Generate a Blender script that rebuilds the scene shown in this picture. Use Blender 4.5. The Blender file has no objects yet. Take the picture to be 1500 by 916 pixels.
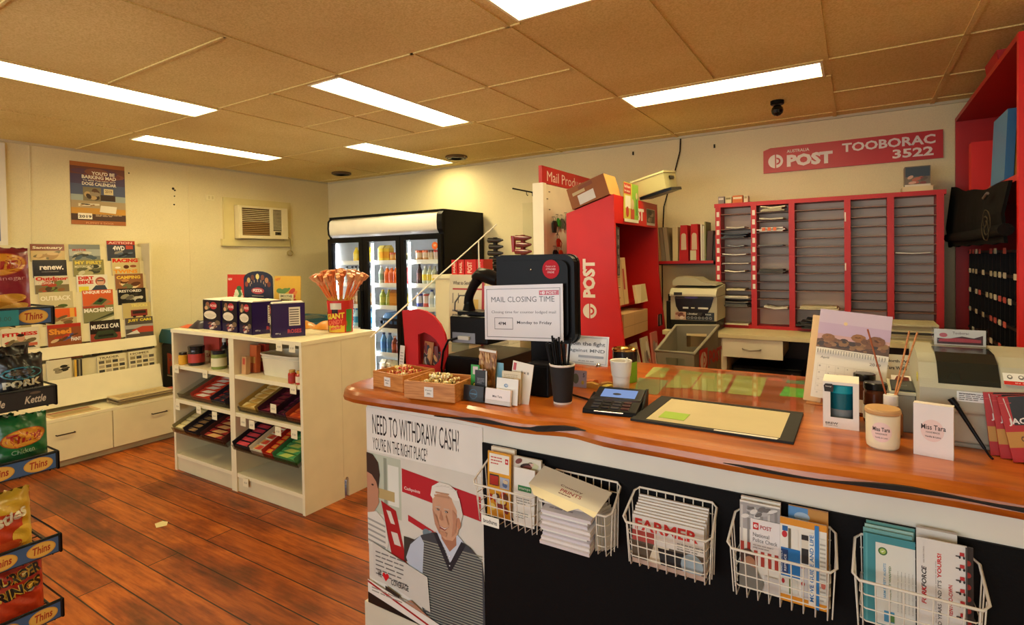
import bpy, math, random
from mathutils import Vector as V, Matrix as Mx
R = random.Random(7)
SC = bpy.context.scene
C = SC.collection
PI = math.pi


def lin(h):
    if not isinstance(h, str):
        return h
    o = []
    for i in (0, 2, 4):
        c = int(h[i:i + 2], 16) / 255
        o.append(c / 12.92 if c <= .04045 else ((c + .055) / 1.055) ** 2.4)
    return tuple(o)


def shade(h, k):
    return tuple(min(1, c * k) for c in lin(h))


# ------------------------------------------------------------------ materials
MATS = {}
SPEC = {  # rough, metallic, coat, bump strength, bump scale
    'matte': (.75, 0, 0, 0, 0), 'paper': (.55, 0, 0, 0, 0), 'satin': (.38, 0, 0, 0, 0),
    'gloss': (.2, 0, .12, 0, 0), 'foil': (.32, 0, .2, .2, 28), 'metal': (.35, .9, 0, 0, 0),
    'chrome': (.14, 1, 0, 0, 0), 'plastic': (.3, 0, 0, .02, 300), 'dullplastic': (.5, 0, 0, .04, 250),
    'card': (.65, 0, 0, .05, 120), 'paint': (.45, 0, 0, .03, 60), 'black': (.55, 0, 0, .05, 200),
    'fabric': (.9, 0, 0, .3, 420), 'laminate': (.42, 0, 0, .02, 40), 'melamine': (.4, 0, 0, .01, 30),
}


def nodes(name):
    m = bpy.data.materials.new(name)
    m.use_nodes = True
    nt = m.node_tree
    nt.nodes.clear()
    o = nt.nodes.new('ShaderNodeOutputMaterial')
    p = nt.nodes.new('ShaderNodeBsdfPrincipled')
    nt.links.new(p.outputs[0], o.inputs[0])
    return m, nt, p, o


def noise_node(nt, scale, detail=3, vec=None, rough=.5):
    n = nt.nodes.new('ShaderNodeTexNoise')
    n.inputs['Scale'].default_value = scale
    n.inputs['Detail'].default_value = detail
    n.inputs['Roughness'].default_value = rough
    if vec is not None:
        nt.links.new(vec, n.inputs['Vector'])
    return n


def ramp(nt, fac, stops):
    r = nt.nodes.new('ShaderNodeValToRGB')
    e = r.color_ramp.elements
    while len(e) < len(stops):
        e.new(.5)
    for k, (p, c) in zip(e, stops):
        k.position = p
        k.color = (*lin(c), 1)
    nt.links.new(fac, r.inputs[0])
    return r


def mixc(nt, mode, fac, a, b):
    m = nt.nodes.new('ShaderNodeMix')
    m.data_type = 'RGBA'
    m.blend_type = mode
    for s, x in ((0, fac), (6, a), (7, b)):
        if hasattr(x, 'is_output'):
            nt.links.new(x, m.inputs[s])
        else:
            m.inputs[s].default_value = x if s == 0 else (*lin(x), 1)
    return m.outputs[2]


def pos(nt, scale=(1, 1, 1), obj=False):
    g = nt.nodes.new('ShaderNodeTexCoord' if obj else 'ShaderNodeNewGeometry')
    mp = nt.nodes.new('ShaderNodeMapping')
    mp.inputs['Scale'].default_value = scale
    nt.links.new(g.outputs['Object' if obj else 'Position'], mp.inputs[0])
    return mp.outputs[0]


def bump(nt, p, h, s, d=.01):
    b = nt.nodes.new('ShaderNodeBump')
    b.inputs['Strength'].default_value = s
    b.inputs['Distance'].default_value = d
    nt.links.new(h, b.inputs['Height'])
    nt.links.new(b.outputs[0], p.inputs['Normal'])


def mat(key):
    if key in MATS:
        return MATS[key]
    m, nt, p, o = nodes(key)
    L = nt.links.new
    if key in SPEC:
        ro, me, co, bs, bsc = SPEC[key]
        a = nt.nodes.new('ShaderNodeAttribute')
        a.attribute_name = 'Col'
        n = noise_node(nt, 7, 2, pos(nt, obj=True))
        r = ramp(nt, n.outputs[0], [(.3, 'f7f7f7'), (.7, 'ffffff')])
        L(mixc(nt, 'MULTIPLY', 1.0, a.outputs[0], r.outputs[0]), p.inputs['Base Color'])
        p.inputs['Roughness'].default_value = ro
        p.inputs['Metallic'].default_value = me
        p.inputs['Coat Weight'].default_value = co
        p.inputs['Coat Roughness'].default_value = .08
        p.inputs['Specular IOR Level'].default_value = {'black': .12, 'plastic': .1, 'fabric': .1, 'gloss': .4, 'dullplastic': .3}.get(key, .45)
        if bs:
            bump(nt, p, noise_node(nt, bsc, 2, pos(nt, obj=True)).outputs[0], bs)
    elif key in ('glass', 'acrylic', 'tray'):
        # thin clear sheet: mostly see-through with a grey reflection at grazing angles
        nt.nodes.remove(p)
        t = nt.nodes.new('ShaderNodeBsdfTransparent')
        g = nt.nodes.new('ShaderNodeBsdfGlossy')
        g.inputs['Roughness'].default_value = .03
        t.inputs[0].default_value = {'glass': (.97, .98, .97, 1), 'acrylic': (.93, .94, .93, 1), 'tray': (.72, .70, .66, 1)}[key]
        fr = nt.nodes.new('ShaderNodeFresnel')
        ge = nt.nodes.new('ShaderNodeNewGeometry')   # same reflectance on both faces of a sheet
        mr = nt.nodes.new('ShaderNodeMapRange')
        mr.inputs['To Min'].default_value = 1.16
        mr.inputs['To Max'].default_value = 1 / 1.16
        L(ge.outputs['Backfacing'], mr.inputs['Value'])
        L(mr.outputs[0], fr.inputs[0])
        mx = nt.nodes.new('ShaderNodeMixShader')
        L(fr.outputs[0], mx.inputs[0])
        L(t.outputs[0], mx.inputs[1])
        L(g.outputs[0], mx.inputs[2])
        L(mx.outputs[0], o.inputs[0])
    elif key.startswith('lamp'):
        nt.nodes.remove(p)
        e = nt.nodes.new('ShaderNodeEmission')
        col, st = {'lamp': ('ffeab0', LAMP), 'lamp_fridge': ('f4f8ff', 26), 'lamp_screen': ('8fa6d8', .9)}[key]
        e.inputs[0].default_value = (*lin(col), 1)
        e.inputs[1].default_value = st
        L(e.outputs[0], o.inputs[0])
    elif key == 'floorwood':
        mp = nt.nodes.new('ShaderNodeTexBrick')
        L(pos(nt), mp.inputs['Vector'])
        mp.offset = .37
        for k, v in (('Scale', 1), ('Mortar Size', .0035), ('Mortar Smooth', .3), ('Bias', 0), ('Brick Width', 2.9), ('Row Height', .142)):
            mp.inputs[k].default_value = v
        mp.inputs['Color1'].default_value = (*lin('cc7428'), 1)
        mp.inputs['Color2'].default_value = (*lin('984e18'), 1)
        mp.inputs['Mortar'].default_value = (*lin('22120a'), 1)
        g = noise_node(nt, 3, 6, pos(nt, (1.2, 14, 1)), .65)
        gr = ramp(nt, g.outputs[0], [(.28, '7a5238'), (.5, 'd8c0a8'), (.72, 'ffffff')])
        c1 = mixc(nt, 'MULTIPLY', .85, mp.outputs[0], gr.outputs[0])
        s = noise_node(nt, 1.5, 5, pos(nt, (1.0, 2.6, 1)), .6)
        sr = ramp(nt, s.outputs[0], [(.36, '3c2418'), (.46, 'b89c88'), (.55, 'ffffff')])
        L(mixc(nt, 'MULTIPLY', .7, c1, sr.outputs[0]), p.inputs['Base Color'])
        p.inputs['Roughness'].default_value = .42
        p.inputs['Specular IOR Level'].default_value = .3
        p.inputs['Coat Weight'].default_value = .06
        p.inputs['Coat Roughness'].default_value = .2
        bump(nt, p, mp.outputs['Fac'], -.4, .003)
    elif key == 'slabwood':
        w = noise_node(nt, 2.2, 7, pos(nt, (1.3, 9, 9)), .62)
        r = ramp(nt, w.outputs[0], [(.26, '7a3309'), (.45, 'b05a17'), (.6, 'c26c20'), (.78, 'd68a38')])
        b = noise_node(nt, .9, 3, pos(nt, (.9, 3, 3)))
        r2 = ramp(nt, b.outputs[0], [(.35, 'b98a66'), (.6, 'ffffff')])
        L(mixc(nt, 'MULTIPLY', .75, r.outputs[0], r2.outputs[0]), p.inputs['Base Color'])
        p.inputs['Roughness'].default_value = .3
        p.inputs['Coat Weight'].default_value = .35
        p.inputs['Coat Roughness'].default_value = .09
    elif key == 'boxwood':
        w = noise_node(nt, 6, 6, pos(nt, (1.5, 8, 26), True), .6)
        r = ramp(nt, w.outputs[0], [(.3, '9c5b26'), (.5, 'c07c3c'), (.75, 'd79a58')])
        L(r.outputs[0], p.inputs['Base Color'])
        p.inputs['Roughness'].default_value = .4
    elif key == 'ceilingtile':
        n = noise_node(nt, 130, 3, pos(nt), .7)
        r = ramp(nt, n.outputs[0], [(.38, 'dcc478'), (.6, 'f4e09a')])
        b = noise_node(nt, .8, 3, pos(nt))
        r2 = ramp(nt, b.outputs[0], [(.3, 'e6dccb'), (.7, 'ffffff')])
        L(mixc(nt, 'MULTIPLY', 1.0, r.outputs[0], r2.outputs[0]), p.inputs['Base Color'])
        p.inputs['Roughness'].default_value = .9
        bump(nt, p, n.outputs[0], .12, .004)
    elif key == 'wallpaint':
        n = noise_node(nt, 1.3, 4, pos(nt))
        r = ramp(nt, n.outputs[0], [(.3, 'dccd9c'), (.7, 'e6d8aa')])
        f = noise_node(nt, 190, 2, pos(nt))
        r2 = ramp(nt, f.outputs[0], [(.3, 'f4f4f4'), (.6, 'ffffff')])
        L(mixc(nt, 'MULTIPLY', 1.0, r.outputs[0], r2.outputs[0]), p.inputs['Base Color'])
        p.inputs['Roughness'].default_value = .6
        bump(nt, p, f.outputs[0], .06, .002)
    MATS[key] = m
    return m


# ------------------------------------------------------------------ mesh builder
TXT = {}


def text_geo(s, bold):
    k = (s, bold)
    if k not in TXT:
        cu = bpy.data.curves.new('t', 'FONT')
        cu.body = s
        cu.resolution_u = 2
        cu.offset = bold
        ob = bpy.data.objects.new('t', cu)
        C.objects.link(ob)
        me = bpy.data.meshes.new_from_object(ob.evaluated_get(bpy.context.evaluated_depsgraph_get()))
        xs = [v.co.x for v in me.vertices] or [0, 1]
        ys = [v.co.y for v in me.vertices] or [0, 1]
        x0, x1, y0, y1 = min(xs), max(xs), min(ys), max(ys)
        TXT[k] = ([((v.co.x - x0) / max(1e-6, x1 - x0), (v.co.y - y0) / max(1e-6, y1 - y0)) for v in me.vertices], [tuple(p.vertices) for p in me.polygons])
        bpy.data.objects.remove(ob)
        bpy.data.meshes.remove(me)
        bpy.data.curves.remove(cu)
    return TXT[k]


class MB:
    def __init__(s, mat='matte', col='ffffff'):
        s.v, s.f, s.c, s.m, s.sm = [], [], [], [], []
        s.mat, s.col = mat, col
        s.M = Mx.Identity(4)

    def add(s, vs, fs, col=None, mat=None, smooth=False):
        b = len(s.v)
        s.v += [s.M @ V(p) for p in vs]
        c = lin(col or s.col)
        for f in fs:
            s.f.append(tuple(b + i for i in f))
            s.c.append(c)
            s.m.append(mat or s.mat)
            s.sm.append(smooth)
        return s

    def box(s, x0, x1, y0, y1, z0, z1, col=None, mat=None):
        vs = [(x, y, z) for z in (z0, z1) for y in (y0, y1) for x in (x0, x1)]
        return s.add(vs, [(0, 2, 3, 1), (4, 5, 7, 6), (0, 1, 5, 4), (2, 6, 7, 3), (0, 4, 6, 2), (1, 3, 7, 5)], col, mat)

    def prism(s, pts, ax, d0, d1, col=None, mat=None, smooth=False):
        """pts 2d polygon extruded along axis ax from d0 to d1 (pts in the two other axes, in order)"""
        def mk(p, d):
            return {'x': (d, p[0], p[1]), 'y': (p[0], d, p[1]), 'z': (p[0], p[1], d)}[ax]
        n = len(pts)
        vs = [mk(p, d0) for p in pts] + [mk(p, d1) for p in pts]
        fs = [tuple(range(n - 1, -1, -1)), tuple(range(n, 2 * n))]
        s.add(vs, fs, col, mat)
        return s.add(vs, [(i, (i + 1) % n, n + (i + 1) % n, n + i) for i in range(n)], col, mat, smooth)

    def hexa(s, vs, col=None, mat=None):
        """8 corners: bottom ring then top ring"""
        return s.add(vs, [(3, 2, 1, 0), (4, 5, 6, 7), (0, 1, 5, 4), (1, 2, 6, 5), (2, 3, 7, 6), (3, 0, 4, 7)], col, mat)

    def tube(s, pts, r, col=None, n=6, closed=False, mat=None):
        pts = [V(p) for p in pts]
        k = len(pts)
        vs = []
        up = None
        for i, p in enumerate(pts):
            a = pts[(i - 1) % k] if (i > 0 or closed) else p
            b = pts[(i + 1) % k] if (i < k - 1 or closed) else p
            t = (b - a).normalized()
            if up is None:
                up = t.orthogonal().normalized()
            x = (up - t * up.dot(t))
            x = x.normalized() if x.length > 1e-6 else t.orthogonal().normalized()
            up = x
            y = t.cross(x)
            rr = r[i] if isinstance(r, (list, tuple)) else r
            vs += [p + (x * math.cos(2 * PI * j / n) + y * math.sin(2 * PI * j / n)) * rr for j in range(n)]
        fs = []
        for i in range(k if closed else k - 1):
            q = (i + 1) % k
            fs += [(i * n + j, i * n + (j + 1) % n, q * n + (j + 1) % n, q * n + j) for j in range(n)]
        s.add(vs, fs, col, mat, True)
        if not closed:
            s.add(vs[:n], [tuple(range(n - 1, -1, -1))], col, mat)
            s.add(vs[-n:], [tuple(range(n))], col, mat)
        return s

    def lathe(s, prof, cx, cy, z0=0, col=None, n=20, mat=None, cols=None, sx=1, sy=1):
        vs = []
        for r, z in prof:
            vs += [(cx + sx * r * math.cos(2 * PI * j / n), cy + sy * r * math.sin(2 * PI * j / n), z0 + z) for j in range(n)]
        for i in range(len(prof) - 1):
            s.add([vs[i * n + j] for j in range(n)] + [vs[(i + 1) * n + j] for j in range(n)],
                  [(j, (j + 1) % n, n + (j + 1) % n, n + j) for j in range(n)], cols[i] if cols else col, mat, True)
        if prof[0][0] > 1e-5:
            s.add(vs[:n], [tuple(range(n - 1, -1, -1))], cols[0] if cols else col, mat)
        if prof[-1][0] > 1e-5:
            s.add(vs[-n:], [tuple(range(n))], cols[-1] if cols else col, mat)
        return s

    def ball(s, c, r, col=None, n=10, mat=None, k=(1, 1, 1)):
        return s.lathe([(math.sin(PI * i / 6) * r * k[0] + (1e-6 if i in (0, 6) else 0), -math.cos(PI * i / 6) * r * k[2]) for i in range(7)], c[0], c[1], c[2], col, n, mat)

    def fr(s, o, r, u, disp=None):
        return Fr(s, V(o), V(r).normalized(), V(u).normalized(), disp)

    def mesh(s, name, inv=None):
        me = bpy.data.meshes.new(name)
        vs = [inv @ p for p in s.v] if inv is not None else s.v
        me.from_pydata([tuple(p) for p in vs], [], s.f)
        keys = []
        for k in s.m:
            if k not in keys:
                keys.append(k)
        for k in keys:
            me.materials.append(mat(k))
        me.polygons.foreach_set('material_index', [keys.index(k) for k in s.m])
        me.polygons.foreach_set('use_smooth', s.sm)
        a = me.color_attributes.new('Col', 'FLOAT_COLOR', 'CORNER')
        buf = []
        for p, c in zip(me.polygons, s.c):
            buf += [c[0], c[1], c[2], 1.0] * p.loop_total
        a.data.foreach_set('color', buf)
        me.update()
        return me

    def part(s, name, parent, label=None, bevel=0):
        # parents are never scaled, so their matrix comes straight from their own transform
        w = wm(parent).inverted()
        o = bpy.data.objects.new(name, s.mesh(name, w))
        C.objects.link(o)
        o.parent = parent
        if label:
            o['label'] = label
        bev(o, bevel)
        return o

    def solo(s, name, label, cat, group=None, bevel=0, kind=None):
        xs = [p.x for p in s.v]
        ys = [p.y for p in s.v]
        b = V(((min(xs) + max(xs)) / 2, (min(ys) + max(ys)) / 2, min(p.z for p in s.v)))
        o = bpy.data.objects.new(name, s.mesh(name, Mx.Translation(-b)))
        o.location = b
        C.objects.link(o)
        tag(o, label, cat, group, kind)
        bev(o, bevel)
        return o


def bev(o, w):
    if w:
        b = o.modifiers.new('bevel', 'BEVEL')
        b.width = w
        b.segments = 2
        b.limit_method = 'ANGLE'
        b.angle_limit = .7


def wm(o):
    m = Mx.LocRotScale(o.location, o.rotation_euler, None)
    return wm(o.parent) @ m if o.parent else m


def tag(o, label, cat, group=None, kind=None):
    o['label'] = label
    o['category'] = cat
    if group:
        o['group'] = group
    if kind:
        o['kind'] = kind
    return o


def T(name, label, cat, loc=(0, 0, 0), rz=0, group=None):
    o = bpy.data.objects.new(name, None)
    o.empty_display_size = .05
    o.location = loc
    o.rotation_euler = rz if isinstance(rz, tuple) else (0, 0, rz)
    C.objects.link(o)
    return tag(o, label, cat, group)


def dup(root, loc, rz=0, label=None, group=None):
    r = root.copy()
    C.objects.link(r)
    r.location = loc
    r.rotation_euler = rz if isinstance(rz, tuple) else (0, 0, rz)
    if label:
        r['label'] = label
    if group:
        r['group'] = group
    for ch in list(root.children):
        c = ch.copy()
        C.objects.link(c)
        c.parent = r
        for g in ch.children:
            d = g.copy()
            C.objects.link(d)
            d.parent = c
    return r


def struct(name, mb, label=None):
    o = bpy.data.objects.new(name, mb.mesh(name))
    C.objects.link(o)
    o['kind'] = 'structure'
    if label:
        o['label'] = label
    return o


class Fr:
    """a drawing frame: 2d shapes laid on a real surface at o, spanned by r (right) and u (up)"""

    def __init__(s, mb, o, r, u, disp):
        s.mb, s.o, s.r, s.u, s.n, s.disp = mb, o, r, u, r.cross(u), disp
        s.k = 0
        s.step = .00012

    def pt(s, x, y, l=0):
        d = s.disp(x, y) if s.disp else 0
        return s.o + s.r * x + s.u * y + s.n * (l + d)

    def lift(s, l):
        if l is None:
            s.k += 1
            return .0003 + s.step * s.k
        return l

    def slab(s, w, h, t, col, mat=None, x=0, y=0):
        p = [s.o + s.r * a + s.u * b + s.n * d for d in (-t, 0) for a, b in ((x, y), (x + w, y), (x + w, y + h), (x, y + h))]
        s.mb.add(p, [(3, 2, 1, 0), (4, 5, 6, 7), (0, 1, 5, 4), (1, 2, 6, 5), (2, 3, 7, 6), (3, 0, 4, 7)], col, mat)
        return s

    def poly(s, pts, col, l=None, mat=None):
        l = s.lift(l)
        s.mb.add([s.pt(x, y, l) for x, y in pts], [tuple(range(len(pts)))], col, mat)
        return s

    def rect(s, x, y, w, h, col, l=None, mat=None):
        return s.poly([(x, y), (x + w, y), (x + w, y + h), (x, y + h)], col, l, mat)

    def ell(s, cx, cy, a, b, col, l=None, rot=0, n=20, mat=None):
        l = s.lift(l)
        c, q = math.cos(rot), math.sin(rot)
        ring = [(a * math.cos(2 * PI * i / n), b * math.sin(2 * PI * i / n)) for i in range(n)]
        f = (.2, .4, .6, .8, 1) if s.disp else (1,)
        vs = [s.pt(cx, cy, l)] if s.disp else []
        for k in f:
            vs += [s.pt(cx + (x * c - y * q) * k, cy + (x * q + y * c) * k, l) for x, y in ring]
        if s.disp:
            fs = [(0, 1 + i, 1 + (i + 1) % n) for i in range(n)]
            for q in range(0, 4 * n, n):
                fs += [(1 + q + i, 1 + q + n + i, 1 + q + n + (i + 1) % n, 1 + q + (i + 1) % n) for i in range(n)]
        else:
            fs = [tuple(range(n))]
        s.mb.add(vs, fs, col, mat)
        return s

    def text(s, t, x, y, w, h, col, bold=.012, l=None, rot=0, mat=None, skew=0):
        l = s.lift(l)
        vs, fs = text_geo(t, bold)
        c, q = math.cos(rot), math.sin(rot)
        out = []
        for a, b in vs:
            a, b = a * w + skew * b * h, b * h
            out.append(s.pt(x + a * c - b * q, y + a * q + b * c, l))
        s.mb.add(out, fs, col, mat)
        return s

    def lines(s, x, y, w, h, n, col, seed=1):
        """small print too fine to read: thin rules"""
        rr = random.Random(seed)
        st = h / n
        l = s.lift(None)
        for i in range(n):
            a = x
            while a < x + w * (1 if i < n - 1 else .6):
                k = min(x + w - a, w * rr.uniform(.1, .28))
                s.rect(a, y + h - (i + 1) * st + st * .25, k * .85, st * .4, col, l)
                a += k
        return s

    def blobs(s, x, y, w, h, n, cols, seed=1, sz=.3):
        rr = random.Random(seed)
        for i in range(n):
            a, b = w * sz * rr.uniform(.35, .6), h * sz * rr.uniform(.35, .6)
            s.ell(x + rr.uniform(a, max(a, w - a)), y + rr.uniform(b, max(b, h - b)), a, b, cols[i % len(cols)], rot=rr.uniform(-.0, .6) if a < w * .2 else 0, n=10)
        return s

    def postlogo(s, cx, cy, r, fg, bg, l=None):
        """round post emblem: disc with a slit and an inner half ring"""
        s.ell(cx, cy, r, r, fg, l)
        s.rect(cx - r * .08, cy - r, r * .16, r * 2, bg)
        s.poly([(cx + r * .12, cy - r * .55)] + [(cx + r * .12 + r * .55 * math.cos(a), cy + r * .55 * math.sin(a)) for a in [-.9, -.4, 0, .4, .9]] + [(cx + r * .12, cy + r * .55)], bg)
        s.poly([(cx + r * .12, cy - r * .3)] + [(cx + r * .12 + r * .32 * math.cos(a), cy + r * .32 * math.sin(a)) for a in [-.9, -.4, 0, .4, .9]] + [(cx + r * .12, cy + r * .3)], fg)
        return s


def arc(cx, cy, r, a0, a1, n):
    return [(cx + r * math.cos(a0 + (a1 - a0) * i / n), cy + r * math.sin(a0 + (a1 - a0) * i / n)) for i in range(n + 1)]


ORD = ['first', 'second', 'third', 'fourth', 'fifth', 'sixth', 'seventh', 'eighth', 'ninth', 'tenth', 'eleventh', 'twelfth', 'thirteenth', 'fourteenth']
LAMP, DAY, EXPO = 26.0, 5.5, -0.08
# ------------------------------------------------------------------ the room
XW, XR, YB, YF, ZC = -5.46, 1.05, 4.52, -2.6, 2.42
struct('floor', MB('floorwood').box(XW - .1, XR + .1, YF - .1, YB + .1, -.06, 0), 'worn brown floorboards running along the room')
b = MB('wallpaint')
b.box(XW - .1, XW, YF - .1, YB + .1, 0, ZC)
struct('wall_left', b)
struct('wall_back', MB('wallpaint').box(XW, XR, YB, YB + .1, 0, ZC))
struct('wall_right', MB('wallpaint').box(XR, XR + .1, YF - .1, YB + .1, 0, ZC))
b = MB('wallpaint')   # shop front behind the viewer, with a wide display window
b.box(XW, XR, YF - .1, YF, 0, .55)
b.box(XW, XR, YF - .1, YF, 2.25, ZC)
for x0, x1 in ((XW, -4.9), (-2.35, -2.15), (.7, XR)):
    b.box(x0, x1, YF - .1, YF, .55, 2.25)
struct('wall_front', b)
for i, (x0, x1) in enumerate(((-4.9, -2.35), (-2.15, .7))):
    b = MB('paint', 'e8e4d8')
    for q in ((x0, x0 + .05, .55, 2.25), (x1 - .05, x1, .55, 2.25), (x0 + .05, x1 - .05, .55, .6), (x0 + .05, x1 - .05, 2.2, 2.25)):
        b.box(q[0], q[1], YF - .08, YF - .02, q[2], q[3])
    b.box(x0 + .05, x1 - .05, YF - .053, YF - .047, .6, 2.2, mat='glass')
    struct('window_%d' % (i + 1), b)

# ceiling: sheets between joint strips, with openings for the light troughs
LIGHTS = [(-3.67, -3.38, .83, 1.98), (-2.54, -2.285, 1.98, 3.14), (-1.214, -.142, 3.2, 3.465), (-4.72, -4.46, 2.04, 3.2), (-3.645, -3.375, 3.185, 4.35), (-1.165, -.08, 1.67, 1.938)]
xs = sorted({XW - .1, XR + .1, *[v for l in LIGHTS for v in l[:2]]})
ys = sorted({YF - .1, YB + .1, *[v for l in LIGHTS for v in l[2:]]})
b = MB('ceilingtile')
for x0, x1 in zip(xs, xs[1:]):
    for y0, y1 in zip(ys, ys[1:]):
        cx, cy = (x0 + x1) / 2, (y0 + y1) / 2
        if not any(l[0] < cx < l[1] and l[2] < cy < l[3] for l in LIGHTS):
            b.box(x0, x1, y0, y1, ZC, ZC + .03)
struct('ceiling', b, 'speckled plaster ceiling sheets with joint strips')
b = MB('ceilingtile')


def strip(x0, x1, y0, y1):
    b.box(x0, x1, y0, y1, ZC - .006, ZC + .001)


def clear_y(x, y0, y1):   # strips stop at the light troughs
    segs = [(y0, y1)]
    for l in LIGHTS:
        if l[0] - .02 < x < l[1] + .02:
            segs = [q for s0, s1 in segs for q in ((s0, min(s1, l[2])), (max(s0, l[3]), s1)) if q[1] - q[0] > .02]
    return segs


def clear_x(y, x0, x1):
    segs = [(x0, x1)]
    for l in LIGHTS:
        if l[2] - .02 < y < l[3] + .02:
            segs = [q for s0, s1 in segs for q in ((s0, min(s1, l[0])), (max(s0, l[1]), s1)) if q[1] - q[0] > .02]
    return segs


for x in (-4.44, -3.36, -2.27, -1.225, -.125, .42):
    for y0, y1 in clear_y(x, YF, YB):
        strip(x - .012, x + .012, y0, y1)
for x in (-.665, -1.755, -2.83):
    for y0, y1 in clear_y(x, 1.95, 3.15):
        strip(x - .009, x + .009, y0, y1)
for y in (.74, 1.955, 3.175, 4.37):
    for x0, x1 in clear_x(y, XW, XR):
        strip(x0, x1, y - .005, y + .005)
for y, x0, x1 in ((2.57, -2.27, -1.225), (2.57, -3.36, -2.54), (3.84, -.12, 1.0), (1.36, -3.36, -2.27), (3.75, -3.36, -2.3)):
    strip(x0, x1, y - .006, y + .006)
struct('trim_1', b, 'narrow joint strips across the ceiling')
b = MB('paint', 'c9bd98')
b.box(XW, XR, YB - .018, YB, ZC - .018, ZC)
b.box(XW, XW + .018, YF, YB - .018, ZC - .018, ZC)
struct('trim_2', b, 'thin cornice bead under the ceiling')
b = MB('paint', 'd8ccaa')
b.box(-3.1, XR, YB - .012, YB, 0, .09)
struct('baseboard_back', b)
# vertical cover strips of the wall boards
b = MB('wallpaint')
for y in (1.66, 2.86):
    b.box(XW, XW + .004, y - .004, y + .004, .0, ZC - .02)
struct('trim_3', b)

WHERE = ['nearest the left wall frame, cut by the photo edge', 'second of the front pair, above the drinks shelf aisle', 'crosswise above the red pigeonholes', 'smallest looking, closest to the air conditioner', 'in front of the fridge corner', 'crosswise overhead, cut off by the top of the photo']
for (x0, x1, y0, y1), w in zip(LIGHTS, WHERE):
    t = T('ceiling_light', 'recessed fluorescent ceiling light ' + w, 'light', ((x0 + x1) / 2, (y0 + y1) / 2, ZC), group='recessed ceiling lights')
    b = MB('paint', 'f4ecc8')   # open trough
    g = .012
    b.box(x0, x0 + g, y0, y1, ZC - .004, ZC + .09)
    b.box(x1 - g, x1, y0, y1, ZC - .004, ZC + .09)
    b.box(x0 + g, x1 - g, y0, y0 + g, ZC - .004, ZC + .09)
    b.box(x0 + g, x1 - g, y1 - g, y1, ZC - .004, ZC + .09)
    b.part('frame', t)
    MB('lamp').box(x0 + g, x1 - g, y0 + g, y1 - g, ZC + .03, ZC + .04).part('diffuser', t)

for (x, y), w in (((-4.73, 4.1), 'above the air conditioner corner'), ((-3.16, 4.1), 'above the fridge')):
    t = T('ceiling_vent', 'small round brown ceiling vent ' + w, 'vent', (x, y, ZC - .02))
    MB('paint', '6b5230').lathe([(.1, .0), (.105, .008), (.1, .02)], x, y, ZC - .02).part('rim', t)
    b = MB('paint', '3b2a16')
    for r in (.03, .055, .08):
        b.lathe([(r - .008, -.006), (r + .006, -.006), (r + .006, .0), (r - .008, .0)], x, y, ZC - .02)
    b.part('grille', t)

t = T('security_camera', 'small black dome security camera hanging from the ceiling', 'camera', (-.42, 3.85, ZC - .11))
MB('plastic', '14120f').lathe([(.035, .085), (.04, .09), (.04, .11)], -.42, 3.85, ZC - .11).part('mount', t)
MB('gloss', '0a0908').ball((-.42, 3.85, ZC - .06), .036).part('dome', t)
MB('gloss', '2a2a30').ball((-.428, 3.82, ZC - .068), .014).part('lens', t)

# cable down the back wall
MB('plastic', '17120e').tube([(-1.20, YB - .012, ZC - .02), (-1.205, YB - .014, 2.3), (-1.245, YB - .014, 2.15), (-1.30, YB - .014, 2.0), (-1.34, YB - .014, 1.86), (-1.36, YB - .014, 1.5), (-1.36, YB - .014, .9)], .0055).solo('power_cable', 'black power cable running down the back wall from the ceiling', 'cable')
for i, (x, z) in enumerate(((-1.6, 2.33), (-.94, 2.31))):
    MB('plastic', '2b2114').box(x - .006, x + .006, YB - .008, YB, z - .014, z + .014).solo('wall_clip', 'tiny dark clip on the back wall ' + ('above the beige tub' if i == 0 else 'just beside the cable top'), 'clip')

# ------------------------------------------------------------------ left wall
b = MB('card')
f = b.fr((XW + .002 + .002, 1.916, 1.8), (0, 1, 0), (0, 0, 1))
f.slab(.398, .52, .002, 'a5602c')
f.rect(0, .035, .398, .45, '5a4a58')
f.rect(0, .40, .398, .085, '6b3c34')
f.rect(0, .33, .398, .09, '4a3b58')
f.rect(0, .25, .398, .09, '4e5670')
f.rect(0, .20, .398, .05, '9aa39a')
f.rect(0, .14, .398, .06, 'a8916a')
f.rect(0, .09, .398, .05, 'c08a30')
f.rect(0, .035, .398, .055, '4a3020')
f.blobs(0, .36, .398, .12, 9, ['7a4038', '5c3a4c', '84503c'], 3, .5)
f.text('YOU\'D BE', .15, .42, .17, .03, 'efe6cf', .03)
f.text('BARKING MAD', .08, .385, .25, .03, 'efe6cf', .03)
f.text('TO MISS THE NEW 2019', .085, .365, .24, .012, 'e8dfc8')
f.text('DOGS CALENDAR', .08, .33, .25, .028, 'efe6cf', .03)
f.rect(.085, .2, .13, .115, '7d7052')
f.blobs(.09, .2, .12, .11, 8, ['5a3c22', 'b89a68', '3c2a1c', '94846a'], 5, .4)
f.rect(.21, .205, .11, .05, '3a241a')
f.rect(.235, .26, .07, .05, 'd9c796')
f.text('2019', .245, .275, .05, .025, '6a4a2a')
f.poly([(.05, .15), (.2, .165), (.2, .18), (.05, .175)], 'd8cdb0')
f.poly([(.2, .11), (.32, .10), (.33, .16), (.21, .165)], 'e6dcc0')
f.blobs(.05, .15, .15, .028, 7, ['2c1f18', 'a07a4a'], 9, .3)
f.rect(.045, .045, .1, .05, 'efe6cf')
f.text('2019', .05, .055, .09, .024, '2c1c14', .03)
f.lines(.17, .07, .2, .02, 2, 'd8b890', 4)
f.text('PUPPIES & DOGS', .1, .005, .2, .016, 'e0a070')
b.solo('calendar_poster', 'curled calendar poster with orange edges and a 2019 box on the cream wall', 'poster')

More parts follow.
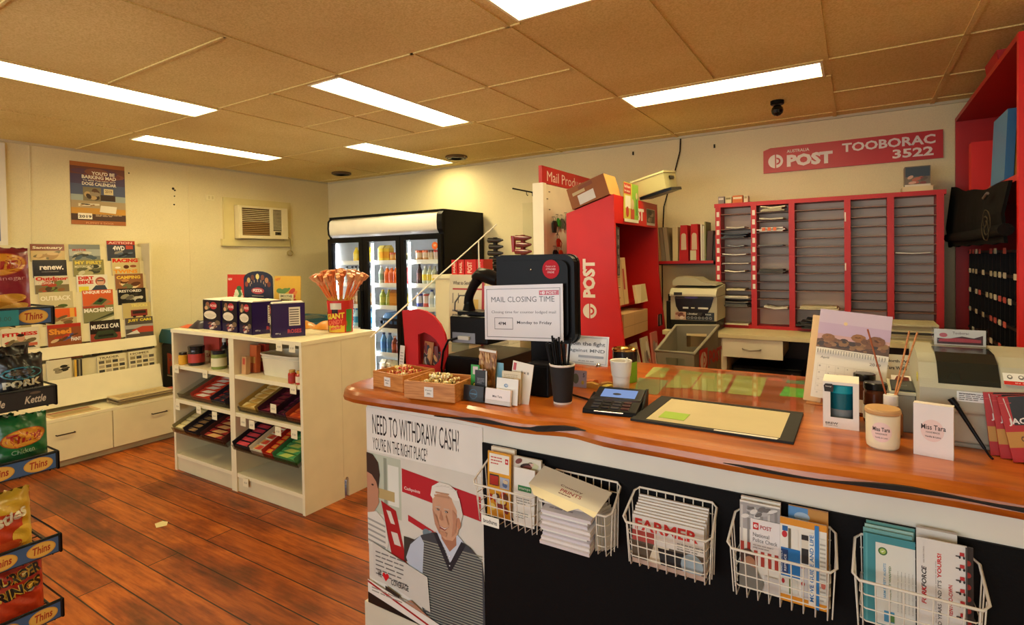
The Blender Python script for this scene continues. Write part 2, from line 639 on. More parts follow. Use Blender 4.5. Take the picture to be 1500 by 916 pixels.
t = T('notice_board', 'white framed notice with a blue panel at the left photo edge', 'notice', (XW, 1.2, 1.62))
b = MB('paint', 'e6dfca')
for q in ((1.0, 1.04, 1.62, 2.39), (1.47, 1.51, 1.62, 2.39), (1.04, 1.47, 1.62, 1.65), (1.04, 1.47, 2.36, 2.39)):
    b.box(XW + .001, XW + .02, *q)
b.part('frame', t)
MB('paper', 'd9cf9c').box(XW + .001, XW + .008, 1.04, 1.47, 1.87, 2.36).part('sheet', t)
MB('paper', '2f4f86').box(XW + .001, XW + .009, 1.04, 1.488, 1.65, 1.868).part('blue_panel', t)

t = T('wall_switch', 'cream wall switch plate up beside the air conditioner', 'switch', (XW, 3.065, 2.085))
MB('plastic', 'e8ddb0').box(XW, XW + .01, 3.02, 3.11, 2.085, 2.145).part('plate', t, bevel=.003)
for y in (3.045, 3.08):
    MB('plastic', 'd6c99a').box(XW + .01, XW + .015, y, y + .016, 2.1, 2.13).part('rocker', t)

for i, (y, z, s) in enumerate(((2.72, 2.17, .012), (2.735, 2.155, .008), (2.73, 2.1, .006), (2.725, 2.02, .008), (2.35, 2.27, .006))):
    MB('matte', '2a2112').lathe([(s, 0), (s * .8, .006), (.0005, .009)], 0, 0, 0, n=8).solo('wall_hook', ['black stub, upper and thicker of a cluster on the bare cream wall', 'small black stub right under the thicker one on the cream wall', 'faint dark stub midway down the cream wall', 'dark stub lowest in the column of stubs on the cream wall', 'tiny dark stub near the ceiling beside the calendar poster'][i], 'hook')
    o = bpy.data.objects['wall_hook' + ('' if i == 0 else '.%03d' % i)]
    o.location = (XW, y, z)
    o.rotation_euler = (0, PI / 2, 0)

# window air conditioner set into a timber surround
t = T('air_conditioner', 'cream window air conditioner in a timber surround with loose cord', 'air conditioner', (XW, 3.6, 1.6))
b = MB('paint', 'd9c98a')
b.box(XW, XW + .025, 3.19, 3.30, 1.70, 2.13)
b.box(XW, XW + .025, 3.88, 3.97, 1.70, 2.13)
b.prism([(3.19, 2.13), (3.97, 2.13), (3.88, 2.06), (3.30, 2.06)], 'x', XW, XW + .026)
b.box(XW, XW + .035, 3.165, 3.985, 1.635, 1.705)
b.part('surround', t)
b = MB('plastic', 'dfd0a0')
b.box(XW, XW + .09, 3.305, 3.875, 1.71, 2.055)
b.part('housing', t, bevel=.006)
X = XW + .09
b = MB('plastic', 'e6d8aa')
b.box(X, X + .018, 3.31, 3.335, 1.715, 2.05)
b.box(X, X + .018, 3.335, 3.87, 2.03, 2.05)
b.box(X, X + .018, 3.335, 3.87, 1.715, 1.745)
b.box(X, X + .018, 3.655, 3.69, 1.745, 2.03)
b.box(X, X + .018, 3.80, 3.87, 1.745, 2.03)
b.box(X, X + .012, 3.69, 3.80, 1.745, 1.80)
b.part('front_frame', t)
b = MB('plastic', 'd8c898')
for i in range(14):
    z = 1.76 + i * .0195
    b.hexa([(X, 3.335, z), (X, 3.655, z), (X + .012, 3.655, z - .006), (X + .012, 3.335, z - .006), (X, 3.335, z + .004), (X, 3.655, z + .004), (X + .012, 3.655, z - .002), (X + .012, 3.335, z - .002)], 'e2d2a2' if i > 6 else 'b8935c')
b.box(X, X + .002, 3.335, 3.655, 1.745, 2.03, '54381c')
b.part('louvre_grille', t)
b = MB('plastic', 'dccda0')
for i in range(15):
    z = 1.812 + i * .0145
    b.box(X + .003, X + .014, 3.69, 3.80, z, z + .006)
b.box(X, X + .002, 3.69, 3.80, 1.80, 2.03, '2e2216')
b.part('side_vent', t)
b = MB('plastic', '4c4232')
b.box(X + .012, X + .016, 3.715, 3.785, 1.755, 1.79)
b.part('control_panel', t)
b = MB('plastic', '1c1610')
b.M = Mx.Translation((X + .016, 3.75, 1.772)) @ Mx.Rotation(PI / 2, 4, 'Y')
b.lathe([(.011, 0), (.009, .012)], 0, 0, 0, n=12)
b.part('control_knob', t)
pts = [(XW + .05, 3.88, 1.76), (XW + .06, 3.93, 1.72), (XW + .04, 3.95, 1.64), (XW + .03, 3.955, 1.58)]
for k in range(26):
    a = k * .5
    pts.append((XW + .02 + .0008 * k, 3.945 + .035 * math.sin(a), 1.56 + .03 * math.cos(a)))
MB('plastic', 'a8945a').tube(pts, .005).part('cord', t)
# ------------------------------------------------------------------ service counter
CT = .97
b = MB('melamine', 'e2ded2')
b.box(-1.615, 1.0, 1.5, 2.34, .12, .9135)
t = T('counter', 'white service counter with a black front board under the timber top', 'counter', (-.3, 1.9, 0))
b.part('body', t)
MB('paint', 'd8d2bf').box(-1.64, 1.0, 1.49, 2.35, 0, .12).part('plinth', t)
MB('black', '0c0b0c').box(-1.065, 1.0, 1.493, 1.5, .121, .838).part('black_board', t, 'black painted front board')
# varnished slab with a natural front edge
out = []
for i in range(61):
    x = -1.60 + i * 2.6 / 60
    out.append((x, 1.418 + .008 * math.sin(4.1 * x + .5) + .006 * math.sin(9.3 * x) + (.035 * math.exp(-((x + .72) / .09) ** 2))))
out = [(-1.705, 2.42), (-1.725, 2.2), (-1.735, 1.95), (-1.74, 1.7), (-1.735, 1.55), (-1.715, 1.475), (-1.67, 1.432)] + out + [(1.0, 2.44)]
nv = len(out)


def inset(d):
    res = []
    for i, (x, y) in enumerate(out):
        a, c = out[(i - 1) % nv], out[(i + 1) % nv]
        tx, ty = c[0] - a[0], c[1] - a[1]
        l = math.hypot(tx, ty) or 1
        nx, ny = -ty / l, tx / l
        res.append((x + nx * d, y + ny * d) if i < nv - 1 else (x, y))
    res[-2] = (1.0, res[-2][1])
    res[0] = (res[0][0], 2.42)
    return res


b = MB('slabwood')
rings = [(.03, .914), (.005, .922), (0, .937), (.004, .951), (.014, .962), (.030, .9685), (.05, CT)]
vs = []
for d, z in rings:
    vs += [(x, y, z) for x, y in inset(d)]
for k in range(len(rings) - 1):
    b.add(vs[k * nv:(k + 2) * nv], [(i, (i + 1) % nv, nv + (i + 1) % nv, nv + i) for i in range(nv)], smooth=True)
b.add(vs[:nv], [tuple(range(nv - 1, -1, -1))])
b.add(vs[-nv:], [tuple(range(nv))])
t = T('countertop', 'thick varnished timber slab worktop with a live edge', 'worktop', (-.3, 1.9, .914))
b.part('slab', t)


def frontat(x):
    x = max(-1.6, x)
    return 1.418 + .008 * math.sin(4.1 * x + .5) + .006 * math.sin(9.3 * x) + (.035 * math.exp(-((x + .72) / .09) ** 2))


for x0, x1, za, zb, th, nm in ((-1.22, -.66, .925, .952, .012, 'bark_fissure'), (-.28, .62, .938, .951, .011, 'bark_fissure')):
    b = MB('matte', '140a04')
    n = 26
    up, lo = [], []
    for i in range(n + 1):
        k = i / n
        x = x0 + (x1 - x0) * k
        z = za + (zb - za) * k + .003 * math.sin(17 * x)
        h = th * (math.sin(PI * k) ** .5) * (.6 + .3 * math.sin(23 * x) + (.6 if .72 < k < .95 else 0)) * .62
        y = frontat(x) - .0035
        up.append((x, y + (.0035 if z + h > .952 else 0), z + h))
        lo.append((x, y, max(.919, z - h)))
    for i in range(n):
        a = [up[i], up[i + 1], lo[i + 1], lo[i]]
        b.hexa([lo[i], lo[i + 1], (lo[i + 1][0], lo[i + 1][1] + .012, lo[i + 1][2]), (lo[i][0], lo[i][1] + .012, lo[i][2]), up[i], up[i + 1], (up[i + 1][0], up[i + 1][1] + .012, up[i + 1][2]), (up[i][0], up[i][1] + .012, up[i][2])])
    b.part(nm, t, 'dark bark seam in the slab edge')

# advertising poster on the counter front
b = MB('satin')
PW, PH = .552, .762
f = b.fr((-1.618, 1.4975, .124), (1, 0, 0), (0, 0, 1))
f.slab(PW, PH, .001, 'e6e2da')


def q(*p):
    return [(u * PW, (1 - v) * PH) for u, v in p]


def Q(u, v, w, h):
    return u * PW, (1 - v - h) * PH, w * PW, h * PH


f.text('NEED TO WITHDRAW CASH?', *Q(.06, .03, .76, .1), '1c1a1c', -.004)
f.text('YOU\'RE IN THE RIGHT PLACE*', *Q(.06, .145, .5, .065), '1c1a1c', -.004)
f.rect(*Q(0, .22, 1, .66), 'd6d2c8')
f.rect(*Q(.02, .23, .3, .3), 'b9c0ae')
f.rect(*Q(.16, .24, .03, .3), '8d9484')
f.rect(*Q(.2, .27, .1, .2), 'dfe0d6')
f.rect(*Q(.1, .4, .16, .05), 'b7a06c')
f.poly(q((.33, .27), (.98, .31), (.98, .42), (.33, .385)), 'b3202a')
f.text('Cashpoints', .35 * PW, (1 - .375) * PH, .14 * PW, .02 * PH, 'e8dcd6')
f.poly(q((.38, .49), (.6, .53), (.6, .56), (.38, .52)), 'b3202a')
f.poly(q((.13, .46), (.27, .49), (.36, .73), (.22, .71)), 'a81c20')
f.poly(q((.18, .5), (.22, .5), (.26, .56), (.22, .56)), 'd8cfc4')
f.poly(q((.22, .6), (.28, .6), (.31, .66), (.25, .66)), 'd8cfc4')
f.blobs(*Q(.4, .52, .25, .12), 9, ['8a9aa0', 'c0a890', 'b05a4c', '70838c'], 4, .3)
f.rect(*Q(.34, .6, .1, .12), '38352f')
# woman at the left edge: hair, face, striped shoulder
f.poly(q((0, .23), (.06, .235), (.11, .27), (.125, .33), (.11, .40), (.06, .45), (0, .46)), '3a2a22')
f.poly(q((0, .33), (.05, .34), (.09, .37), (.115, .42), (.105, .44), (.115, .47), (.09, .50), (.06, .53), (0, .55)), 'b98468')
f.ell(.055 * PW, (1 - .39) * PH, .012 * PW, .005 * PH, '3a2018')
f.poly(q((0, .54), (.09, .52), (.17, .56), (.2, .66), (.18, .7), (0, .7)), 'dcd8cf')
for k in range(5):
    f.poly(q((0, .565 + k * .027), (.17, .58 + k * .027), (.17, .59 + k * .027), (0, .575 + k * .027)), '9a9a96')
# man: vest, shirt, neck, head
f.poly(q((.40, .62), (.50, .565), (.60, .535), (.78, .525), (.9, .55), (.985, .6), (1, .7), (1, 1), (.62, 1), (.5, .93), (.42, .8)), '3c4248')
vest = [(.6, .535), (.78, .525), (.9, .55), (.985, .6), (1, .7), (1, 1), (.62, 1), (.5, .9), (.52, .6)]
VL = f.lift(None)
for k in range(34):
    v = .585 + k * .0122
    x0 = .47 + .02 * math.sin(k * .2) + (.0 if v < .85 else (v - .85) * .9)
    f.poly(q((x0, v + .004), (.985, v - .012), (.985, v - .006), (x0, v + .0095)), '8f9186', l=VL)
f.poly(q((.40, .63), (.49, .57), (.52, .6), (.50, .78), (.40, .76), (.36, .7)), 'b9c4d6')
f.poly(q((.625, .525), (.7, .6), (.735, .65), (.80, .6), (.845, .535), (.8, .51), (.66, .5)), 'c2cbdb')
f.poly(q((.6, .535), (.635, .53), (.735, .655), (.83, .535), (.865, .545), (.745, .69), (.725, .69)), '20242c')
f.poly(q((.66, .48), (.79, .5), (.79, .56), (.735, .6), (.67, .55)), 'a8745a')
head = [(.60, .34), (.64, .31), (.72, .305), (.80, .33), (.83, .40), (.82, .46), (.80, .51), (.76, .545), (.70, .55), (.655, .53), (.62, .49), (.60, .42)]
f.poly(q(*head), 'c99a7c')
f.poly(q((.74, .31), (.82, .34), (.845, .41), (.82, .47), (.795, .46), (.80, .40), (.765, .36)), 'd6d0c6')
f.poly(q((.585, .36), (.60, .315), (.66, .288), (.74, .288), (.80, .31), (.82, .35), (.78, .355), (.72, .335), (.64, .345), (.605, .375)), 'e2ddd4')
f.ell(.81 * PW, (1 - .455) * PH, .018 * PW, .026 * PH, 'bd8466')
for u in (.645, .715):
    f.ell(u * PW, (1 - .418) * PH, .014 * PW, .005 * PH, '44302a')
    f.poly(q((u - .02, .405), (u + .022, .402), (u + .022, .406), (u - .02, .409)), 'bdb2a4')
f.poly(q((.67, .415), (.655, .458), (.675, .466), (.69, .46)), 'b27f62')
f.poly(q((.64, .49), (.7, .496), (.735, .484), (.7, .508), (.66, .504)), '8c4038')
f.poly(q((.645, .492), (.7, .497), (.73, .487), (.7, .502)), 'e6dcd2')
for u in (.716, .738):
    f.ell(.735 * PW, (1 - .62 - (u - .716) * 2) * PH, .004 * PW, .003 * PH, 'f0f0f4')
for pts, c in ((((.60, .42), (.62, .49), (.655, .53), (.66, .50), (.635, .46)), 'b88468'), (((.765, .40), (.80, .42), (.79, .50), (.755, .53), (.77, .46)), 'b88468'),
               (((.62, .35), (.74, .345), (.74, .352), (.62, .358)), 'b98a6c'), (((.63, .335), (.74, .33), (.74, .336), (.63, .342)), 'b98a6c'),
               (((.63, .44), (.65, .475), (.645, .48), (.625, .45)), 'ac7a5c'), (((.715, .43), (.735, .47), (.73, .478), (.71, .44)), 'ac7a5c'),
               (((.66, .515), (.72, .515), (.71, .535), (.67, .535)), 'bb8a6c')):
    f.poly(q(*pts), c)
for k in range(6):
    f.poly(q((.62 + k * .03, .315 - .012 * math.sin(k * .6)), (.66 + k * .03, .303 - .01 * math.sin(k * .6)), (.655 + k * .03, .309 - .01 * math.sin(k * .6))), 'cdc7bc')
for u in (.645, .715):
    f.ell(u * PW, (1 - .417) * PH, .008 * PW, .004 * PH, 'e8e0d8')
    f.ell(u * PW, (1 - .417) * PH, .004 * PW, .004 * PH, '2c2420')
# pale text panel, hand and card reader
f.poly(q((.33, .93), (.40, .90), (.5, .93), (.62, .96), (.60, .99), (.45, .98)), 'b4836a')
f.poly(q((.05, .68), (.55, .755), (.57, .92), (.06, .84)), 'cfccc4')
for i in range(6):
    f.lines(.08 * PW, (1 - .73 - i * .022) * PH - .0, .4 * PW, .016 * PH, 1, '6a6a6a', i + 3)
f.text('WE', .10 * PW, (1 - .845) * PH, .035 * PW, .03 * PH, '2a2a2c')
hx, hy, hs = .175 * PW, (1 - .835) * PH, .03 * PW
f.poly([(hx + hs * x, hy + hs * y) for x, y in [(0, -1), (-.95, .1), (-1, .6), (-.6, .95), (-.2, .85), (0, .5), (.2, .85), (.6, .95), (1, .6), (.95, .1)]], 'd01a24')
f.text('COVERAGE', .225 * PW, (1 - .862) * PH, .16 * PW, .028 * PH, '2a2a2c')
f.poly(q((.17, .878), (.3, .9), (.3, .92), (.17, .898)), '2a2824')
f.poly(q((0, .88), (1, 1.0), (1, 1), (0, 1)), 'eae6df')
f.poly(q((0, .885), (.62, .99), (.62, 1), (0, .896)), 'a82022')
f.poly(q((0, .945), (.5, 1), (0, 1)), '16120f')
f.lines(.04 * PW, .065 * PH, .4 * PW, .03 * PH, 2, '9a958c', 11)
b.solo('cash_poster', 'large bank poster of a smiling white-haired man in a striped vest on the counter front', 'poster')

# ---- wire baskets on the black board
BW, ZB0 = .222, .622
YW = 1.493


def basket(front=True):
    t = T('wire_basket', '', 'basket')
    b = MB('plastic', 'e9e2d4')
    w = BW / 2
    # rim: back rail high, sides sloping to the front rail
    rim = [(-w + .012, -.004, .18), (w - .012, -.004, .18), (w, -.012, .172), (w + .004, -.09, .128), (w - .008, -.104, .122), (-w + .008, -.104, .122), (-w - .004, -.09, .128), (-w, -.012, .172)]
    b.tube(rim, .0032, closed=True, n=6)
    b.part('rim', t)
    b = MB('plastic', 'e9e2d4')
    n = 8
    for i in range(n + 1):
        x = -w + .012 + (BW - .024) * i / n
        k = .97
        b.tube([(x, -.104, .122)] * (front or i >= n - 1) + [(x * k, -.088, .004), (x * k, -.012, 0), (x, -.005, .18)], .0016, n=5)
    b.part('upright_wires', t)
    b = MB('plastic', 'e9e2d4')
    for z in (.03, .06, .092):
        k = .97 + .03 * z / .122
        yf = -.088 - .016 * z / .122
        ww = (w - .01) * k
        loop = [(-ww, -.007, z), (-ww - .002, yf + .01, z), (-ww + .008, yf, z), (ww - .008, yf, z), (ww + .002, yf + .01, z), (ww, -.007, z)]
        b.tube(loop if front else [(.072, yf, z)] + loop[3:] + loop[:1], .0016, n=5, closed=front)
    b.tube([(-w + .01, -.005, .15), (w - .01, -.005, .15)], .0016, n=5)
    b.part('cross_wires', t)
    for s in (-1, 1):
        b = MB('plastic', 'e9e2d4')
        for j in range(3):
            y = -.03 - j * .025
            b.tube([(s * (w + .001), y, .162 - j * .016), (s * (w - .006), y + .004, .002)], .0016, n=5)
        b.part('side_wires', t)
    return t


BX = [-.92, -.685, -.422, -.155, .105]
BL = ['white wire basket of yellow and white brochures beside the man poster', 'white wire basket stuffed with loose papers and a big envelope', 'white wire basket holding red-titled farm newspapers', 'white wire basket of police check and moving-house booklets', 'white wire basket of teal and forklift brochures nearest the camera edge']
bk = basket()
for i, x in enumerate(BX):
    o = bk if i == 0 else (basket(False) if i == 1 else dup(bk, (0, 0, 0)))
    o.location = (x, YW, ZB0)
    o['label'] = BL[i]
    o['group'] = 'wire brochure baskets on the counter front'


def leaf(name, label, cat, x, w, h, draw, y=-.03, z=.006, t=.004, col='e9e4da', tilt=.05, rz=0, group=None, mat='satin', rx=0):
    """a booklet standing in a basket, leaning back towards the board"""
    b = MB(mat)
    u = V((math.sin(rx), math.sin(tilt), math.cos(tilt)))
    r = V((math.cos(rz), math.sin(rz), -math.sin(rx)))
    f = b.fr((x, YW + y, ZB0 + z), r, u)
    f.slab(w, h, t, col)
    draw(f, w, h)
    return b.solo(name, label, cat, group)


# basket 1
def d(f, w, h):
    f.rect(.006, h * .68, w - .012, h * .29, 'ece6d8')
    f.lines(.012, h * .8, w * .5, h * .14, 3, 'c04038', 2)
    f.rect(w * .76, h * .84, w * .13, h * .08, 'c01820')
    f.postlogo(w * .825, h * .88, w * .04, 'f4eee2', 'c01820')
    f.rect(w * .1, h * .48, w * .4, h * .17, '2c2a22')
    f.rect(w * .12, h * .49, w * .36, h * .14, 'b22818')
    f.rect(w * .55, h * .46, w * .4, h * .17, 'a8b0c0')
    f.blobs(w * .55, h * .46, w * .4, h * .17, 5, ['5870a0', 'd8c8a8', 'b04838'], 6, .4)
    f.blobs(w * .04, h * .06, w * .9, h * .36, 16, ['b02a1c', '5c3018', 'e0c060', '7a2820', 'd8d0c0'], 3, .28)


leaf('brochure', 'orange-yellow post brochure with photos, front of the basket beside the man poster', 'brochure', BX[0] - .094, .088, .205, d, y=-.05, col='dd9a20')
leaf('brochure', 'cream backing brochure behind the orange-yellow one', 'brochure', BX[0] - .0945, .09, .213, lambda f, w, h: None, y=-.03, t=.012, col='e6dcc4')


def d(f, w, h):
    f.rect(w * .2, h * .6, w * .65, h * .1, '2e7a44')
    f.text('stamps', w * .25, h * .62, w * .55, h * .05, 'cfe0cc')
    f.lines(w * .12, h * .36, w * .75, h * .18, 4, '9a968e', 7)
    f.lines(w * .12, h * .12, w * .6, h * .12, 3, '8a8a80', 8)


leaf('brochure', 'white leaflet with a green logo block in the first basket', 'brochure', BX[0] + .012, .074, .175, d, y=-.06, col='e4e0d8', tilt=.06)


def d(f, w, h):
    f.blobs(0, h * .74, w, h * .24, 12, ['3a2420', 'd8b0a0', '7a4038', 'c8c8a0'], 4, .35)


leaf('magazine', 'glossy catalogue with food photos standing behind the green-logo leaflet', 'magazine', BX[0] - .005, .1, .2, d, y=-.036, t=.008, col='d9d2c2')
leaf('brochure', 'purple-edged booklet at the rear corner of the first basket', 'brochure', BX[0] + .072, .024, .185, lambda f, w, h: f.rect(0, 0, w, h * .8, '5a5470'), y=-.022, t=.006, col='dcd6cc')
b = MB('paper', 'f0ece0')
f = b.fr((BX[0] - .075, YW - .1085, ZB0 + .004), (1, 0, 0), (0, 0, 1))
f.slab(.065, .03, .001, 'f0ece0')
f.text('brochures', .008, .008, .05, .013, '2c2c30')
b.solo('hanging_tag', 'small white paper tag hung on the first basket front', 'tag')

# basket 2: messy pile of papers lying in the basket, large envelope on top
for i in range(9):
    b = MB('paper')
    z = ZB0 + .012 + i * .0116
    sl = .05 + i * .02
    f = b.fr((BX[1] - .098 + .003 * (i % 3), YW - .118 + .004 * ((i * 5) % 4), z + .0), (1, .0, .0), (0, 1, .22))
    f.slab(.156 - .004 * (i % 4), .085, .0095, ['dcd4d6', 'e6dfdc', 'd6d0d8', 'e8e4dc'][i % 4])
    f.lines(.02, .01, .12, .05, 3, 'a8a0a4', i)
    b.solo('paper_bundle', ORD[i].capitalize() + ' bundle of folded white papers from the bottom of the second basket pile', 'papers', 'paper bundles in the second basket')
b = MB('paper')
f = b.fr((BX[1] - .142, YW - .100, ZB0 + .163), (1, -.13, -.10), (.13, 1, .36))
f.slab(.235, .085, .003, 'd8d0bc')
f.poly([(.0, 0), (.04, -.03), (.16, -.036), (.18, -.012), (.235, -.02), (.235, 0)], 'e8dcba', l=0)
f.text('Country', .09, .035, .075, .009, '5a3030')
f.text('PRINTS', .1, .018, .07, .012, '9a3038')
f.lines(.1, .008, .06, .008, 1, '6a4040', 3)
b.solo('envelope', 'big cream envelope with red print lying across the second basket', 'envelope')
for i in range(4):
    b = MB('paper')
    f = b.fr((BX[1] + .062 + .008 * i, YW - .082 + .004 * i, ZB0 + .006), (.3, .95, .0), (0.0, .0, 1))
    f.slab(.055, .122 - .006 * i, .001, ['d8d4c8', 'e4e0d4', 'ccc8bf', 'dcd8cc'][i])
    b.solo('loose_leaf', ORD[i].capitalize() + ' upright loose sheet sticking out of the side of the second basket', 'sheet', 'loose sheets in the second basket')

# basket 3: bundle of farm papers, front one red titled
for i in range(8):
    b = MB('paper')
    f = b.fr((BX[2] - .0955 + .001 * (i % 3), YW - .078 + .0082 * i, ZB0 + .006), (1, 0, 0), (0, .03, 1))
    hh = .128 + .0045 * i
    f.slab(.188 - .002 * (i % 2), hh, .0065, ['d9d3cc', 'e6e0da'][i % 2])
    if i == 0:
        f.rect(0, .06, .188, .026, 'dcd4ca')
        f.rect(0, .06, .06, .028, 'b0463c')
        f.text('FARMER', .008, .09, .165, .03, 'c8281e', .03)
        f.lines(.12, .062, .07, .02, 3, '7a746a', 4)
        f.rect(0, 0, .188, .06, '5a4a38')
        f.poly([(.04, .0), (.06, .06), (.1, .06), (.08, 0)], 'd8ccb4')
        f.poly([(.08, .0), (.07, .055), (.15, .055), (.165, .02), (.14, .0)], '1c1a1c')
        f.ell(.158, .03, .028, .03, '9aaab4')
        f.rect(0, 0, .188, .012, 'b89c8c')
    else:
        f.lines(.02, hh - .02, .15, .014, 2, 'b0a8a0', i)
    b.solo('newspaper', 'folded farm newspaper with a big red title, at the front of the third basket' if i == 0 else ORD[i - 1].capitalize() + ' folded newspaper behind the red-titled front one in the third basket', 'newspaper', 'newspapers in the third basket')

# basket 4
def d(f, w, h):
    f.rect(0, h * .68, w, h * .3, 'a4a0a0')
    for k in range(6):
        f.rect(w * (.02 + .17 * k), h * .3, w * .06, h * .65, ['c8c4c0', '8a8684'][k % 2])
        f.rect(w * (.02 + .17 * k), h * .28, w * .09, h * .25, 'b03a2c')
    f.blobs(0, h * .8, w, h * .18, 14, ['e0dcd8', '6c6866', 'b8b4b4'], 4, .25)
    f.rect(w * .28, h * .46, w * .72, h * .36, 'e6e0e0')
    f.rect(w * .34, h * .70, w * .14, h * .08, 'c01c20')
    f.postlogo(w * .41, h * .74, w * .05, 'f4ece8', 'c01c20')
    f.text('POST', w * .52, h * .715, w * .28, h * .045, 'b02828', .02)
    f.text('National', w * .34, h * .62, w * .4, h * .045, '5c5858', .0)
    f.text('Police Check', w * .34, h * .56, w * .6, h * .045, '5c5858', .0)
    f.lines(w * .34, h * .48, w * .5, h * .06, 2, 'a8a0a0', 5)
    f.ell(w * .2, h * .36, w * .18, h * .1, '4c3428')
    f.ell(w * .26, h * .28, w * .16, h * .1, 'b07c5c')
    f.poly([(0, 0), (w * .55, 0), (w * .62, h * .1), (w * .4, h * .26), (0, h * .3)], '7d7a72')
    f.rect(w * .62, 0, w * .36, h * .2, 'c9c4c0')


leaf('brochure', 'grey and red post police check brochure in the fourth basket', 'brochure', BX[3] - .095, .091, .212, d, y=-.05)
leaf('brochure', 'second copy of a grey police check brochure just behind the front one', 'brochure', BX[3] - .0945, .09, .216, lambda f, w, h: f.blobs(0, h * .85, w, h * .14, 9, ['b8b4b4', '7c7876'], 3, .3), y=-.036, t=.01)


def d(f, w, h):
    f.rect(0, 0, w, h * .08, 'dc9020')
    f.rect(0, h * .92, w, h * .08, 'dc9020')
    f.rect(w * .05, h * .84, w * .12, h * .06, '2060a0')
    f.ell(w * .1, h * .8, w * .06, h * .04, 'c02830')
    f.rect(w * .18, h * .62, w * .06, h * .26, '6a6048')
    f.rect(w * .3, h * .66, w * .1, h * .22, 'e4e0d8')
    f.rect(w * .02, h * .30, w * .42, h * .34, '1f70b4')
    f.rect(w * .02, h * .32, w * .16, h * .3, '1c3c70')
    f.text('IMMEDIATELY', w * .055, h * .33, h * .27, w * .04, 'd0d8e4', .01, rot=PI / 2)
    f.text('REPLACE', w * .14, h * .36, h * .2, w * .05, 'e6e8ec', .02, rot=PI / 2)
    f.rect(w * .47, h * .5, w * .2, h * .34, '262220')
    f.rect(w * .47, h * .68, w * .18, h * .1, 'd8d0c0')
    f.rect(w * .47, h * .1, w * .14, h * .38, 'c8c8cc')
    f.ell(w * .5, h * .46, w * .04, h * .025, 'b02830')
    f.ell(w * .5, h * .26, w * .04, h * .025, 'b02830')
    f.rect(w * .03, h * .1, w * .36, h * .18, 'd8d8d0')
    f.ell(w * .07, h * .24, w * .035, h * .03, 'b02830')
    f.rect(w * .2, h * .1, w * .06, h * .18, '6c7a3c')
    f.rect(w * .75, 0, w * .09, h * .98, '2c7cc0')
    f.rect(w * .62, h * .04, w * .13, h * .84, 'e8e6e0')
    f.rect(w * .85, h * .08, w * .15, h * .76, 'd8d6cc')
    f.lines(w * .86, h * .1, w * .12, h * .7, 14, 'a4a298', 3)
    f.ell(w * .93, h * .3, w * .05, h * .04, 'c06858')
    f.text('MOVE GUIDE AND LIFE', w * .73, h * .08, h * .78, w * .085, '2c70b0', .02, rot=PI / 2)


leaf('brochure', 'orange bordered moving guide with blue panel, front right of the fourth basket', 'brochure', BX[3] - .003, .097, .196, d, y=-.06)


def d(f, w, h):
    f.rect(0, h * .86, w * .55, h * .14, '5a90c8')
    f.rect(w * .5, h * .86, w * .5, h * .14, 'c08840')
    f.ell(w * .35, h * .9, w * .2, h * .05, 'a8c0d8')


leaf('brochure', 'blue and orange topped booklet rising at the back of the fourth basket', 'brochure', BX[3] + .012, .084, .214, d, y=-.03, t=.008, col='cf8f30')


# basket 5
def d(f, w, h):
    f.rect(0, 0, w * .22, h, '3f8c96')
    f.rect(w * .04, h * .0, w * .04, h, '5aa4ac')
    f.rect(w * .24, h * .02, w * .76, h * .9, 'dcdcd4')
    f.ell(w * .38, h * .83, w * .09, h * .045, '3c6a30')
    f.ell(w * .38, h * .83, w * .06, h * .03, 'a8c060')
    f.poly([(w * .34, h * .83), (w * .37, h * .815), (w * .43, h * .85), (w * .37, h * .83)], 'e8ecd8')
    f.text('FARM SAFETY AUDITS', w * .44, h * .3, h * .4, w * .05, '5a9cc8', .015, rot=PI / 2)
    f.text('URGENTLY WANTED', w * .54, h * .28, h * .4, w * .045, '54743c', .015, rot=PI / 2)
    for k in range(5):
        f.text('independent farm audits', w * (.68 + .07 * k), h * .2, h * .45, w * .022, '9a9a98', rot=PI / 2)
    f.rect(w * .4, h * .06, w * .2, h * .12, '4a90b8')
    f.rect(w * .5, h * .07, w * .1, h * .09, '5a8848')


leaf('brochure', 'teal edged farm audit brochure with a round green badge, fifth basket front', 'brochure', BX[4] - .0945, .094, .196, d, y=-.05, col='3f8c96')
for i in range(3):
    leaf('brochure', ['teal page top', 'pale teal page top', 'grey-green page top'][i] + ' peeking out behind the farm audit brochure', 'brochure', BX[4] - .095 + .003 * i, .09, .203 + .005 * i, lambda f, w, h: None, y=-.040 + .009 * i, t=.003, col=['6fa8a8', '9cc4bc', '58948f'][i])


def d(f, w, h):
    f.text('FORKFORCE', w * .2, h * .36, h * .36, w * .1, '2a2426', .03, rot=PI / 2, skew=.2)
    f.text('FORK', w * .2, h * .36, h * .17, w * .1, 'c02428', .03, rot=PI / 2, skew=.2)
    f.text('USED YEARS AND IT\'S', w * .5, h * .1, h * .52, w * .08, '3a3638', .01, rot=PI / 2)
    f.text('YOURS!', w * .5, h * .64, h * .24, w * .085, 'c82a2a', .03, rot=PI / 2)
    f.text('RENT-TO-OWN', w * .72, h * .3, h * .3, w * .085, 'c03030', .02, rot=PI / 2)
    f.text('1800 FORK FORCE', w * .16, h * .76, h * .16, w * .03, '9a9494', rot=PI / 2)
    f.text('the little forklift specialists across the state', w * .4, h * .2, h * .6, w * .025, '908a8a', rot=PI / 2)
    for k in range(8):
        y = h * (.9 - k * .115)
        f.rect(w * .86, y, w * .09, h * .035, 'b83030')
        f.rect(w * .78, y - h * .012, w * .1, h * .012, '4a4444')
        f.ell(w * .86, y - h * .012, w * .02, h * .014, '262022')
        f.ell(w * .94, y - h * .012, w * .02, h * .014, '262022')
    f.rect(w * .965, 0, w * .035, h, '4a4440')


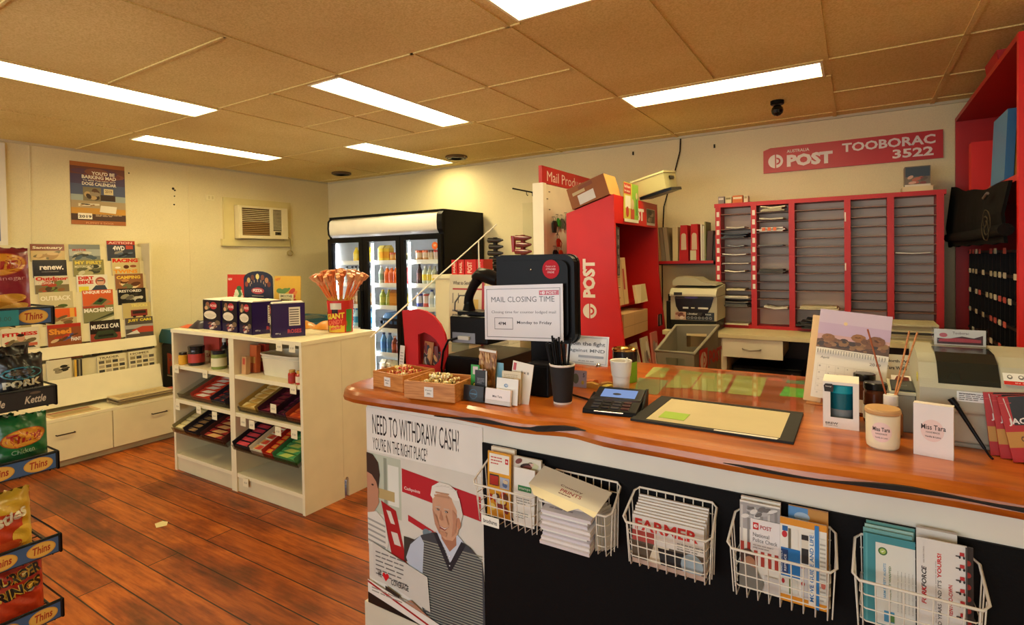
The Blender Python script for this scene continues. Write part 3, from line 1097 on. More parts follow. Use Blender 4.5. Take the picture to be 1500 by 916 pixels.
leaf('brochure', 'white forklift hire brochure with red lettering running upwards, fifth basket', 'brochure', BX[4] + .001, .084, .214, d, y=-.060, rx=-.0, col='dedad6')


def d(f, w, h):
    for k in range(7):
        f.ell(w * .5, h * (.12 + .12 * k), w * .28, h * .028, 'b83830')


leaf('brochure', 'dark strip brochure with red dots at the far right of the fifth basket', 'brochure', BX[4] + .080, .018, .205, d, y=-.04, t=.004, col='3a302c')
leaf('brochure', 'plain folded white pages behind the forklift brochure', 'brochure', BX[4] + .003, .07, .222, lambda f, w, h: f.lines(.004, .02, w * .7, h * .8, 20, 'b8b4b0', 2), y=-.03, t=.012, col='d8d4cf')
# ------------------------------------------------------------------ things on the counter
# wooden sweet trays
def tray(label, loc, rz, w, d_, h, tagline):
    t = T('wooden_tray', label, 'tray', loc, rz)
    M0 = wm(t)
    for nm, q in (('base', (-w / 2 + .008, w / 2 - .008, .008, d_ - .008, .0, .008)), ('front_panel', (-w / 2, w / 2, 0, .008, 0, h)), ('back_panel', (-w / 2, w / 2, d_ - .008, d_, 0, h)),
                  ('side_panel', (-w / 2, -w / 2 + .008, .008, d_ - .008, 0, h)), ('side_panel', (w / 2 - .008, w / 2, .008, d_ - .008, 0, h))):
        b = MB('boxwood')
        b.M = M0
        b.box(*q)
        b.part(nm, t, bevel=.0012)
    b = MB('paper')
    b.M = M0
    f = b.fr((-.018, -.0012, .012), (1, 0, 0), (0, 0, 1))
    f.slab(.036, .034, .001, 'e6e0d8')
    f.text(tagline[0], .005, .02, .026, .005, '4a4a4a')
    f.text(tagline[1], .01, .009, .016, .006, '3a3a3a')
    b.part('price_card', t)
    return t


def sweet(cols, s):
    """a wrapped sweet: plump middle, two twisted fan ends"""
    b = MB('foil')
    prof = [(.006, -.019), (.0035, -.014), (.0015, -.0115), (.0055, -.008), (.0075, -.003), (.0075, .003), (.0055, .008), (.0015, .0115), (.0035, .014), (.006, .019)]
    b.lathe([(r * s, z * s) for r, z in prof], 0, 0, 0, cols[0], 9, cols=[cols[0], cols[0], cols[1], cols[0], cols[1], cols[0], cols[1], cols[0], cols[0]])
    return b


TRAYS = [((-1.49, 1.487, CT), math.radians(-7), ('Musk', '10c'), 'wooden tray of red and yellow sweets at the left counter end'),
         ((-1.246, 1.438, CT), math.radians(8), ('Party', '20c'), 'wooden tray of pale striped sweets overlapping the counter front')]
for ti, (loc, rz, tx, lab) in enumerate(TRAYS):
    tw = .175 if ti == 0 else .205
    tray(lab, loc, rz, tw, .16, .062, tx)
    cols = [[('c8402c', 'e8c878'), ('e0c060', 'f0e4b0'), ('e6d2a0', 'f2ead0'), ('b83828', 'e09060')], [('efe2a8', '5a4a30'), ('f2e8c0', 'c89a48'), ('e8d890', 'f6f0d8')]][ti]
    mm = Mx.Translation(loc) @ Mx.Rotation(rz, 4, 'Z')
    protos = []
    n = 0
    for layer, (nx, ny) in enumerate(((4, 4), (4, 4), (3, 3), (2, 2))):
        for i in range(nx):
            for j in range(ny):
                k = n % len(cols)
                p = mm @ V(((i - (nx - 1) / 2) * (.033 if ti == 0 else .040), .080 + (j - (ny - 1) / 2) * .032, .0185 + layer * .0175))
                rr = (PI / 2, 0, rz + (.35 if (i + j) % 2 else -.3) + PI / 2 * (layer % 2))
                lb = ['%s wrapped sweet in the %s tray, %s layer' % (['red', 'yellow', 'cream', 'dark red'][k] if ti == 0 else ['dark striped', 'gold striped', 'pale yellow'][k], ['left end', 'front'][ti], ['bottom', 'second', 'third', 'top'][layer])][0]
                if len(protos) <= k:
                    o = sweet(cols[k], 1).solo('wrapped_sweet', lb, 'sweet', lb)
                    protos.append(o)
                else:
                    o = protos[k].copy()
                    C.objects.link(o)
                    o['label'] = lb
                o['group'] = lb
                from mathutils import Euler
                o.rotation_euler = rr
                o.location = p - Euler(rr).to_matrix() @ V((0, 0, .019))
                n += 1
# clear crinkled bag of lollies heaped in the left tray
# ---- acrylic card holder and its cards
t = T('card_holder', 'clear acrylic card holder with two pockets at the counter edge', 'card holder', (-1.05, 1.53, CT))
for nm, q in (('base', (-1.148, -.945, 1.493, 1.60, CT, CT + .003)), ('front_lip', (-1.148, -.945, 1.49, 1.493, CT, CT + .018)), ('divider', (-1.058, -1.055, 1.493, 1.59, CT + .003, CT + .05)), ('back_plate', (-1.148, -.945, 1.60, 1.603, CT, CT + .085))):
    MB('acrylic').box(*q).part(nm, t)


def card(name, label, cat, x, y, z, w, h, col, draw=None, t=.002, lean=.2, rz=0, roll=0, mat='satin', group=None):
    b = MB(mat)
    r = V((math.cos(rz) * math.cos(roll), math.sin(rz) * math.cos(roll), -math.sin(roll)))
    n = V((math.sin(rz), -math.cos(rz), 0))
    u = (V((0, 0, 1)) * math.cos(lean) - n * math.sin(lean)).normalized()
    u = (u - r * u.dot(r)).normalized()
    f = b.fr((x, y, z), r, u)
    f.slab(w, h, t, col)
    if draw:
        draw(f, w, h)
    return b.solo(name, label, cat, group)


def d(f, w, h):
    f.ell(w * .5, h * .45, w * .2, w * .2, '2c5c78', n=24)
    f.ell(w * .5, h * .45, w * .17, w * .17, '15151a', n=24)
    f.text('massage', w * .33, h * .4, w * .34, h * .1, '5c9cc0')


card('business_card', 'black business card with a blue ring emblem, front of the card holder', 'card', -1.144, 1.497, CT + .0032, .083, .05, '17171a', d, t=.012, lean=.12)


def d(f, w, h):
    f.text('Miss Tara', w * .3, h * .45, w * .38, h * .14, '3c3436')


card('business_card', 'white business card with small dark lettering at the front right pocket', 'card', -1.052, 1.495, CT + .0032, .098, .05, 'ece4e2', d, t=.010, lean=.12)


def d(f, w, h):
    f.ell(w * .45, h * .72, .008, .006, '5080a8')
    f.text('AB', w * .4, h * .69, w * .12, h * .08, 'e8e8ec')


card('business_card', 'white card with a little blue logo in the second row of the holder', 'card', -1.020, 1.512, CT + .0032, .084, .084, 'e8e6e0', d, t=.002, lean=.12)
card('business_card', 'beige speckled card standing behind the blue logo card', 'card', -1.012, 1.532, CT + .0032, .074, .104, 'd9c9a8', lambda f, w, h: f.lines(w * .1, h * .76, w * .75, h * .16, 3, 'b09c74', 4), lean=.10)


def d(f, w, h):
    f.rect(w * .05, h * .78, w * .14, h * .18, 'c04048')
    f.text('5 x 8', w * .45, h * .74, w * .38, h * .06, '5a5048')


card('business_card', 'tall white card with a red corner, tilted at the back of the holder', 'card', -.997, 1.552, CT + .0032, .08, .138, 'e8e2d4', d, lean=.08, roll=.12)


def d(f, w, h):
    f.blobs(0, 0, w, h * .94, 40, ['8a5420', 'c08a48', 'a0682c', 'd0a060'], 4, .14)
    f.rect(0, h * .95, w, h * .05, 'e6e0d4')


card('leaflet', 'brown wood-grain leaflet rising at the back of the card holder', 'leaflet', -1.137, 1.566, CT + .009, .072, .16, 'a06a30', d, lean=.08, roll=.06)


def d(f, w, h):
    f.ell(w * .5, h * .32, w * .3, h * .14, '14321c')
    f.ell(w * .45, h * .34, w * .14, h * .08, 'd8d870')
    f.rect(w * .25, h * .7, w * .6, h * .25, 'd8c8c4')


card('leaflet', 'green leaflet with a dark badge beside the brown one', 'leaflet', -1.150, 1.548, CT + .0032, .036, .11, '2f9a3c', d, lean=.05)
card('leaflet', 'white and red striped slip beside the green leaflet', 'leaflet', -1.113, 1.545, CT + .0032, .028, .098, 'e4dcd8', lambda f, w, h: [f.poly([(w * .1, h * .5), (w * .3, h * .5), (w * .8, h), (w * .6, h)], 'c05048'), f.rect(w * .5, h * .3, w * .12, h * .2, '3a3a3a')], lean=.05)
card('business_card', 'black card with a white pattern between the leaflets', 'card', -1.112, 1.520, CT + .0032, .05, .1, '161418', lambda f, w, h: [f.lines(w * .2, h * .55, w * .6, h * .2, 4, '8a8a90', 3), f.rect(w * .9, 0, w * .1, h, 'd8d4d0')], lean=.05)
card('leaflet', 'light blue slip at the right of the black patterned card', 'leaflet', -1.07, 1.585, CT + .0032, .034, .118, '7cb4cc', None, lean=.02)

# ---- monitor seen from behind with the closing time notice
t = T('monitor', 'black point of sale monitor seen from behind with a round red sticker', 'monitor', (-1.0, 1.77, CT))
b = MB('plastic', '121113')
rc = .035
out2 = [(-.162 + .0, -.158)] + arc(.125, -.123, rc, -PI / 2, 0, 5) + arc(.125, .125, rc, 0, PI / 2, 5) + [(-.162, .16)]
b.prism([(-1.005 + x * 1.02, 1.303 + z) for x, z in out2], 'y', 1.755, 1.785)
b.prism([(-1.005 + x * .9, 1.303 + z * .88) for x, z in out2], 'y', 1.742, 1.7552)
b.part('back_shell', t, bevel=.004)
b = MB('plastic', '1b1a1c')
b.prism([(-1.005 + x * 1.03, 1.303 + z * 1.02) for x, z in out2], 'y', 1.7852, 1.8)
b.part('bezel', t)
b = MB('plastic', '0e0d0f')
b.box(-1.05, -.96, 1.80, 1.85, CT + .02, 1.30)
b.box(-1.08, -.93, 1.75, 1.90, CT, CT + .02)
b.part('stand', t, bevel=.004)
b = MB('matte')
f = b.fr((-.935, 1.7415, 1.425), (1, 0, 0), (0, 0, 1))
b.prism([(p[0], p[1]) for p in arc(-.927, 1.412, .034, 0, 2 * PI, 22)[:-1]], 'y', 1.7405, 1.7418, 'c4182c')
f = b.fr((-.927, 1.7404, 1.412), (1, 0, 0), (0, 0, 1))
f.text('Contact us for', -.02, .008, .04, .006, 'f0d8d8')
f.text('ATTACHED', -.02, -.003, .04, .007, 'f0d8d8')
f.text('ONLINE', -.014, -.014, .028, .007, 'f0d8d8')
b.part('round_sticker', t, 'round red sticker')
MB('chrome', 'c0c0c4').ball((-1.01, 1.741, 1.41), .004).part('badge', t)

b = MB('gloss')
f = b.fr((-1.208, 1.726, 1.145), (1, 0, .035), (0, 0, 1))
f.slab(.335, .205, .002, 'e4dfe2')
for q in ((.01, .01, .315, .002), (.01, .19, .315, .002), (.01, .01, .002, .182), (.323, .01, .002, .182)):
    f.rect(*q, '5a5458', l=.0004)
f.text('MAIL CLOSING TIME', .032, .142, .27, .02, '3a3438', -.002)
f.text('Closing time for counter lodged mail', .032, .097, .275, .013, '5a5458', 0)
f.text('Monday to Friday', .145, .058, .145, .014, '3a3438', .012)
for q in ((.045, .04, .082, .002), (.045, .082, .082, .002), (.045, .04, .002, .042), (.125, .04, .002, .044)):
    f.rect(*q, '6a6468', l=.0004)
f.text('4PM', .062, .056, .034, .012, '4a4448')
f.rect(.24, .166, .08, .017, 'c03848')
f.text('POST', .27, .169, .04, .010, 'f0e0e2')
f.postlogo(.258, .1745, .006, 'f0e0e2', 'c03848')
f.text('x', .245, .171, .006, .006, 'f0e0e2')
b.solo('closing_sign', 'laminated mail closing time notice taped to the monitor back', 'notice')

# black speaker block under the monitor
t = T('speaker_box', 'black box standing under the monitor behind the card holder', 'box', (-.93, 1.70, CT))
MB('plastic', '18171a').box(-.99, -.90, 1.66, 1.735, CT, CT + .115).part('case', t, bevel=.006)
MB('black', '0c0c0d').box(-.983, -.907, 1.657, 1.66, CT + .01, CT + .105).part('grille', t)

# cup of black straws
t = T('straw_cup', 'black ripple paper cup with white rim full of black straws', 'cup', (-.832, 1.632, CT))
b = MB('matte', '1a181a')
b.lathe([(.031, .006), (.042, .122), (.0415, .124), (.039, .124), (.029, .010)], -.832, 1.632, CT, n=28)
b.part('sleeve', t)
MB('satin', 'e6e0d8').lathe([(.0415, .124), (.0432, .127), (.0425, .131), (.040, .131), (.039, .124)], -.832, 1.632, CT, n=28).part('rim', t)
MB('satin', 'e6e0d8').lathe([(.0305, 0), (.0312, .006), (.028, .006), (.028, 0)], -.832, 1.632, CT, n=28).part('foot_ring', t)
for i in range(16):
    a, rr = i * 2.4, .006 + .020 * ((i * 7) % 10) / 10
    x, y = -.832 + rr * math.cos(a), 1.632 + rr * math.sin(a)
    k = 1.55 if i != 3 else 1.2
    b = MB('plastic', '141316')
    b.tube([(x * 1, y, CT + .012), (-.832 + (x + .832) * k - (.022 if i != 5 else -.016), 1.632 + (y - 1.632) * k * .8, CT + .195 + .008 * ((i * 3) % 4))], .0036, n=6)
    b.solo('drinking_straw', (ORD + ['fifteenth', 'sixteenth'])[i].capitalize() + ' black straw standing in the black ripple cup', 'straw', 'straws in the black cup')

# card terminal
t = T('card_terminal', 'black card payment terminal with a blue tilted screen', 'card terminal', (-.655, 1.66, CT), math.radians(8))
M0 = wm(t)


def lb(mat_, col=None):
    b = MB(mat_, col or 'ffffff')
    b.M = M0
    return b


b = lb('plastic', '151416')
b.prism([(-.10, 0), (.105, 0), (.105, .020), (.02, .026), (-.02, .026), (-.095, .014)], 'x', -.082, .082)
b.part('body', t, bevel=.004)
ub = V((0, .118, .040)).normalized()
b = lb('plastic', '1c1b1e')
f = b.fr((-.078, .004, .0262), (1, 0, 0), (0, 1, .20))
f.slab(.156, .088, .010, '1c1b1e')
b.part('screen_frame', t, bevel=.003)
b = lb('lamp_screen')
f = b.fr((-.055, .014, .0292), (1, 0, 0), (0, 1, .20))
f.slab(.112, .058, .001, '8fa6d8', 'lamp_screen')
f.ell(.05, .022, .014, .008, '3a3c48', mat='plastic')
b.part('screen', t, 'lit blue screen')
b = lb('plastic', '302f33')
for i in range(4):
    for j in range(3):
        f = b.fr((-.06 + i * .031, -.082 + j * .022, .0185 + j * .0034), (1, 0, 0), (0, 1, .15))
        f.slab(.024, .013, .004, ['3a3940', '2a292d', '3a3940', '4c2c2c'][i])
b.part('keypad', t)
MB('chrome', 'd0ccc8').tube([M0 @ V((-.045, -.099, .010)), M0 @ V((.045, -.099, .010))], .0022).part('card_slot', t)
b = lb('plastic', '131214')
b.prism([(-.05, 0), (.06, 0), (.075, .05), (.06, .052), (.0, .018)], 'x', .084, .09)
b.part('side_guard', t)
b = lb('plastic', '131214')
b.prism([(-.05, 0), (.06, 0), (.06, .03), (.0, .018)], 'x', -.09, -.084)
b.part('side_guard', t)
MB('plastic', '131214').tube([(-.735, 1.66, CT + .01), (-.77, 1.69, CT + .006), (-.83, 1.715, CT + .006), (-.87, 1.745, CT + .006), (-.885, 1.79, CT + .006)], .004).part('lead', t)

# donation box and its sign
t = T('donation_box', 'clear donation box with banknotes under a small white sign', 'donation box', (-.815, 1.90, CT))
for q in ((-.91, -.72, 1.84, 1.843, 0, .078), (-.91, -.72, 1.957, 1.96, 0, .078), (-.91, -.907, 1.843, 1.957, 0, .078), (-.723, -.72, 1.843, 1.957, 0, .078), (-.912, -.718, 1.838, 1.962, .078, .083)):
    MB('acrylic').box(*q[:4], CT + q[4], CT + q[5]).part('clear_panel', t)
MB('chrome', 'c8c0b4').lathe([(.008, 0), (.008, .008), (.004, .012)], -.80, 1.86, CT + .083).part('lock_knob', t)


def d(f, w, h):
    for q in ((.006, .006, w - .012, .0012), (.006, h - .007, w - .012, .0012), (.006, .006, .0012, h - .012), (w - .007, .006, .0012, h - .012)):
        f.rect(*q, '7a84a8', l=.0004)
    f.text('Join the fight', .014, h * .62, w * .84, h * .17, '5a5a60', .02)
    f.text('against MND', .014, h * .40, w * .84, h * .15, '66666c', .02)
    f.rect(w * .3, h * .25, w * .6, h * .08, '8a8a94')
    f.lines(w * .3, h * .1, w * .55, h * .08, 1, 'a0a0a8', 3)


card('donation_sign', 'small white laminated sign about joining a fight above the donation box', 'sign', -.935, 1.865, CT + .0835, .168, .108, 'dfdfe6', d, lean=.18, mat='gloss')


def d(f, w, h):
    f.ell(w * .28, h * .5, w * .2, h * .3, '6c7068')
    f.ell(w * .75, h * .3, w * .1, h * .12, 'c8b04a')
    f.text('5', w * .75, h * .62, w * .12, h * .24, '4a4460', .03)


card('banknote', 'mauve five dollar note propped inside the donation box', 'banknote', -.905, 1.85, CT + .001, .06, .062, 'b9a8c8', d, t=.0008, lean=.1)
for i, (x, y, c, l) in enumerate(((-.83, 1.87, 'd8a040', 'folded orange note'), (-.78, 1.90, 'c08848', 'brown folded note'), (-.76, 1.865, 'd8b848', 'yellow folded note'), (-.85, 1.915, 'd06c3c', 'reddish folded note'))):
    b = MB('paper', c)
    b.prism([(-.03, 0), (.03, 0), (.026, .014), (.0, .020), (-.024, .016)], 'y', -.012, .012)
    o = b.solo('banknote', l + ' lying in the clear donation box', 'banknote')
    o.location = (x, y, CT + .001)
    o.rotation_euler.z = .5 * i
# foam cup and coffee tin
t = T('foam_cup', 'tall white foam cup with a spoon standing in front of the tin', 'cup', (-.70, 1.825, CT))
MB('matte', 'eae6de').lathe([(.025, 0), (.030, .06), (.031, .066), (.033, .068), (.0375, .116), (.0385, .118), (.0375, .121), (.034, .119), (.026, .004)], -.70, 1.825, CT, n=28).part('cup', t)
MB('satin', 'f0ece4').tube([(-.70, 1.825, CT + .02), (-.682, 1.82, CT + .10), (-.675, 1.818, CT + .132)], .003).part('spoon', t)
t = T('coffee_tin', 'round tin with gold rim and green label behind the foam cup', 'tin', (-.735, 1.93, CT))
t.location = (-.765, 2.035, CT + .001)
MB('gloss').lathe([(.047, 0), (.047, .078), (.047, .118)], -.765, 2.035, CT + .001, n=30, cols=['86b832', '20202c']).part('body', t)
b = MB('chrome', 'd8b878')
b.lathe([(.0475, .118), (.0495, .120), (.0495, .126), (.046, .128), (.043, .123), (.0001, .123)], -.765, 2.035, CT + .001, n=30)
b.part('gold_lid', t, 'gold rimmed lid')
b = MB('satin', '1c2c14')
for z, h in ((.045, .016), (.03, .008)):
    pts = [(-.765 + .0476 * math.cos(a), 2.035 + .0476 * math.sin(a)) for a in [-1.3 + .12 * i for i in range(6)]]
    for p, q in zip(pts, pts[1:]):
        b.add([(p[0], p[1], CT + z), (q[0], q[1], CT + z), (q[0], q[1], CT + z + h), (p[0], p[1], CT + z + h)], [(0, 1, 2, 3)])
b.part('label_print', t)

# ---- desk mat, glass plate and sheets
t = T('desk_mat', 'black edged desk writing mat with a beige blotter at the counter front', 'mat', (-.352, 1.69, CT))
b = MB('matte', '262320')
b.box(-.565, -.137, 1.543, 1.848, CT, CT + .003)
b.part('backing', t)
b = MB('paper')
f = b.fr((-.527, 1.562, CT + .0045), (1, 0, 0), (0, 1, 0))
f.slab(.357, .272, .0012, 'ccbc94')
rr = random.Random(3)
for k in range(16):
    f.rect(.03 + rr.random() * .1, .02 + k * .0145, .1 + rr.random() * .18, .0012, 'c8b98e', l=.0004)
b.part('blotter', t)
MB('paper', '9cc03a').box(-.50, -.425, 1.6, 1.672, CT + .0052, CT + .0058).part('sticky_note', t, 'lime green sticky note')
b = MB('matte', '201d1a')
b.prism([(-.565, 1.542), (-.137, 1.542), (-.137, 1.561), (-.565, 1.561)], 'z', CT + .0032, CT + .007)
b.prism([(-.565, 1.561), (-.527, 1.561), (-.527, 1.832), (-.565, 1.832)], 'z', CT + .0032, CT + .007)
b.prism([(-.17, 1.561), (-.137, 1.561), (-.137, 1.832), (-.17, 1.832)], 'z', CT + .0032, CT + .007)
b.prism([(-.565, 1.833), (-.137, 1.833), (-.137, 1.848), (-.565, 1.848)], 'z', CT + .0032, CT + .007)
b.part('edging', t, 'black vinyl corner strips')
b = MB('paper', 'f0e8d8')
b.prism([(-.33, 1.541), (-.175, 1.541), (-.172, 1.552), (-.33, 1.549)], 'z', CT + .0075, CT + .0085)
b.part('paper_edge', t)
SH = [(((-.721, 2.139), (-.651, 2.158), (-.681, 2.35), (-.751, 2.345)), 'a3a458', 'small pale green sheet with a cut corner at the far end'),
      (((-.673, 1.872), (-.59, 1.882), (-.619, 2.115), (-.736, 2.11)), '7f8858', 'grey-green chart under the glass behind the foam cup'),
      (((-.597, 1.997), (-.516, 2.026), (-.542, 2.33), (-.632, 2.34)), '9c9e52', 'first olive sheet from the coffee tin under the counter glass'),
      (((-.507, 2.016), (-.396, 2.02), (-.421, 2.338), (-.536, 2.333)), 'a2a356', 'second olive sheet from the coffee tin, widest under the glass'),
      (((-.383, 2.013), (-.279, 2.017), (-.299, 2.34), (-.407, 2.328)), 'a6a552', 'third olive sheet from the coffee tin under the glass'),
      (((-.29, 2.305), (-.24, 2.301), (-.247, 2.345), (-.292, 2.34)), 'd05c38', 'small orange-red card under the back of the glass'),
      (((-.226, 2.275), (-.165, 2.28), (-.17, 2.345), (-.226, 2.331)), '4c8458', 'dark green card under the back of the glass'),
      (((-.225, 2.06), (-.145, 2.068), (-.162, 2.2), (-.223, 2.215)), '55b52e', 'bright green card under the glass beside the calendar')]
for i, (p, c, l) in enumerate(SH):
    b = MB('paper', c)
    b.prism(p, 'z', CT, CT + .0008)
    if i < 5:
        o, rx, uy = V((*p[0], CT + .0009)), V((*p[1], CT + .0009)) - V((*p[0], CT + .0009)), V((*p[3], CT + .0009)) - V((*p[0], CT + .0009))
        rr = random.Random(i)
        for k in range(14):
            a0, a1, v = .06 + rr.random() * .2, .6 + rr.random() * .34, .06 + k * .064
            vs = [o + rx * a + uy * (v + dv) for a, dv in ((a0, 0), (a1, 0), (a1, .014), (a0, .014))]
            b.add(vs, [(0, 1, 2, 3)], '77803c' if i != 1 else '5c6640')
    b.solo('paper_sheet', l, 'sheet')
b = MB('glass')
b.prism([(-.705, 1.862), (-.112, 1.862), (-.112, 2.385), (-.705, 2.385)], 'z', CT + .0011, CT + .006)
b.solo('glass_plate', 'sheet of clear glass lying over papers on the rear of the counter', 'glass plate')

# ---- calendar on an easel
t = T('desk_calendar', 'large desk calendar with a boulder sunset photo on a timber easel', 'calendar', (-.03, 2.03, CT))
r_, u_ = V((.995, 0, -.10)).normalized(), V((.13, .2, .97)).normalized()
u_ = (u_ - r_ * u_.dot(r_)).normalized()
b = MB('satin')
f = b.fr((-.128, 2.0, CT + .024), r_, u_)
W_, H_ = .195, .285
f.slab(W_, H_, .003, 'e6dcca')
f.rect(0, H_ * .58, W_, H_ * .42, 'b9a0bc')
f.rect(0, H_ * .85, W_, H_ * .15, 'c4b0c4')
f.rect(0, H_ * .58, W_, H_ * .14, 'c49a98')
f.ell(W_ * .38, H_ * .86, W_ * .028, W_ * .028, 'e8c890')
f.poly([(0, H_ * .56), (W_, H_ * .56), (W_, H_ * .68), (W_ * .8, H_ * .69), (W_ * .5, H_ * .67), (W_ * .25, H_ * .68), (0, H_ * .66)], '5a3c24')
rr = random.Random(12)
for k in range(90):
    a = rr.uniform(.004, .012)
    f.ell(a + rr.random() * (W_ - 2 * a), H_ * .565 + a * .7 + rr.random() * H_ * .085, a, a * .65, rr.choice(['7a4e2c', '5c3a22', '8a6238', '3c281a', '9a6c40']), n=9, l=.0008 + k * .00002)
for cx, cy_, a, c in ((.16, .70, .1, '8a5a30'), (.58, .73, .11, '94602e'), (.82, .72, .13, '7c4c28'), (.68, .70, .07, '6a4224')):
    f.poly([(W_ * cx + W_ * a * math.cos(k * PI / 5) * (1 if k % 2 else .92), max(H_ * .6, H_ * cy_ - W_ * .02 + W_ * a * .62 * math.sin(k * PI / 5))) for k in range(10)], c, l=.003 + cx * .0001)
    for k in range(12):
        aa, rd = rr.uniform(0, 6.28), rr.uniform(0, .7)
        f.ell(W_ * cx + W_ * a * rd * math.cos(aa), H_ * cy_ + W_ * a * rd * .5 * math.sin(aa) - .002, W_ * a * .16, W_ * a * .08, shade(c, rr.choice([.55, .7, 1.2, 1.4])), l=.0032, rot=rr.uniform(-.5, .5), n=8)
f.rect(0, H_ * .505, W_, H_ * .06, 'e6dcca', l=.0034)
f.text('The Heathcote region Tooborac', W_ * .25, H_ * .545, W_ * .55, H_ * .012, '8a8078', l=.0036)
f.text('April', W_ * .08, H_ * .44, W_ * .12, H_ * .03, '7a7068')
f.text('2019', W_ * .76, H_ * .44, W_ * .15, H_ * .032, '7a7068')
for k in range(5):
    f.rect(W_ * .05, H_ * (.38 - k * .075), W_ * .9, .0006, 'c8bca8')
    for j in range(7):
        f.text(str(1 + k * 7 + j), W_ * (.07 + j * .13), H_ * (.35 - k * .075), W_ * .025, H_ * .016, 'a89c90', l=.0005)
for j in range(8):
    f.rect(W_ * (.05 + j * .128), H_ * .08, .0006, H_ * .3, 'c8bca8', l=.0004)
b.part('page', t)
b = MB('metal', '8a8680')
for k in range(26):
    p = f.pt(W_ * (.03 + .037 * k), H_ * .525, .002)
    b.tube([p + f.u * .006 + f.n * .001, p + f.n * .005, p - f.u * .006 + f.n * .001], .0009, n=4)
b.part('wire_binding', t)
b = MB('boxwood')
g = b.fr((-.150, 2.012, CT + .007), r_, u_)
g.slab(.05, .28, .01, 'dcb888', 'card')
b.part('easel_board', t)
b = MB('boxwood')
b.tube([f.pt(.1, .2, -.008), (-.02, 2.2, CT + .009)], .006, n=6)
b.box(-.14, .07, 1.985, 2.03, CT + .0065 * 0 + .0003, CT + .003)
b.part('easel_strut', t)

# ---- reusable cup carton
t = T('cup_carton', 'white cup gift carton with a window showing a teal cup', 'carton', (-.035, 1.8, CT), math.radians(3))
x0, x1, y0, y1, h = -.081, .004, 1.745, 1.848, .126
b = MB('card', 'ece8e0')
f = b.fr((x0, y0, CT), (1, 0, 0), (0, 0, 1))
w = x1 - x0
b.box(x0, x0 + .018, y0, y0 + .002, CT, CT + h)
b.box(x1 - .014, x1, y0, y0 + .002, CT, CT + h)
b.box(x0 + .018, x1 - .014, y0, y0 + .002, CT, CT + .030)
b.box(x0 + .018, x1 - .014, y0, y0 + .002, CT + h - .006, CT + h)
f = b.fr((x0, y0, CT), (1, 0, 0), (0, 0, 1))
f.text('BREW', .006, .010, .03, .006, '3a3a3a', .02)
f.lines(.006, .005, .05, .004, 1, '9a9a94', 1)
b.part('window_panel', t)
b = MB('card', 'ece8e0')
b.box(x0, x0 + .002, y0 + .002, y1, CT, CT + h)
b.box(x0 + .002, x1 - .002, y1 - .002, y1, CT, CT + h)
b.box(x0 + .002, x1 - .002, y0 + .002, y1 - .002, CT, CT + .002)
b.part('shell', t)
b = MB('card', 'efebe2')
b.box(x0, x1, y0, y1, CT + h, CT + h + .002)
b.part('lid_flap', t)
b = MB('card', '2a2420')
b.box(x1 - .002, x1, y0 + .002, y1, CT, CT + h)
f = b.fr((x1, y0 + .006, CT), (0, 1, 0), (0, 0, 1))
f.lines(.03, .04, .06, .06, 5, '5c5048', 4)
b.part('side_panel', t, 'dark printed side')
b = MB('card', '2c2826')
b.prism([(p[0], p[1]) for p in [(x0 + .004, CT + .1), (x0 + .024, CT + .1), (x0 + .026, CT + .116), (x0 + .022, CT + .122), (x0 + .006, CT + .122), (x0 + .002, CT + .116)]], 'y', y0 - .0012, y0)
f = b.fr((x0 + .006, y0 - .0013, CT + .106), (1, 0, 0), (0, 0, 1))
f.text('keep', .001, .006, .014, .005, 'd8d4cc')
b.part('corner_badge', t)
t = T('travel_cup', 'teal travel cup inside the white carton window', 'cup', (-.04, 1.797, CT + .0022))
cx, cy_ = -.038, 1.797
MB('gloss', '1ea0b0').lathe([(.036, .09), (.038, .092), (.038, .112), (.03, .117), (.0001, .117)], cx, cy_, CT + .0022, n=26).part('lid', t)
MB('satin', '0f6674').lathe([(.031, .045), (.035, .09)], cx, cy_, CT + .0022, n=26).part('band', t)
MB('gloss', '8c8e8c').lathe([(.027, 0), (.031, .045)], cx, cy_, CT + .0022, n=26).part('base', t)

# ---- candle, diffuser, jars, gift box
t = T('candle_jar', 'frosted candle jar with cork lid and pink round label', 'candle', (.053, 1.632, CT))
MB('satin', 'e9e0c2').lathe([(.030, 0), (.034, .004), (.0355, .015), (.0365, .082), (.034, .084), (.0001, .084)], .053, 1.632, CT, n=32).part('jar', t)
MB('card', 'c59a66').lathe([(.036, .0845), (.0385, .088), (.0385, .094), (.036, .098), (.0001, .098)], .053, 1.632, CT, n=32).part('cork_lid', t)
b = MB('paper')


def cyl(cx, cy, r, a0):
    def m(x, z, l=0):
        a = a0 + x / r
        return (cx + (r + l) * math.cos(a), cy + (r + l) * math.sin(a), z)
    return m


m = cyl(.053, 1.632, .0366, -PI / 2 - .12)
for k in range(10):
    x0_, x1_ = -.022 + .0044 * k, -.022 + .0044 * (k + 1)
    hh = lambda x: .024 * math.sqrt(max(0, 1 - (x / .0225) ** 2))
    b.add([m(x0_, CT + .045 - hh(x0_)), m(x1_, CT + .045 - hh(x1_)), m(x1_, CT + .045 + hh(x1_)), m(x0_, CT + .045 + hh(x0_))], [(0, 1, 2, 3)], 'ecd0cc')
for s_, w_, h_, z_ in (('Miss Tara', .036, .010, .047), ('HANDMADE', .024, .004, .039), ('Vanilla & Lime', .026, .004, .03)):
    vs, fs = text_geo(s_, .02 if h_ > .008 else 0)
    b.add([m((a - .5) * w_, CT + z_ + c * h_, .0004) for a, c in vs], fs, '3a3032')
b.part('round_label', t, 'round pink label')
t = T('reed_diffuser', 'amber reed diffuser bottle with white collar and three reeds', 'diffuser', (.075, 1.755, CT))
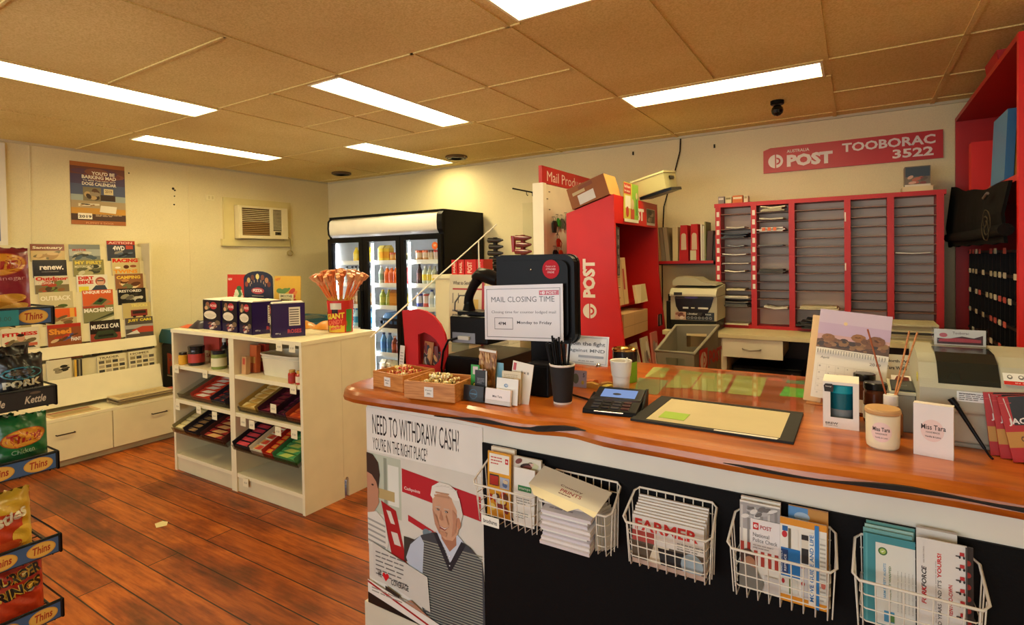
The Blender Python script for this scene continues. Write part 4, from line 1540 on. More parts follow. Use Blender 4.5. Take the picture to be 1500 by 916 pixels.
MB('gloss', 'a4683c').lathe([(.022, 0), (.027, .004), (.027, .055), (.02, .072), (.013, .080)], .075, 1.755, CT, n=24).part('bottle', t)
MB('satin', 'e8e4de').lathe([(.0165, .078), (.0165, .104), (.014, .106), (.004, .106)], .075, 1.755, CT, n=24).part('collar', t)
for tip, c in (((.024, 1.74, 1.248), 'a85a34'), ((.116, 1.765, 1.245), 'd09048'), ((.132, 1.75, 1.245), 'd09048')):
    MB('boxwood' if c != 'a85a34' else 'matte', c).tube([(.075 + (tip[0] - .075) * .05, 1.755, CT + .07), tip], .0022, n=6).part('reed', t)
for i, (x, y, h, l) in enumerate(((.018, 1.93, .125, 'taller dark jar with black lid behind the cup carton'), (.043, 1.86, .115, 'shorter amber jar with black lid between carton and diffuser'))):
    t = T('jam_jar', l, 'jar', (x, y, CT))
    MB('gloss', '5a2c18').lathe([(.026, 0), (.029, .004), (.029, h - .03), (.025, h - .02)], x, y, CT, n=22).part('glass', t)
    MB('gloss', '1a1614').lathe([(.028, h - .02), (.0285, h - .018), (.0285, h - .002), (.026, h), (.0001, h)], x, y, CT, n=22).part('lid', t)
    b = MB('paper', 'd8d2c4')
    b.lathe([(.0293, .012), (.0293, .05)], x, y, CT, n=22)
    b.part('label_band', t)
b = MB('card')
f = b.fr((.113, 1.61, CT), (.985, -.17, 0), (0, 0, 1))
f.slab(.075, .123, .024, 'ebe4e2')
f.ell(.036, .062, .022, .026, 'e8cfcb', n=28)
f.text('Miss Tara', .015, .064, .046, .012, '3a2e30', .015)
f.text('HANDMADE', .024, .056, .026, .004, '6a5c5c')
f.text('Vanilla & Lime', .022, .046, .03, .004, '4a3c3c')
b.solo('gift_box', 'flat white gift box with a pink spot standing by the franking machine', 'box', bevel=.0012)

# ---- franking machine
t = T('franking_machine', 'beige mail franking machine with a black curved lid', 'franking machine', (.3, 1.85, CT))
mp = [(1.715, CT + .012), (1.712, 1.055), (1.700, 1.06), (1.700, 1.115), (1.712, 1.135), (1.745, 1.17), (1.79, 1.188), (1.86, 1.192), (2.02, 1.185), (2.02, CT + .012)]
b = MB('dullplastic', 'aeac9a')
b.prism(mp, 'x', .132, .62)
b.part('housing', t, bevel=.006)
b = MB('gloss', '1c2220')
lid = [(1.704, 1.112), (1.715, 1.1355), (1.747, 1.1725), (1.79, 1.191), (1.86, 1.195)]
lid2 = [(y, z) for y, z in lid]
for (xa, xb) in ((.17, .288),):
    pr = [(y - .003, z + .002) for y, z in lid2] + [(y, z - .004) for y, z in reversed(lid2)]
    b.prism(pr, 'x', xa, xb)
b.part('lid', t, 'dark curved lid')
b = MB('paper')
f = b.fr((.205, 1.6985, 1.088), (1, 0, 0), (0, 0, 1))
f.slab(.075, .024, .001, 'e4e6e4')
f.lines(.004, .003, .05, .018, 4, '4a4a4c', 4)
f.text('POSTAGE METER', .004, .018, .03, .003, '4a4a4c')
b.part('data_label', t)
b = MB('paper')
f = b.fr((.294, 1.7085, 1.1355), (1, 0, 0), (0, .66, .75))
f.slab(.1, .032, .001, 'e6e6e0')
f.rect(0, 0, .1, .010, 'c82c24')
f.text('IN CASE OF JAM', .02, .003, .07, .004, 'f0dcd4')
for k in range(4):
    f.ell(.012 + k * .02, .021, .005, .006, '6a6a68')
    f.ell(.012 + k * .02, .022, .003, .003, 'e6e6e0')
b.part('instruction_label', t)
b = MB('paper', 'd8cc3c')
b.prism(arc(0, 0, .012, 0, 2 * PI, 14)[:-1], 'x', 0, .001)
f = b.fr((-.0002, .008, -.006), (0, -1, 0), (0, 0, 1))
f.poly([(.003, .008), (.008, .008), (.0055, .013)], '2a2a20')
f.poly([(.003, .005), (.008, .005), (.0055, .0)], '2a2a20')
for p in range(len(b.v)):
    b.v[p] = b.v[p] + V((.1308, 1.755, 1.13))
b.part('warning_sticker', t)
b = MB('dullplastic', 'a09e90')
b.box(.075, .1315, 1.79, 1.95, CT, 1.07)
b.box(.14, .6, 1.72, 2.0, CT, CT + .012)
b.part('base', t, bevel=.004)
b = MB('dullplastic', 'c9c6ac')
b.box(.073, .1315, 1.785, 1.96, 1.071, 1.079)
b.part('side_tray', t)
card('postcard', 'white postcard with a dark red picture lying beside the franking machine', 'card', .083, 1.86, 1.0865, .046, .075, 'e8e0d8', lambda f, w, h: f.poly([(w * .05, h * .1), (w * .9, h * .1), (w * .9, h * .8), (w * .3, h * .9)], '6a2a20'), lean=1.45, t=.002)
card('compact_disc_case', 'dark disc case lying under the postcard by the franking machine', 'case', .078, 1.79, 1.0835, .052, .10, '24282a', lambda f, w, h: [f.rect(w * .06, h * .06, w * .86, h * .8, '3a4440'), f.text('soul', w * .3, h * .4, w * .4, h * .12, '8a9490')], lean=1.5, t=.003)
t = T('photo_holder', 'small acrylic holder with a red landscape card on the franking machine', 'holder', (.235, 1.9, 1.19))
b = MB('acrylic')
b.box(.176, .296, 1.90, 1.903, 1.194, 1.243)
b.box(.176, .296, 1.915, 1.918, 1.194, 1.243)
b.box(.176, .296, 1.87, 1.96, 1.1905, 1.1938)
b.part('stand', t)
b = MB('satin')
f = b.fr((.181, 1.9055, 1.1945), (1, 0, 0), (0, 0, 1))
f.slab(.11, .044, .002, 'd8d4d4')
f.poly([(.006, .004), (.104, .004), (.104, .03), (.085, .022), (.06, .026), (.03, .018), (.006, .02)], '4a2028')
f.poly([(.01, .01), (.1, .01), (.1, .018), (.05, .021), (.012, .017)], 'b03040')
f.ell(.02, .028, .009, .006, 'c86070')
f.text('Tooborac', .04, .031, .035, .007, '7a6a70')
b.part('picture', t)
t = T('counter_pen', 'black pen on a lead leaning against the franking machine', 'pen', (.24, 1.66, CT))
MB('plastic', '17161a').tube([(.192, 1.690, 1.094), (.204, 1.684, 1.077)], [.0075, .0065], n=10).part('pen_head', t)
MB('plastic', '17161a').tube([(.204, 1.684, 1.077), (.25, 1.655, .992)], [.005, .0035], n=8).part('barrel', t)
MB('plastic', '121115').tube([(.25, 1.655, .992), (.258, 1.648, .978), (.262, 1.64, .9745)], .0025, n=6).part('lead', t)


# ---- jerky pouches
def d(f, w, h):
    f.rect(0, h * .46, w, h * .54, 'b21c1c')
    f.rect(0, h * .22, w, h * .24, 'c08a38')
    f.rect(0, 0, w, h * .22, 'b01a1a')
    f.poly([(w * .2, h), (w * .2, h * .56), (w, h * .56), (w, h)], '1c1c1c')
    f.poly([(w * .10, h * .98), (w * .12, h * .98), (w * .18, h * .6), (w * .16, h * .6)], 'd8c8b8')
    f.text('JACK', w * .1, h * .55, w * .5, h * .12, 'e8e0d8', .03)
    f.text('ORIGINAL', w * .26, h * .31, w * .5, h * .08, '4a2414', .03)
    f.ell(w * .5, h * .1, w * .16, h * .05, 'e0c8c0')
    f.rect(0, h * .9, w * .24, h * .008, 'd05048')


for i, (x, y) in enumerate(((.266, 1.684), (.281, 1.668), (.300, 1.650))):
    card('jerky_pouch', ['red and gold jerky pouch, rearmost of the three at the photo edge', 'red and gold jerky pouch, middle of the three', 'red and gold jerky pouch with black panel, front of the three'][i], 'pouch', x, y, CT + .0005, .09, .146, 'a81a1a', d, t=.007, lean=.05, roll=(-.09, -.11, -.19)[i], mat='satin')
card('name_sign', 'white card with two black names standing behind the cup carton', 'sign', .07, 2.1, CT + .0005, .09, .158, 'd8d2b8', lambda f, w, h: [f.text('North Wing', .008, h * .83, w * .8, h * .07, '2a2824', .02), f.text('Tara Wells', .008, h * .7, w * .6, h * .07, '2a2824', .02), f.lines(.05, h * .8, .03, .006, 1, '8a8878', 2)], lean=.12, mat='paper')

# ---- receipt printer, scanner, cash drawer at the left counter end
t = T('till_box', 'low black cash drawer on the counter under the receipt printer', 'till', (-1.34, 1.95, CT))
MB('plastic', '1c1a1a').box(-1.475, -1.20, 1.81, 2.12, CT + .004, CT + .082).part('case', t, bevel=.004)
MB('plastic', '141313').box(-1.468, -1.207, 1.803, 1.81, CT + .012, CT + .072).part('drawer_front', t)
for x in (-1.46, -1.215):
    MB('matte', '0c0c0c').box(x - .01, x + .01, 1.83, 2.1, CT, CT + .004).part('foot', t)
t = T('printer_riser', 'clear acrylic riser carrying the receipt printer', 'stand', (-1.34, 1.95, CT + .082))
MB('acrylic').box(-1.47, -1.21, 1.81, 2.1, 1.098, 1.104).part('top', t)
for x in (-1.47, -1.215):
    MB('acrylic').box(x, x + .005, 1.812, 2.098, CT + .082, 1.098).part('leg', t)
t = T('receipt_printer', 'black receipt printer with a grey port panel on its back', 'printer', (-1.36, 1.9, 1.104))
MB('plastic', '161414').box(-1.452, -1.258, 1.815, 1.98, 1.1045, 1.218).part('case', t, bevel=.008)
MB('metal', '7c7c80').box(-1.435, -1.318, 1.812, 1.815, 1.108, 1.15).part('port_panel', t, 'grey metal port panel')
MB('plastic', 'c8c4b8').box(-1.40, -1.345, 1.802, 1.812, 1.122, 1.136).part('plug', t, 'pale cable plug')
MB('plastic', '0f0e0e').tube([(-1.40, 1.80, 1.128), (-1.44, 1.79, 1.118), (-1.466, 1.788, 1.07), (-1.478, 1.788, 1.0), (-1.474, 1.788, CT + .006)], .005).part('cable', t)
MB('satin', 'd8d0bc').box(-1.40, -1.37, 1.83, 1.845, 1.218, 1.2205).part('sticker', t)
t = T('barcode_scanner', 'black handheld barcode scanner resting in its cradle on the printer', 'scanner', (-1.37, 1.88, 1.219))
b = MB('plastic', '131212')
b.box(-1.43, -1.29, 1.84, 1.94, 1.2186, 1.236)
b.lathe([(.028, 0), (.02, .03), (.018, .045)], -1.40, 1.885, 1.236)
b.part('cradle', t, bevel=.004)
b = MB('plastic', '171516')
b.tube([(-1.405, 1.885, 1.262), (-1.395, 1.882, 1.30), (-1.365, 1.876, 1.345), (-1.335, 1.87, 1.375)], [.019, .02, .02, .024], n=12)
b.part('grip', t)
b = MB('plastic', '141213')
b.tube([(-1.355, 1.873, 1.374), (-1.325, 1.868, 1.389), (-1.28, 1.862, 1.381), (-1.225, 1.856, 1.364)], [.022, .029, .031, .028], n=12)
b.part('head', t)
MB('plastic', '6a665e').tube([(-1.40, 1.87, 1.30), (-1.43, 1.86, 1.30), (-1.455, 1.86, 1.27), (-1.458, 1.86, 1.235), (-1.456, 1.9, 1.221)], .0035).part('cord', t)


# red D-shaped display stand
def dpoly():
    return [(-1.70, .0), (-1.705, .255), (-1.665, .262), (-1.612, .268)] + [(-1.612 + .157 * math.cos(a) * 1.0, .105 + .163 * math.sin(a)) for a in [1.35, 1.1, .85, .6, .35, .1, -.2, -.5]] + [(-1.49, .0)]


t = T('brochure_stand', 'red D-shaped cardboard brochure stand at the left counter end', 'stand', (-1.58, 1.8, CT))
b = MB('card', 'c4121a')
# frame as left bar, top cap and right arc around an opening
outer = [(-1.705, .262), (-1.612, .270)] + [(-1.612 + .157 * math.cos(a), .105 + .165 * math.sin(a)) for a in [1.3, 1.0, .7, .4, .1, -.2, -.5]] + [(-1.49, .0)]
inner = [(-1.615, .160), (-1.612, .161)] + [(-1.612 + .125 * math.cos(a), .09 + .085 * math.sin(a)) for a in [1.3, 1.0, .7, .4, .1, -.2, -.5]] + [(-1.53, .03)]
for i in range(len(outer) - 1):
    b.prism([(p[0], CT + p[1]) for p in (outer[i], outer[i + 1], inner[i + 1], inner[i])], 'y', 1.8, 1.812)
b.prism([(p[0], CT + p[1]) for p in ((-1.705, .262), (-1.615, .160), (-1.615, .0), (-1.685, .0))], 'y', 1.8, 1.812)
b.prism([(p[0], CT + p[1]) for p in ((-1.615, .03), (-1.53, .03), (-1.49, .0), (-1.615, .0))], 'y', 1.8, 1.812)
b.part('front_panel', t)
b = MB('card', '8e1016')
b.prism([(p[0], CT + p[1]) for p in [(-1.69, .01), (-1.69, .24), (-1.62, .24), (-1.55, .2), (-1.5, .12), (-1.5, .01)]], 'y', 1.845, 1.85)
b.box(-1.68, -1.5, 1.812, 1.845, CT, CT + .008)
b.part('back_panel', t)
for i, (x, c, l, rl) in enumerate(((-1.612, 'a86a3a', 'picture card with a brown street scene in the red stand', .1), (-1.572, '6a3c40', 'dark maroon picture card in the red stand', -.12), (-1.545, '34506a', 'blue-black picture card low in the red stand', -.2))):
    card('gift_card', l, 'card', x, 1.822 + .006 * i, CT + .012, .05, .118 - .025 * i, c, lambda f, w, h: f.blobs(0, 0, w, h, 12, ['3a2420', 'c89a60', '7a2c28', '28303c', 'b0a090'], len(l), .4), lean=.05, roll=rl)
card('leaflet', 'white leaflet standing at the left side of the red stand', 'leaflet', -1.709, 1.775, CT + .0005, .026, .11, 'e6e0d4', lambda f, w, h: f.lines(.004, .02, w * .7, h * .6, 5, 'b0a89c', 3), lean=.06, roll=.06)


def d(f, w, h):
    f.text('What to Send', w * .1, h * .88, w * .5, h * .045, '4a3a30', .02)
    f.rect(w * .1, h * .82, w * .86, h * .018, 'b82028')
    f.rect(w * .93, h * .1, w * .07, h * .9, 'b02028')
    f.rect(w * .1, h * .66, w * .02, h * .12, '5a5048')
    f.rect(w * .26, h * .66, w * .02, h * .12, '5a5048')
    f.rect(w * .5, h * .55, w * .34, h * .16, 'd8b050')
    f.lines(w * .1, h * .3, w * .4, h * .3, 6, '8a8478', 6)
    f.rect(w * .1, h * .08, w * .5, h * .14, '9aa890')


card('display_board', 'beige mailing guide board with red edge standing behind the scanner', 'board', -1.70, 2.11, CT + .0005, .21, .41, 'e2d4a8', d, t=.006, lean=.06)

# slanted clear screen at the left end of the counter
t = T('glass_screen', 'slanted clear screen guarding the left end of the counter', 'screen', (-1.715, 2.0, CT))
gp = [(1.62, CT + .0005), (1.62, 1.132), (2.43, 1.565), (2.43, CT + .0005)]
b = MB('glass')
b.prism(gp, 'x', -1.718, -1.712)
b.part('pane', t)
b = MB('satin', 'e8e4d4')
b.tube([(-1.715, 1.62, 1.135), (-1.715, 2.58, 1.647)], .0035)
b.part('top_edge', t, 'pale bright top edge')
b = MB('satin', 'e8e4d4')
b.tube([(-1.715, 2.405, 1.554), (-1.715, 2.405, CT)], .004)
b.part('post', t)
# ------------------------------------------------------------------ magazine rack on the left wall
CREAM = 'd9cda0'
t = T('magazine_rack', 'cream stepped magazine rack with drawers along the left wall', 'magazine rack', (-5.2, 1.4, 0))
b = MB('melamine', CREAM)
b.box(XW + .001, -5.255, 2.405, 2.42, .38, 1.645)
b.part('side_panel', t)
for i in range(6):
    zt, xt = 1.63 - .125 * i, -5.405 + .033 * i
    b = MB('melamine', CREAM)
    b.prism([(xt + .004, zt - .012), (xt + .0155, zt - .155), (xt + .0115, zt - .155), (xt, zt - .012)], 'y', .4, 2.4045)
    b.part('tier_board', t)
b = MB('melamine', 'e0d4aa')
b.prism([(-5.19, .84), (-5.172, .75), (-5.182, .75), (-5.2, .84)], 'y', .4, 2.403)
b.part('front_lip', t)
b = MB('melamine', 'e0d4aa')
b.prism([(-5.125, .595), (-5.085, .395), (-5.098, .395), (-5.138, .595)], 'y', .4, 2.403)
b.part('front_lip', t)
b = MB('melamine', CREAM)
b.prism([(-5.186, .722), (-5.166, .42), (-5.17, .42), (-5.19, .722)], 'y', .4, 2.403)
b.part('tier_board', t)
b = MB('melamine', 'ddd0a2')
b.box(XW + .001, -4.862, .4, 2.45, .05, .342)
b.part('cabinet', t)
MB('melamine', 'e4d9b0').box(XW + .001, -4.85, .4, 2.455, .342, .36).part('cabinet_top', t)
MB('melamine', 'c9bd8c').box(XW + .02, -4.90, .41, 2.44, 0, .05).part('kick_board', t)
for i, (y0, y1, hy) in enumerate(((.42, 1.172, .85), (1.178, 1.922, 1.57), (1.928, 2.445, 2.2))):
    dr = MB('melamine', 'e0d4a6').box(-4.862, -4.845, y0, y1, .055, .338)
    dr = dr.part('drawer', t, bevel=.001)
    h = MB('metal', '3a3024')
    h.tube([(-4.845, hy, .246), (-4.825, hy, .246), (-4.825, hy + .11, .246), (-4.845, hy + .11, .246)], .0045, n=6)
    h.part('handle', dr)


def mag(label, y, tier, draw, w=.215, h=.275, col='d8d0c0', x=None, zt=None, lean=.08, t=.006, dz=0, name='magazine'):
    zt = 1.63 - .125 * tier + dz if zt is None else zt
    xt = -5.405 + .033 * tier + .012 if x is None else x
    u = V((-math.sin(lean), 0, math.cos(lean)))
    o = V((xt, y, zt)) - u * h
    b = MB('gloss')
    f = b.fr(o, (0, 1, 0), u)
    f.slab(w, h, t, col)
    draw(f, w, h)
    return b.solo(name, label, 'magazine', None)


def simple(bg, title, tcol, th=.2, y=.76, pal=(), seed=1, n=8, bg2=None, y2=0, h2=.6, tx=.06, tw=.88, bold=.03, extra=None):
    def d(f, w, h):
        f.rect(0, 0, w, h, bg)
        if bg2:
            f.rect(0, h * y2, w, h * h2, bg2)
        if pal:
            f.blobs(w * .04, h * .5, w * .92, h * (y - .5) - .0, n, pal, seed, .34)
        if title:
            f.text(title, w * tx, h * y, w * tw, h * th, tcol, bold)
        if extra:
            extra(f, w, h)
    return d


C1, C2, C3 = 1.625, 1.87, 2.135
mag('brown home magazine with pale serif title, top of the first full column', C1, 0, simple('7a3a22', 'Sanctuary', 'e6d6b0', .1, .84, ('c8a468', '6a5c34', 'a07840'), 2, 10, 'c0a468', .45, .36), col='5a3020')
mag('dark navy magazine with one pale lowercase word, second in the first column', C1, 1, simple('1c1824', 'renew.', 'e8dcc8', .11, .72, (), bg2='120f18', y2=.9, h2=.1, tx=.2, tw=.7, extra=lambda f, w, h: f.rect(w * .25, h * .66, w * .5, .002, 'b8ac98')), dz=.0)
mag('outdoor design magazine with red title, third in the first column', C1, 2, simple('cfc4a4', 'Outdoor', 'c02c20', .11, .87, ('6a7a3c', '8a5a34', '4c3c28', 'b04830'), 5, 12, '7a6a48', .5, .25, tx=.02, tw=.96, bold=.05, extra=lambda f, w, h: f.text('DESIGN', w * .05, h * .77, w * .5, h * .07, 'e6dcc4')))
mag('pale travel magazine with a green lizard on sand, fourth in the first column', C1 + .012, 3, simple('c4b688', 'OUTBACK', 'e8e0c4', .13, .76, (), tx=.04, tw=.9, extra=lambda f, w, h: [f.ell(w * .68, h * .6, w * .15, h * .045, '4a5a28'), f.poly([(w * .3, h * .5), (w * .5, h * .6), (w * .95, h * .5)], '6a4a2c')]))
mag('magazine with an orange block, fifth in the first column', C1 + .02, 4, simple('b8a878', None, 'fff', .1, .8, ('8a6a44', '6a5434'), 3, 8, 'd85a28', .72, .26, extra=lambda f, w, h: f.rect(w * .8, h * .72, w * .14, h * .26, 'e0a040')))
mag('shed building magazine with orange title, bottom of the first column', C1 + .035, 5, simple('8a4a28', 'Shed', 'd88a30', .16, .72, ('44507a', 'c8a878', '5a3a24', 'b03a24'), 4, 12, 'a83020', .9, .1, tx=.04, tw=.66, bold=.05, extra=lambda f, w, h: f.text('PAINT', w * .68, h * .5, w * .3, h * .1, 'e8e0d0', .03)))
mag('motoring magazine with blue-grey stripes, top of the second column', C2, 0, simple('7a7f78', 'MOTOR', 'b84838', .07, .8, ('c8c4a8', '4c5a60', 'a09878', '3a3c34'), 9, 14, 'a8aca0', .66, .2, tx=.1, tw=.45))
mag('yellow-green first motorcycle magazine, second in the second column', C2 + .012, 1, simple('8a8250', 'MY FIRST', 'e0c850', .1, .86, ('3c4030', 'a8a06c', '5a5c3c', 'c8c098'), 6, 12, extra=lambda f, w, h: f.text('MOTORCYCLE', w * .05, h * .76, w * .6, h * .07, 'd8d0a0', .03)))
mag('white dirt bike magazine with bold red title and a rider face, second column middle', C2 + .022, 2, simple('dcd6c0', None, 'c03828', .1, .8, (), extra=lambda f, w, h: [f.text('DIRT', w * .05, h * .86, w * .5, h * .1, 'c03020', .06), f.text('BIKE', w * .05, h * .73, w * .48, h * .11, 'c03020', .06), f.ell(w * .76, h * .8, w * .17, h * .13, 'a85a40'), f.ell(w * .76, h * .77, w * .12, h * .1, 'd0a080'), f.rect(w * .66, h * .8, w * .2, h * .03, '3a2a24'), f.poly([(w * .4, h * .5), (w * .6, h * .68), (w * .9, h * .68), (w, h * .5)], '35404c'), f.rect(w * .05, h * .5, w * .32, h * .16, 'd8c838')]))
mag('orange sports car magazine with a green car, fourth in the second column', C2 + .045, 3, simple('c85a2c', 'UNIQUE CARS', 'e8e0d0', .1, .88, (), tx=.04, tw=.9, bold=.04, extra=lambda f, w, h: [f.poly([(w * .2, h * .55), (w * .6, h * .8), (w * .95, h * .62), (w * .6, h * .5)], '9a6a44'), f.poly([(w * .3, h * .58), (w * .55, h * .76), (w * .8, h * .7), (w * .6, h * .55)], '34502c'), f.poly([(w * .45, h * .66), (w * .56, h * .73), (w * .68, h * .7), (w * .58, h * .62)], '181c14')]))
mag('machinery magazine with white title over field rows, fifth in the second column', C2 + .035, 4, simple('7c7a50', 'MACHINES', 'e0dcc8', .12, .8, (), tx=.03, tw=.95, bold=.04, extra=lambda f, w, h: [f.poly([(0, h * .5), (w * .1, h * .5), (w, h * .78), (w, h * .7)], '3c4028'), f.poly([(w * .4, h * .5), (w, h * .66), (w, h * .56), (w * .7, h * .5)], 'c8c098'), f.rect(0, h * .93, w * .7, h * .06, 'a03828')]))
mag('black muscle car magazine with a green car on red, bottom of the second column', C2 + .065, 5, simple('1e1614', 'MUSCLE CAR', 'e2dccc', .13, .76, (), tx=.04, tw=.92, bold=.03, extra=lambda f, w, h: [f.rect(0, h * .3, w, h * .32, '8a3828'), f.poly([(w * .1, h * .52), (w * .25, h * .7), (w * .75, h * .7), (w * .9, h * .52), (w * .85, h * .46), (w * .15, h * .46)], '2c3824'), f.rect(w * .25, h * .52, w * .5, h * .06, '14140f')]))
mag('red topped four wheel drive magazine, top of the third column', C3, 0, simple('3c4048', '4WD', 'e2dcd0', .14, .7, ('586470', '2a2c30', '8a8478'), 7, 9, 'a83428', .88, .12, tx=.2, tw=.42, bold=.04, extra=lambda f, w, h: [f.rect(w * .66, h * .74, w * .26, h * .12, 'b04838'), f.text('ACTION', w * .05, h * .9, w * .85, h * .07, 'e0b0a0', .04)]), dz=.035)
mag('racing magazine with red title over yellow, second in the third column', C3 + .02, 1, simple('c4b078', 'RACING', 'c8281c', .12, .86, (), tx=.03, tw=.9, bold=.06, extra=lambda f, w, h: [f.text('TWINS', w * .05, h * .52, w * .85, h * .12, 'd88a28', .05), f.ell(w * .5, h * .72, w * .1, h * .06, '5a3020'), f.ell(w * .2, h * .7, w * .1, h * .03, 'e8e0d0'), f.ell(w * .75, h * .74, w * .12, h * .04, '8a4830')]), dz=.012)
mag('camping magazine with yellow title and red earth, third in the third column', C3 + .028, 2, simple('8a5a38', 'CAMPING', 'e0b840', .1, .84, ('b88048', 'd8c090', '5a3420', '6a6a44'), 8, 12, tx=.05, tw=.85, bold=.04))
mag('black vintage car magazine, fourth in the third column', C3 + .03, 3, simple('1a1816', 'RESTORED', 'd8d0bc', .08, .88, ('8a8468', '5a5448', 'b8b098', '2a2620'), 3, 10, tx=.05, tw=.8))
mag('cream truck magazine with a red vehicle, fifth in the third column', C3 + .05, 4, simple('b8a468', 'TRUCKS', 'd8c868', .09, .87, (), tx=.3, tw=.6, extra=lambda f, w, h: [f.rect(w * .28, h * .58, w * .6, h * .2, '7a2820'), f.rect(w * .34, h * .66, w * .48, h * .09, '2a1814'), f.ell(w * .4, h * .57, w * .06, h * .03, '1c1814'), f.ell(w * .76, h * .57, w * .06, h * .03, '1c1814')]))
mag('grey magazine with yellow title and a red car, bottom of the third column', C3 + .052, 5, simple('4c4238', 'JUST CARS', 'd8c030', .1, .86, (), tx=.1, tw=.85, bold=.04, extra=lambda f, w, h: [f.rect(0, h * .66, w, h * .12, '9a968c'), f.poly([(w * .2, h * .62), (w * .6, h * .72), (w, h * .7), (w, h * .52), (w * .3, h * .54)], 'b03c24'), f.poly([(0, h * .5), (w * .4, h * .62), (w * .5, h * .5)], 'cfc8b8')]))
mag('fitness magazine with red title and a man in grey, low at the left photo edge', 1.395, 5, simple('d2c8a8', 'FITNESS', 'b82c24', .1, .78, ('6a5c3c', 'a84030', '8a7a54'), 2, 7, tx=.02, tw=.94, bold=.05, extra=lambda f, w, h: [f.poly([(w * .1, h * .45), (w * .3, h * .62), (w * .7, h * .62), (w * .9, h * .45)], '4a443c'), f.ell(w * .5, h * .73, w * .11, h * .1, 'c09070'), f.ell(w * .5, h * .8, w * .1, h * .04, '2c2018'), f.rect(w * .7, h * .5, w * .24, h * .08, 'b86040')]))
mag('colourful cover behind the chip bags at the left photo edge', 1.36, 4, simple('a89868', 'HEALTH', 'b84030', .1, .86, ('7a3a2c', '5a6a3c', 'd0c090'), 4, 9), dz=-.02)
mag('black and white magazine with a yellow spine strip, left of the lower tier', 1.63, 0, simple('cfc4a0', None, 'fff', .1, .8, ('2a2620', '8a8064', '3c362c', 'b8ac88'), 6, 10), x=-5.168, zt=.742, w=.155, h=.22)
b = MB('paper')
for i, c in enumerate(('d8a838', '3a3428', '8a8468', '2a2620')):
    o = MB('paper').box(-5.160, -5.142, 1.80 + i * .012, 1.81 + i * .012, .50, .725, c).solo('paperback', ['yellow', 'charcoal', 'olive', 'black'][i] + ' spined puzzle book standing in the lower tier of the rack', 'book')
for i, (y, l) in enumerate(((1.955, 'newspaper-like classifieds magazine of small car photos, lower tier middle'), (2.18, 'property magazine of small photos, right end of the lower tier'))):
    def d(f, w, h):
        f.rect(0, 0, w, h, 'd2c69a')
        f.text(['TRADER', 'HOMES'][i], w * .06, h * .86, w * .7, h * .08, '6a5c40', .03)
        for r_ in range(4):
            for c_ in range(4):
                f.rect(w * (.05 + .235 * c_), h * (.68 - .17 * r_), w * .19, h * .11, ['5a5448', '8a7a54', '3c3a34', 'a8987a'][(r_ * 3 + c_ * 5 + i) % 4], l=.0012)
        f.lines(w * .05, h * .8, w * .9, h * .04, 1, '8a7c5c', 3)
    mag(l, y, 0, d, x=-5.168, zt=.728, w=.205, h=.21)
# papers lying on the cabinet top
for s, (x0, x1, y0, y1, n, z, lab) in enumerate(((-5.06, -4.87, 1.98, 2.38, 7, .3605, 'in the stack on the rack cabinet'),)):
    for i in range(n):
        b = MB('paper', ['b09a68', '8a744a', 'c4b080', '6a5636'][i % 4])
        dx, dy = .008 * math.sin(i * 2.2), .012 * math.sin(i * 1.7)
        b.box(x0 + dx, x1 + dx, y0 + dy, y1 + dy, z + i * .0075, z + i * .0075 + .007)
        if i == n - 1:
            f = b.fr((x1 + dx, y0 + dy, z + i * .0075 + .007), (0, 1, 0), (-1, 0, 0))
            f.rect(.02, .02, .36, .15, 'b49a66')
            f.lines(.03, .03, .3, .1, 6, '7a6844', 3)
        b.solo('newspaper', ORD[i].capitalize() + ' folded newspaper from the bottom ' + lab, 'newspaper', 'newspapers stacked on the rack cabinet')
b = MB('paper', 'c8a878').box(-5.06, -4.88, 1.56, 1.86, .3605, .366)
f = b.fr((-4.88, 1.56, .366), (0, 1, 0), (-1, 0, 0))
f.rect(.02, .02, .25, .1, '9a8450')
f.rect(.02, .13, .26, .035, '8a3c24')
b.solo('newspaper', 'single flat newspaper with a red strip lying by the second drawer', 'newspaper')
MB('paper', 'b88a58').box(-5.07, -4.9, 1.22, 1.5, .3605, .37).solo('newspaper', 'flat tan paper lying behind the green chip bags', 'newspaper')

# ---- chest freezer behind the shelf unit, along the left wall
t = T('chest_freezer', 'dark chest freezer with teal rounded rim along the left wall', 'freezer', (-5.1, 3.3, 0))
MB('plastic', '23262c').box(-5.44, -4.8, 2.56, 4.1, .04, .74).part('body', t, bevel=.03)
b = MB('plastic', '2f6a78')
pr = [(-5.44, .74), (-4.8, .74), (-4.8, .80), (-4.85, .865), (-5.39, .865), (-5.44, .80)]
b.prism(pr, 'y', 2.55, 2.64)
b.prism(pr, 'y', 4.03, 4.12)
b.box(-5.44, -5.40, 2.64, 4.03, .74, .82)
b.box(-4.84, -4.8, 2.64, 4.03, .74, .82)
b.part('rim', t, 'teal end caps and rim')
MB('glass').prism([(-5.40, .82), (-5.36, .855), (-5.12, .868), (-4.9, .855), (-4.84, .82), (-4.84, .815), (-4.9, .85), (-5.12, .863), (-5.36, .85), (-5.40, .815)], 'y', 2.64, 4.03).part('glass_lid', t)
b = MB('gloss')
f = b.fr((-5.35, 2.559, .44), (1, 0, 0), (0, 0, 1))
f.text('P', .03, .02, .10, .19, 'b83424', .06)
f.rect(.02, .0, .16, .012, 'd8c8b0')
b.part('red_letter', t, 'red P emblem')
MB('black', '101010').box(-5.42, -4.82, 2.6, 4.06, 0, .04).part('plinth', t)
b = MB('satin')
b.box(-5.02, -4.86, 2.40, 2.443, .3605, .40, 'a8442c')
b.box(-5.0, -4.88, 2.396, 2.40, .365, .395, 'e0d8c0')
b.solo('card_box', 'small red box with a white label at the end of the rack cabinet', 'box')

